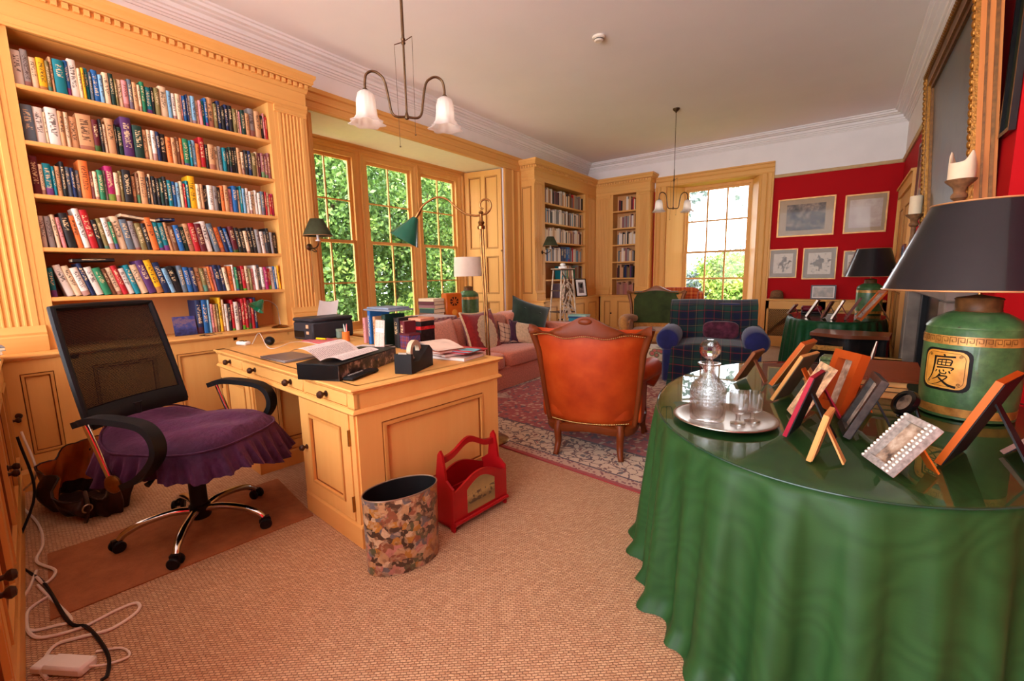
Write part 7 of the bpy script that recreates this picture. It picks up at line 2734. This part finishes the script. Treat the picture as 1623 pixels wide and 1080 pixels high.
def wall_light(label, p, rz, drop):
    """p: plate position; local +x out of the pilaster"""
    t = thing('wall_light', label, 'wall light', p, rz, 'wall lights on the bookcases')
    MB().lathe([(.03, 0), (.034, .004), (.02, .014), (.01, .02)], 16, M=Matrix.Rotation(PI / 2, 4, 'Y')).build('back_plate', BRONZE, t)
    MB().tube(spline([(.01, 0, 0), (.06, 0, -.015), (.13, 0, -.01), (.17, 0, .02), (.17, 0, .06)], 5), .007, 8).build('bracket', BRONZE, t)
    MB().tube(spline([(.05, 0, -.01), (.08, .03, -.04), (.1, .0, -.05), (.09, -.03, -.03), (.06, 0, -.01)], 4), .005, 6).build('scroll', BRONZE, t)
    MB().lathe([(.022, .05), (.024, .06), (.012, .065), (.012, .13), (0, .132)], 14, c=(.17, 0, 0)).build('candle_sleeve', WHITEP, t)
    SG = plain('pleated_green_silk_%d' % len(bpy.data.materials), (60, 62, 42), .8, var=.15, scale=30)
    MB().lathe([(.135, .10), (.06, .26), (.058, .26), (.132, .10)], 96, c=(.17, 0, 0), flute=lambda a, z: .012 * math.sin(44 * a), closed=True).build('pleated_shade', SG, t, ang=70)
    MB().tube([(.17 + .135 * math.cos(a), .135 * math.sin(a), .10) for a in [2 * PI * i / 48 for i in range(49)]], .004, 6).build('shade_trim', plain('trim_tan_%d' % len(bpy.data.materials), (150, 110, 70), .7), t)
    MB().tube(spline([(.01, .01, -.03), (.004, .012, -.2), (.005, .01, -drop)], 4), .003, 5).build('flex', plain('flex_brown_%d' % len(bpy.data.materials), (120, 74, 40), .6), t)
    return t


sp_ = AX(495, 392, XB + .02)
wall_light('green pleated wall light on the pilaster left of the bay', Vector((XB + .005, 2.46, sp_.z)), 0, .45)
sp2 = AX(872, 398, XB + .17)
wall_light('green pleated wall light on the bookcase right of the bay', Vector((XB + .005, 6.80, 1.72)), 0, .40)

# ------------------------------------------------------------------ lattice stand, framed photograph and books by the corner
BRCH = plain('pale_driftwood', (206, 182, 156), .7, var=.3, scale=20)
BRC2 = plain('dark_driftwood', (92, 66, 48), .7, var=.3, scale=20)
lpz = AX(892, 470, -3.72)
st = thing('lattice_stand', 'tall tapering stand of twisted pale branches by the corner bookcase', 'stand', (-3.72, lpz.y, 0), PI / 2 - .4)
H_ = 1.42
for sx in (-1, 1):
    for sy in (-1, 1):
        MB().tube([(sx * .20, sy * .17, 0), (sx * .11, sy * .11, H_ - .03)], [.016, .011], 8).build('post', BRCH, st)
for z in (.35, .70, 1.05, H_ - .03):
    k = 1 - z / H_ * .42
    MB().bbox(-.20 * k - .01, .20 * k + .01, -.17 * k - .01, .17 * k + .01, z, z + .018, .004).build('tier', BRC2, st)
MB().bbox(-.15, .15, -.13, .13, H_ - .012, H_, .004).build('top_board', BRCH, st)
for k in range(64):
    z = RND.uniform(.05, 1.2)
    s1 = 1 - z / H_ * .42
    sx = RND.choice((-1, 1))
    a = (RND.uniform(-.19, .19) * s1, -.17 * s1, z)
    b = (RND.uniform(-.15, .15) * s1, -.15 * s1, z + RND.uniform(.1, .26))
    mid = ((a[0] + b[0]) / 2 + RND.uniform(-.04, .04), -.19 * s1, (a[2] + b[2]) / 2)
    MB().tube(spline([a, mid, b], 4), [.011] * 9, 6).build('branch', BRCH if k % 3 else BRC2, st)
t = thing('white_ornament', 'small white carved ornament on top of the lattice stand', 'ornament', (-3.72, lpz.y, H_ + .001), .3)
MB().bbox(-.06, .06, -.05, .05, 0, .035, .008).build('base', WHITEP, t)
MB().ball((0, 0, .06), .05, 12, 8, (1, .9, .55)).build('carving', WHITEP, t)
q = AX(918, 470, XB + .10)
t = thing('portrait_photo', 'black framed portrait photograph on the corner bookcase ledge', 'picture frame', (XB + .10, q.y - .12, ZC + .001), PI / 2 - .5)
Mq = Matrix.Rotation(-.2, 4, 'X')
MB().box(0, .02, -.01, .01, 0, .36, Mq).box(.24, .26, -.01, .01, 0, .36, Mq).box(.02, .24, -.01, .01, 0, .02, Mq).box(.02, .24, -.01, .01, .34, .36, Mq).build('rim', BLACKG, t)
MB().box(.02, .24, -.006, .006, .02, .34, Mq).build('mount', PAPER, t)
MB().box(.07, .19, -.007, -.005, .07, .29, Mq).build('photograph', mk_engraving('portrait_print', (60, 44, 44), (150, 120, 110), 9, 12), t)
MB().box(.11, .15, .01, .02, 0, .25, Matrix.Rotation(.25, 4, 'X') @ Matrix.Translation((0, .06, 0))).build('easel_leg', BLACKP, t)
# side table with a stack of blue books
bp_ = AX(884, 500, -3.30)
sbz = .57
t = thing('side_table', 'small side table at the far end of the sofa', 'table', (-3.32, 6.28, 0), .2)
MB().lathe([(0, sbz - .025), (.25, sbz - .025), (.26, sbz - .012), (.25, sbz), (0, sbz)], 28).build('table_top', WOODDK, t)
MB().lathe([(.03, .05), (.04, .2), (.025, .4), (.05, sbz - .025)], 14).build('column', WOODDK, t)
for k in range(3):
    a = 2 * PI * k / 3
    MB().tube(spline([(.02 * math.cos(a), .02 * math.sin(a), .14), (.12 * math.cos(a), .12 * math.sin(a), .09), (.2 * math.cos(a), .2 * math.sin(a), .015)], 4), .018, 8).build('foot', WOODDK, t)
z = sbz + .001
for k, (c, h, lab) in enumerate((((214, 206, 196), .022, 'white book at the bottom of the side table pile'), ((40, 130, 150), .05, 'thick teal book in the side table pile'), ((44, 70, 110), .024, 'navy blue book in the side table pile'), ((150, 186, 170), .022, 'pale green book on top of the side table pile'))):
    t = thing('book', lab, 'book', (-3.32, 6.28, z), .5 - .12 * k, 'books on the side table')
    MB().box(-.15, .15, -.11, .11, 0, .003).box(-.15, .15, -.11, .11, h - .003, h).box(-.15, .15, -.11, -.106, 0, h).build('cover', plain('stack_cover_%d' % k, c, .4), t)
    MB().box(-.147, .147, -.106, .107, .003, h - .003).build('pages', PAPER, t)
    z += h + .0006

# ------------------------------------------------------------------ garden outside
GRASS = plain('lawn', (96, 122, 52), .9, var=.35, scale=6)
tag(MB().box(-7.0, -5.75, -10, 9.9, -.40, -.33).build('reflector', plain('pale_bounce', (206, 196, 180), .9, var=.2, scale=60)), 'unseen pale terrace along the bay side of the house', 'reflector', kind='structure')  # unseen pale ground, added to bounce light through the bay onto the ceiling
o = MB().box(-40, -5.75, -10, 40, -.45, -.35).box(-5.75, 25, 9.95, 45, -.45, -.35).build('garden_lawn', GRASS)
tag(o, 'green lawn outside the windows', 'lawn', kind='structure')


def leaf_mat(name, a, b, c):
    s = NT(name)
    n = s.noise(s.coord('Object'), 1.4, 3)
    n2 = s.noise(s.coord('Object'), 14, 2)
    col = s.ramp(s.math('ADD', s.math('MULTIPLY', n.outputs[0], .6), s.math('MULTIPLY', n2.outputs[0], .4)), [(.35, lin(a)), (.5, lin(b)), (.65, lin(c))])
    s.pr(base=col, rough=.55)
    tr_ = s.n('ShaderNodeBsdfTranslucent', {'Color': col})
    mx = s.n('ShaderNodeMixShader', {0: .35, 1: s.b, 2: tr_})
    s.t.links.new(mx.outputs[0], s.t.nodes['Material Output'].inputs[0])
    return s.m


LEAFA = leaf_mat('evergreen_leaves', (46, 74, 34), (92, 128, 56), (142, 166, 80))
LEAFB = leaf_mat('laurel_leaves', (60, 90, 40), (116, 146, 60), (176, 186, 90))
LEAFC = leaf_mat('grey_leaves', (70, 84, 80), (110, 124, 120), (150, 156, 150))
BARK = plain('bark', (92, 74, 56), .9, var=.3, scale=6)


def tree(name, label, loc, crown, n, leaf_s, mat, trunk=None, group=None, seed=0, droop=0.0, cat='tree'):
    """crown: list of (cx, cy, cz, rx, ry, rz) lobes relative to loc"""
    rg_ = np.random.default_rng(seed)
    t = thing(name, label, cat, loc, 0, group)
    vol = np.array([c[3] * c[4] * c[5] for c in crown])
    idx = rg_.choice(len(crown), n, p=vol / vol.sum())
    C = np.array(crown)[idx]
    d = rg_.normal(size=(n, 3))
    d /= np.linalg.norm(d, axis=1, keepdims=True)
    r = rg_.random(n) ** .28
    clump = 1 + .16 * np.sin(d[:, 0] * 9 + idx) * np.sin(d[:, 2] * 8 + 2 * idx)
    P = C[:, :3] + d * C[:, 3:] * (r * clump)[:, None]
    u = rg_.normal(size=(n, 3))
    u[:, 2] -= droop
    u /= np.linalg.norm(u, axis=1, keepdims=True)
    w_ = np.cross(u, rg_.normal(size=(n, 3)))
    w_ /= np.linalg.norm(w_, axis=1, keepdims=True)
    s_ = leaf_s * (.6 + .8 * rg_.random(n))[:, None]
    V = np.empty((n, 4, 3))
    V[:, 0] = P
    V[:, 1] = P + u * s_ * .5 + w_ * s_ * .28
    V[:, 2] = P + u * s_
    V[:, 3] = P + u * s_ * .5 - w_ * s_ * .28
    me = bpy.data.meshes.new('foliage')
    me.vertices.add(n * 4)
    me.vertices.foreach_set('co', V.reshape(-1))
    me.loops.add(n * 4)
    me.loops.foreach_set('vertex_index', np.arange(n * 4, dtype=np.int32))
    me.polygons.add(n)
    me.polygons.foreach_set('loop_start', np.arange(0, n * 4, 4, dtype=np.int32))
    me.polygons.foreach_set('loop_total', np.full(n, 4, dtype=np.int32))
    me.materials.append(mat)
    me.update(calc_edges=True)
    o = bpy.data.objects.new('foliage', me)
    COL.objects.link(o)
    o.parent = t
    if trunk:
        for br in trunk:
            MB().tube(spline(br[0], 4), [br[1] * (1 - .6 * i / (4 * (len(br[0]) - 1))) for i in range(4 * (len(br[0]) - 1) + 1)], 8).build('trunk' if br is trunk[0] else 'branch', BARK, t)
    return t


GT = 'evergreens outside the bay window'
G0 = -.35
for k, (x, y, h, wd, m_, lab) in enumerate(((-8.6, 4.6, 6.0, 1.7, LEAFA, 'dark evergreen outside the left bay window'), (-9.0, 7.2, 6.6, 1.9, LEAFA, 'tall evergreen outside the middle bay window'), (-9.8, 10.2, 6.6, 2.1, LEAFA, 'evergreen with grey leaves outside the right bay window'),
                                            (-12.5, 6.5, 8.5, 2.6, LEAFA, 'big evergreen standing behind the garden hedge'), (-12.5, 13.5, 8, 2.8, LEAFA, 'furthest evergreen seen through the right bay window'))):
    cr = [(0, 0, h * .25, wd, wd, h * .25), (.2, .3, h * .5, wd * .9, wd, h * .28), (-.2, -.2, h * .75, wd * .7, wd * .7, h * .25), (.5, -.6, h * .4, wd * .6, wd * .6, h * .2), (.3, .7, h * .62, wd * .6, wd * .6, h * .2)]
    tree('evergreen_tree', lab, (x, y, G0), cr, 34000, .10, m_, [([(0, 0, 0), (.05, .03, h * .4), (0, 0, h * .85)], .14), ([(0, 0, h * .3), (.5, .3, h * .45), (.9, .5, h * .55)], .06)], GT, 30 + k)
for k, (x, y, lab) in enumerate(((-7.3, 6.1, 'low laurel bush below the middle bay window'), (-7.8, 8.4, 'low laurel bush below the right bay window'))):
    tree('laurel_bush', lab, (x, y, G0), [(0, 0, .6, .8, .8, .6), (.3, .4, .5, .6, .6, .5)], 5000, .13, LEAFB, [([(0, 0, 0), (0, 0, .3), (.05, 0, .7)], .05)], 'laurels in the garden', 50 + k, cat='bush')
# beyond the far window
for k, (x, y, h, wd, m_, lab) in enumerate(((-4.6, 14.2, 1.9, 1.2, LEAFC, 'grey green shrub at the left of the far window view'), (-3.2, 15.5, 2.3, 1.3, LEAFB, 'bright green shrub in the middle of the far window view'), (-2.0, 14.6, 2.0, 1.3, LEAFB, 'yellow green shrub at the right of the far window view'), (-3.0, 19.5, 2.9, 2.4, LEAFC, 'pale tree further off behind the far window shrubs'))):
    tree('garden_shrub', lab, (x, y, G0), [(0, 0, h * .4, wd, wd, h * .4), (.3, .2, h * .65, wd * .7, wd * .7, h * .35), (-.4, .1, h * .6, wd * .6, wd * .6, h * .3)], 8000, .14, m_, [([(0, 0, 0), (.03, 0, h * .4), (0, 0, h * .8)], .06)], 'shrubs beyond the far window', 60 + k, cat='shrub')
tree('hanging_tree', 'tree whose branches hang across the top of the far window', (-6.2, 15.0, G0), [(2.0, 0, 4.25, .8, .6, .35), (1.8, .2, 3.7, .45, .5, .5), (3.55, -.2, 4.0, .28, .3, .42), (0, 0, 4.8, 1.4, 1.2, .8)], 2600, .17, LEAFC,
     [([(0, 0, 0), (.1, 0, 2.5), (.2, 0, 4.9)], .18), ([(.2, 0, 4.2), (1.4, 0, 4.8), (2.6, -.1, 4.6), (3.6, -.2, 4.2)], .06), ([(1.4, 0, 4.75), (1.8, .1, 4.2), (2.0, .1, 3.5)], .03)], None, 90, .8)
# white garden seat seen through the middle bay window
gs = AX(612, 480, -6.9)
t = thing('garden_chair', 'white painted garden chair outside the middle bay window', 'garden chair', (-6.9, gs.y, G0), .8)
for x in (-.22, .22):
    for y in (-.2, .2):
        MB().tube([(x, y, 0), (x, y, .42 if y < 0 else .95)], .018, 8).build('leg', WHITEP, t)
MB().bbox(-.25, .25, -.23, .23, .42, .45, .01).build('seat', WHITEP, t)
for i in range(5):
    x = -.18 + i * .09
    MB().box(x - .015, x + .015, .185, .205, .48, .92).build('back_slat', WHITEP, t)
MB().box(-.24, .24, .18, .21, .90, .96).build('top_rail', WHITEP, t)
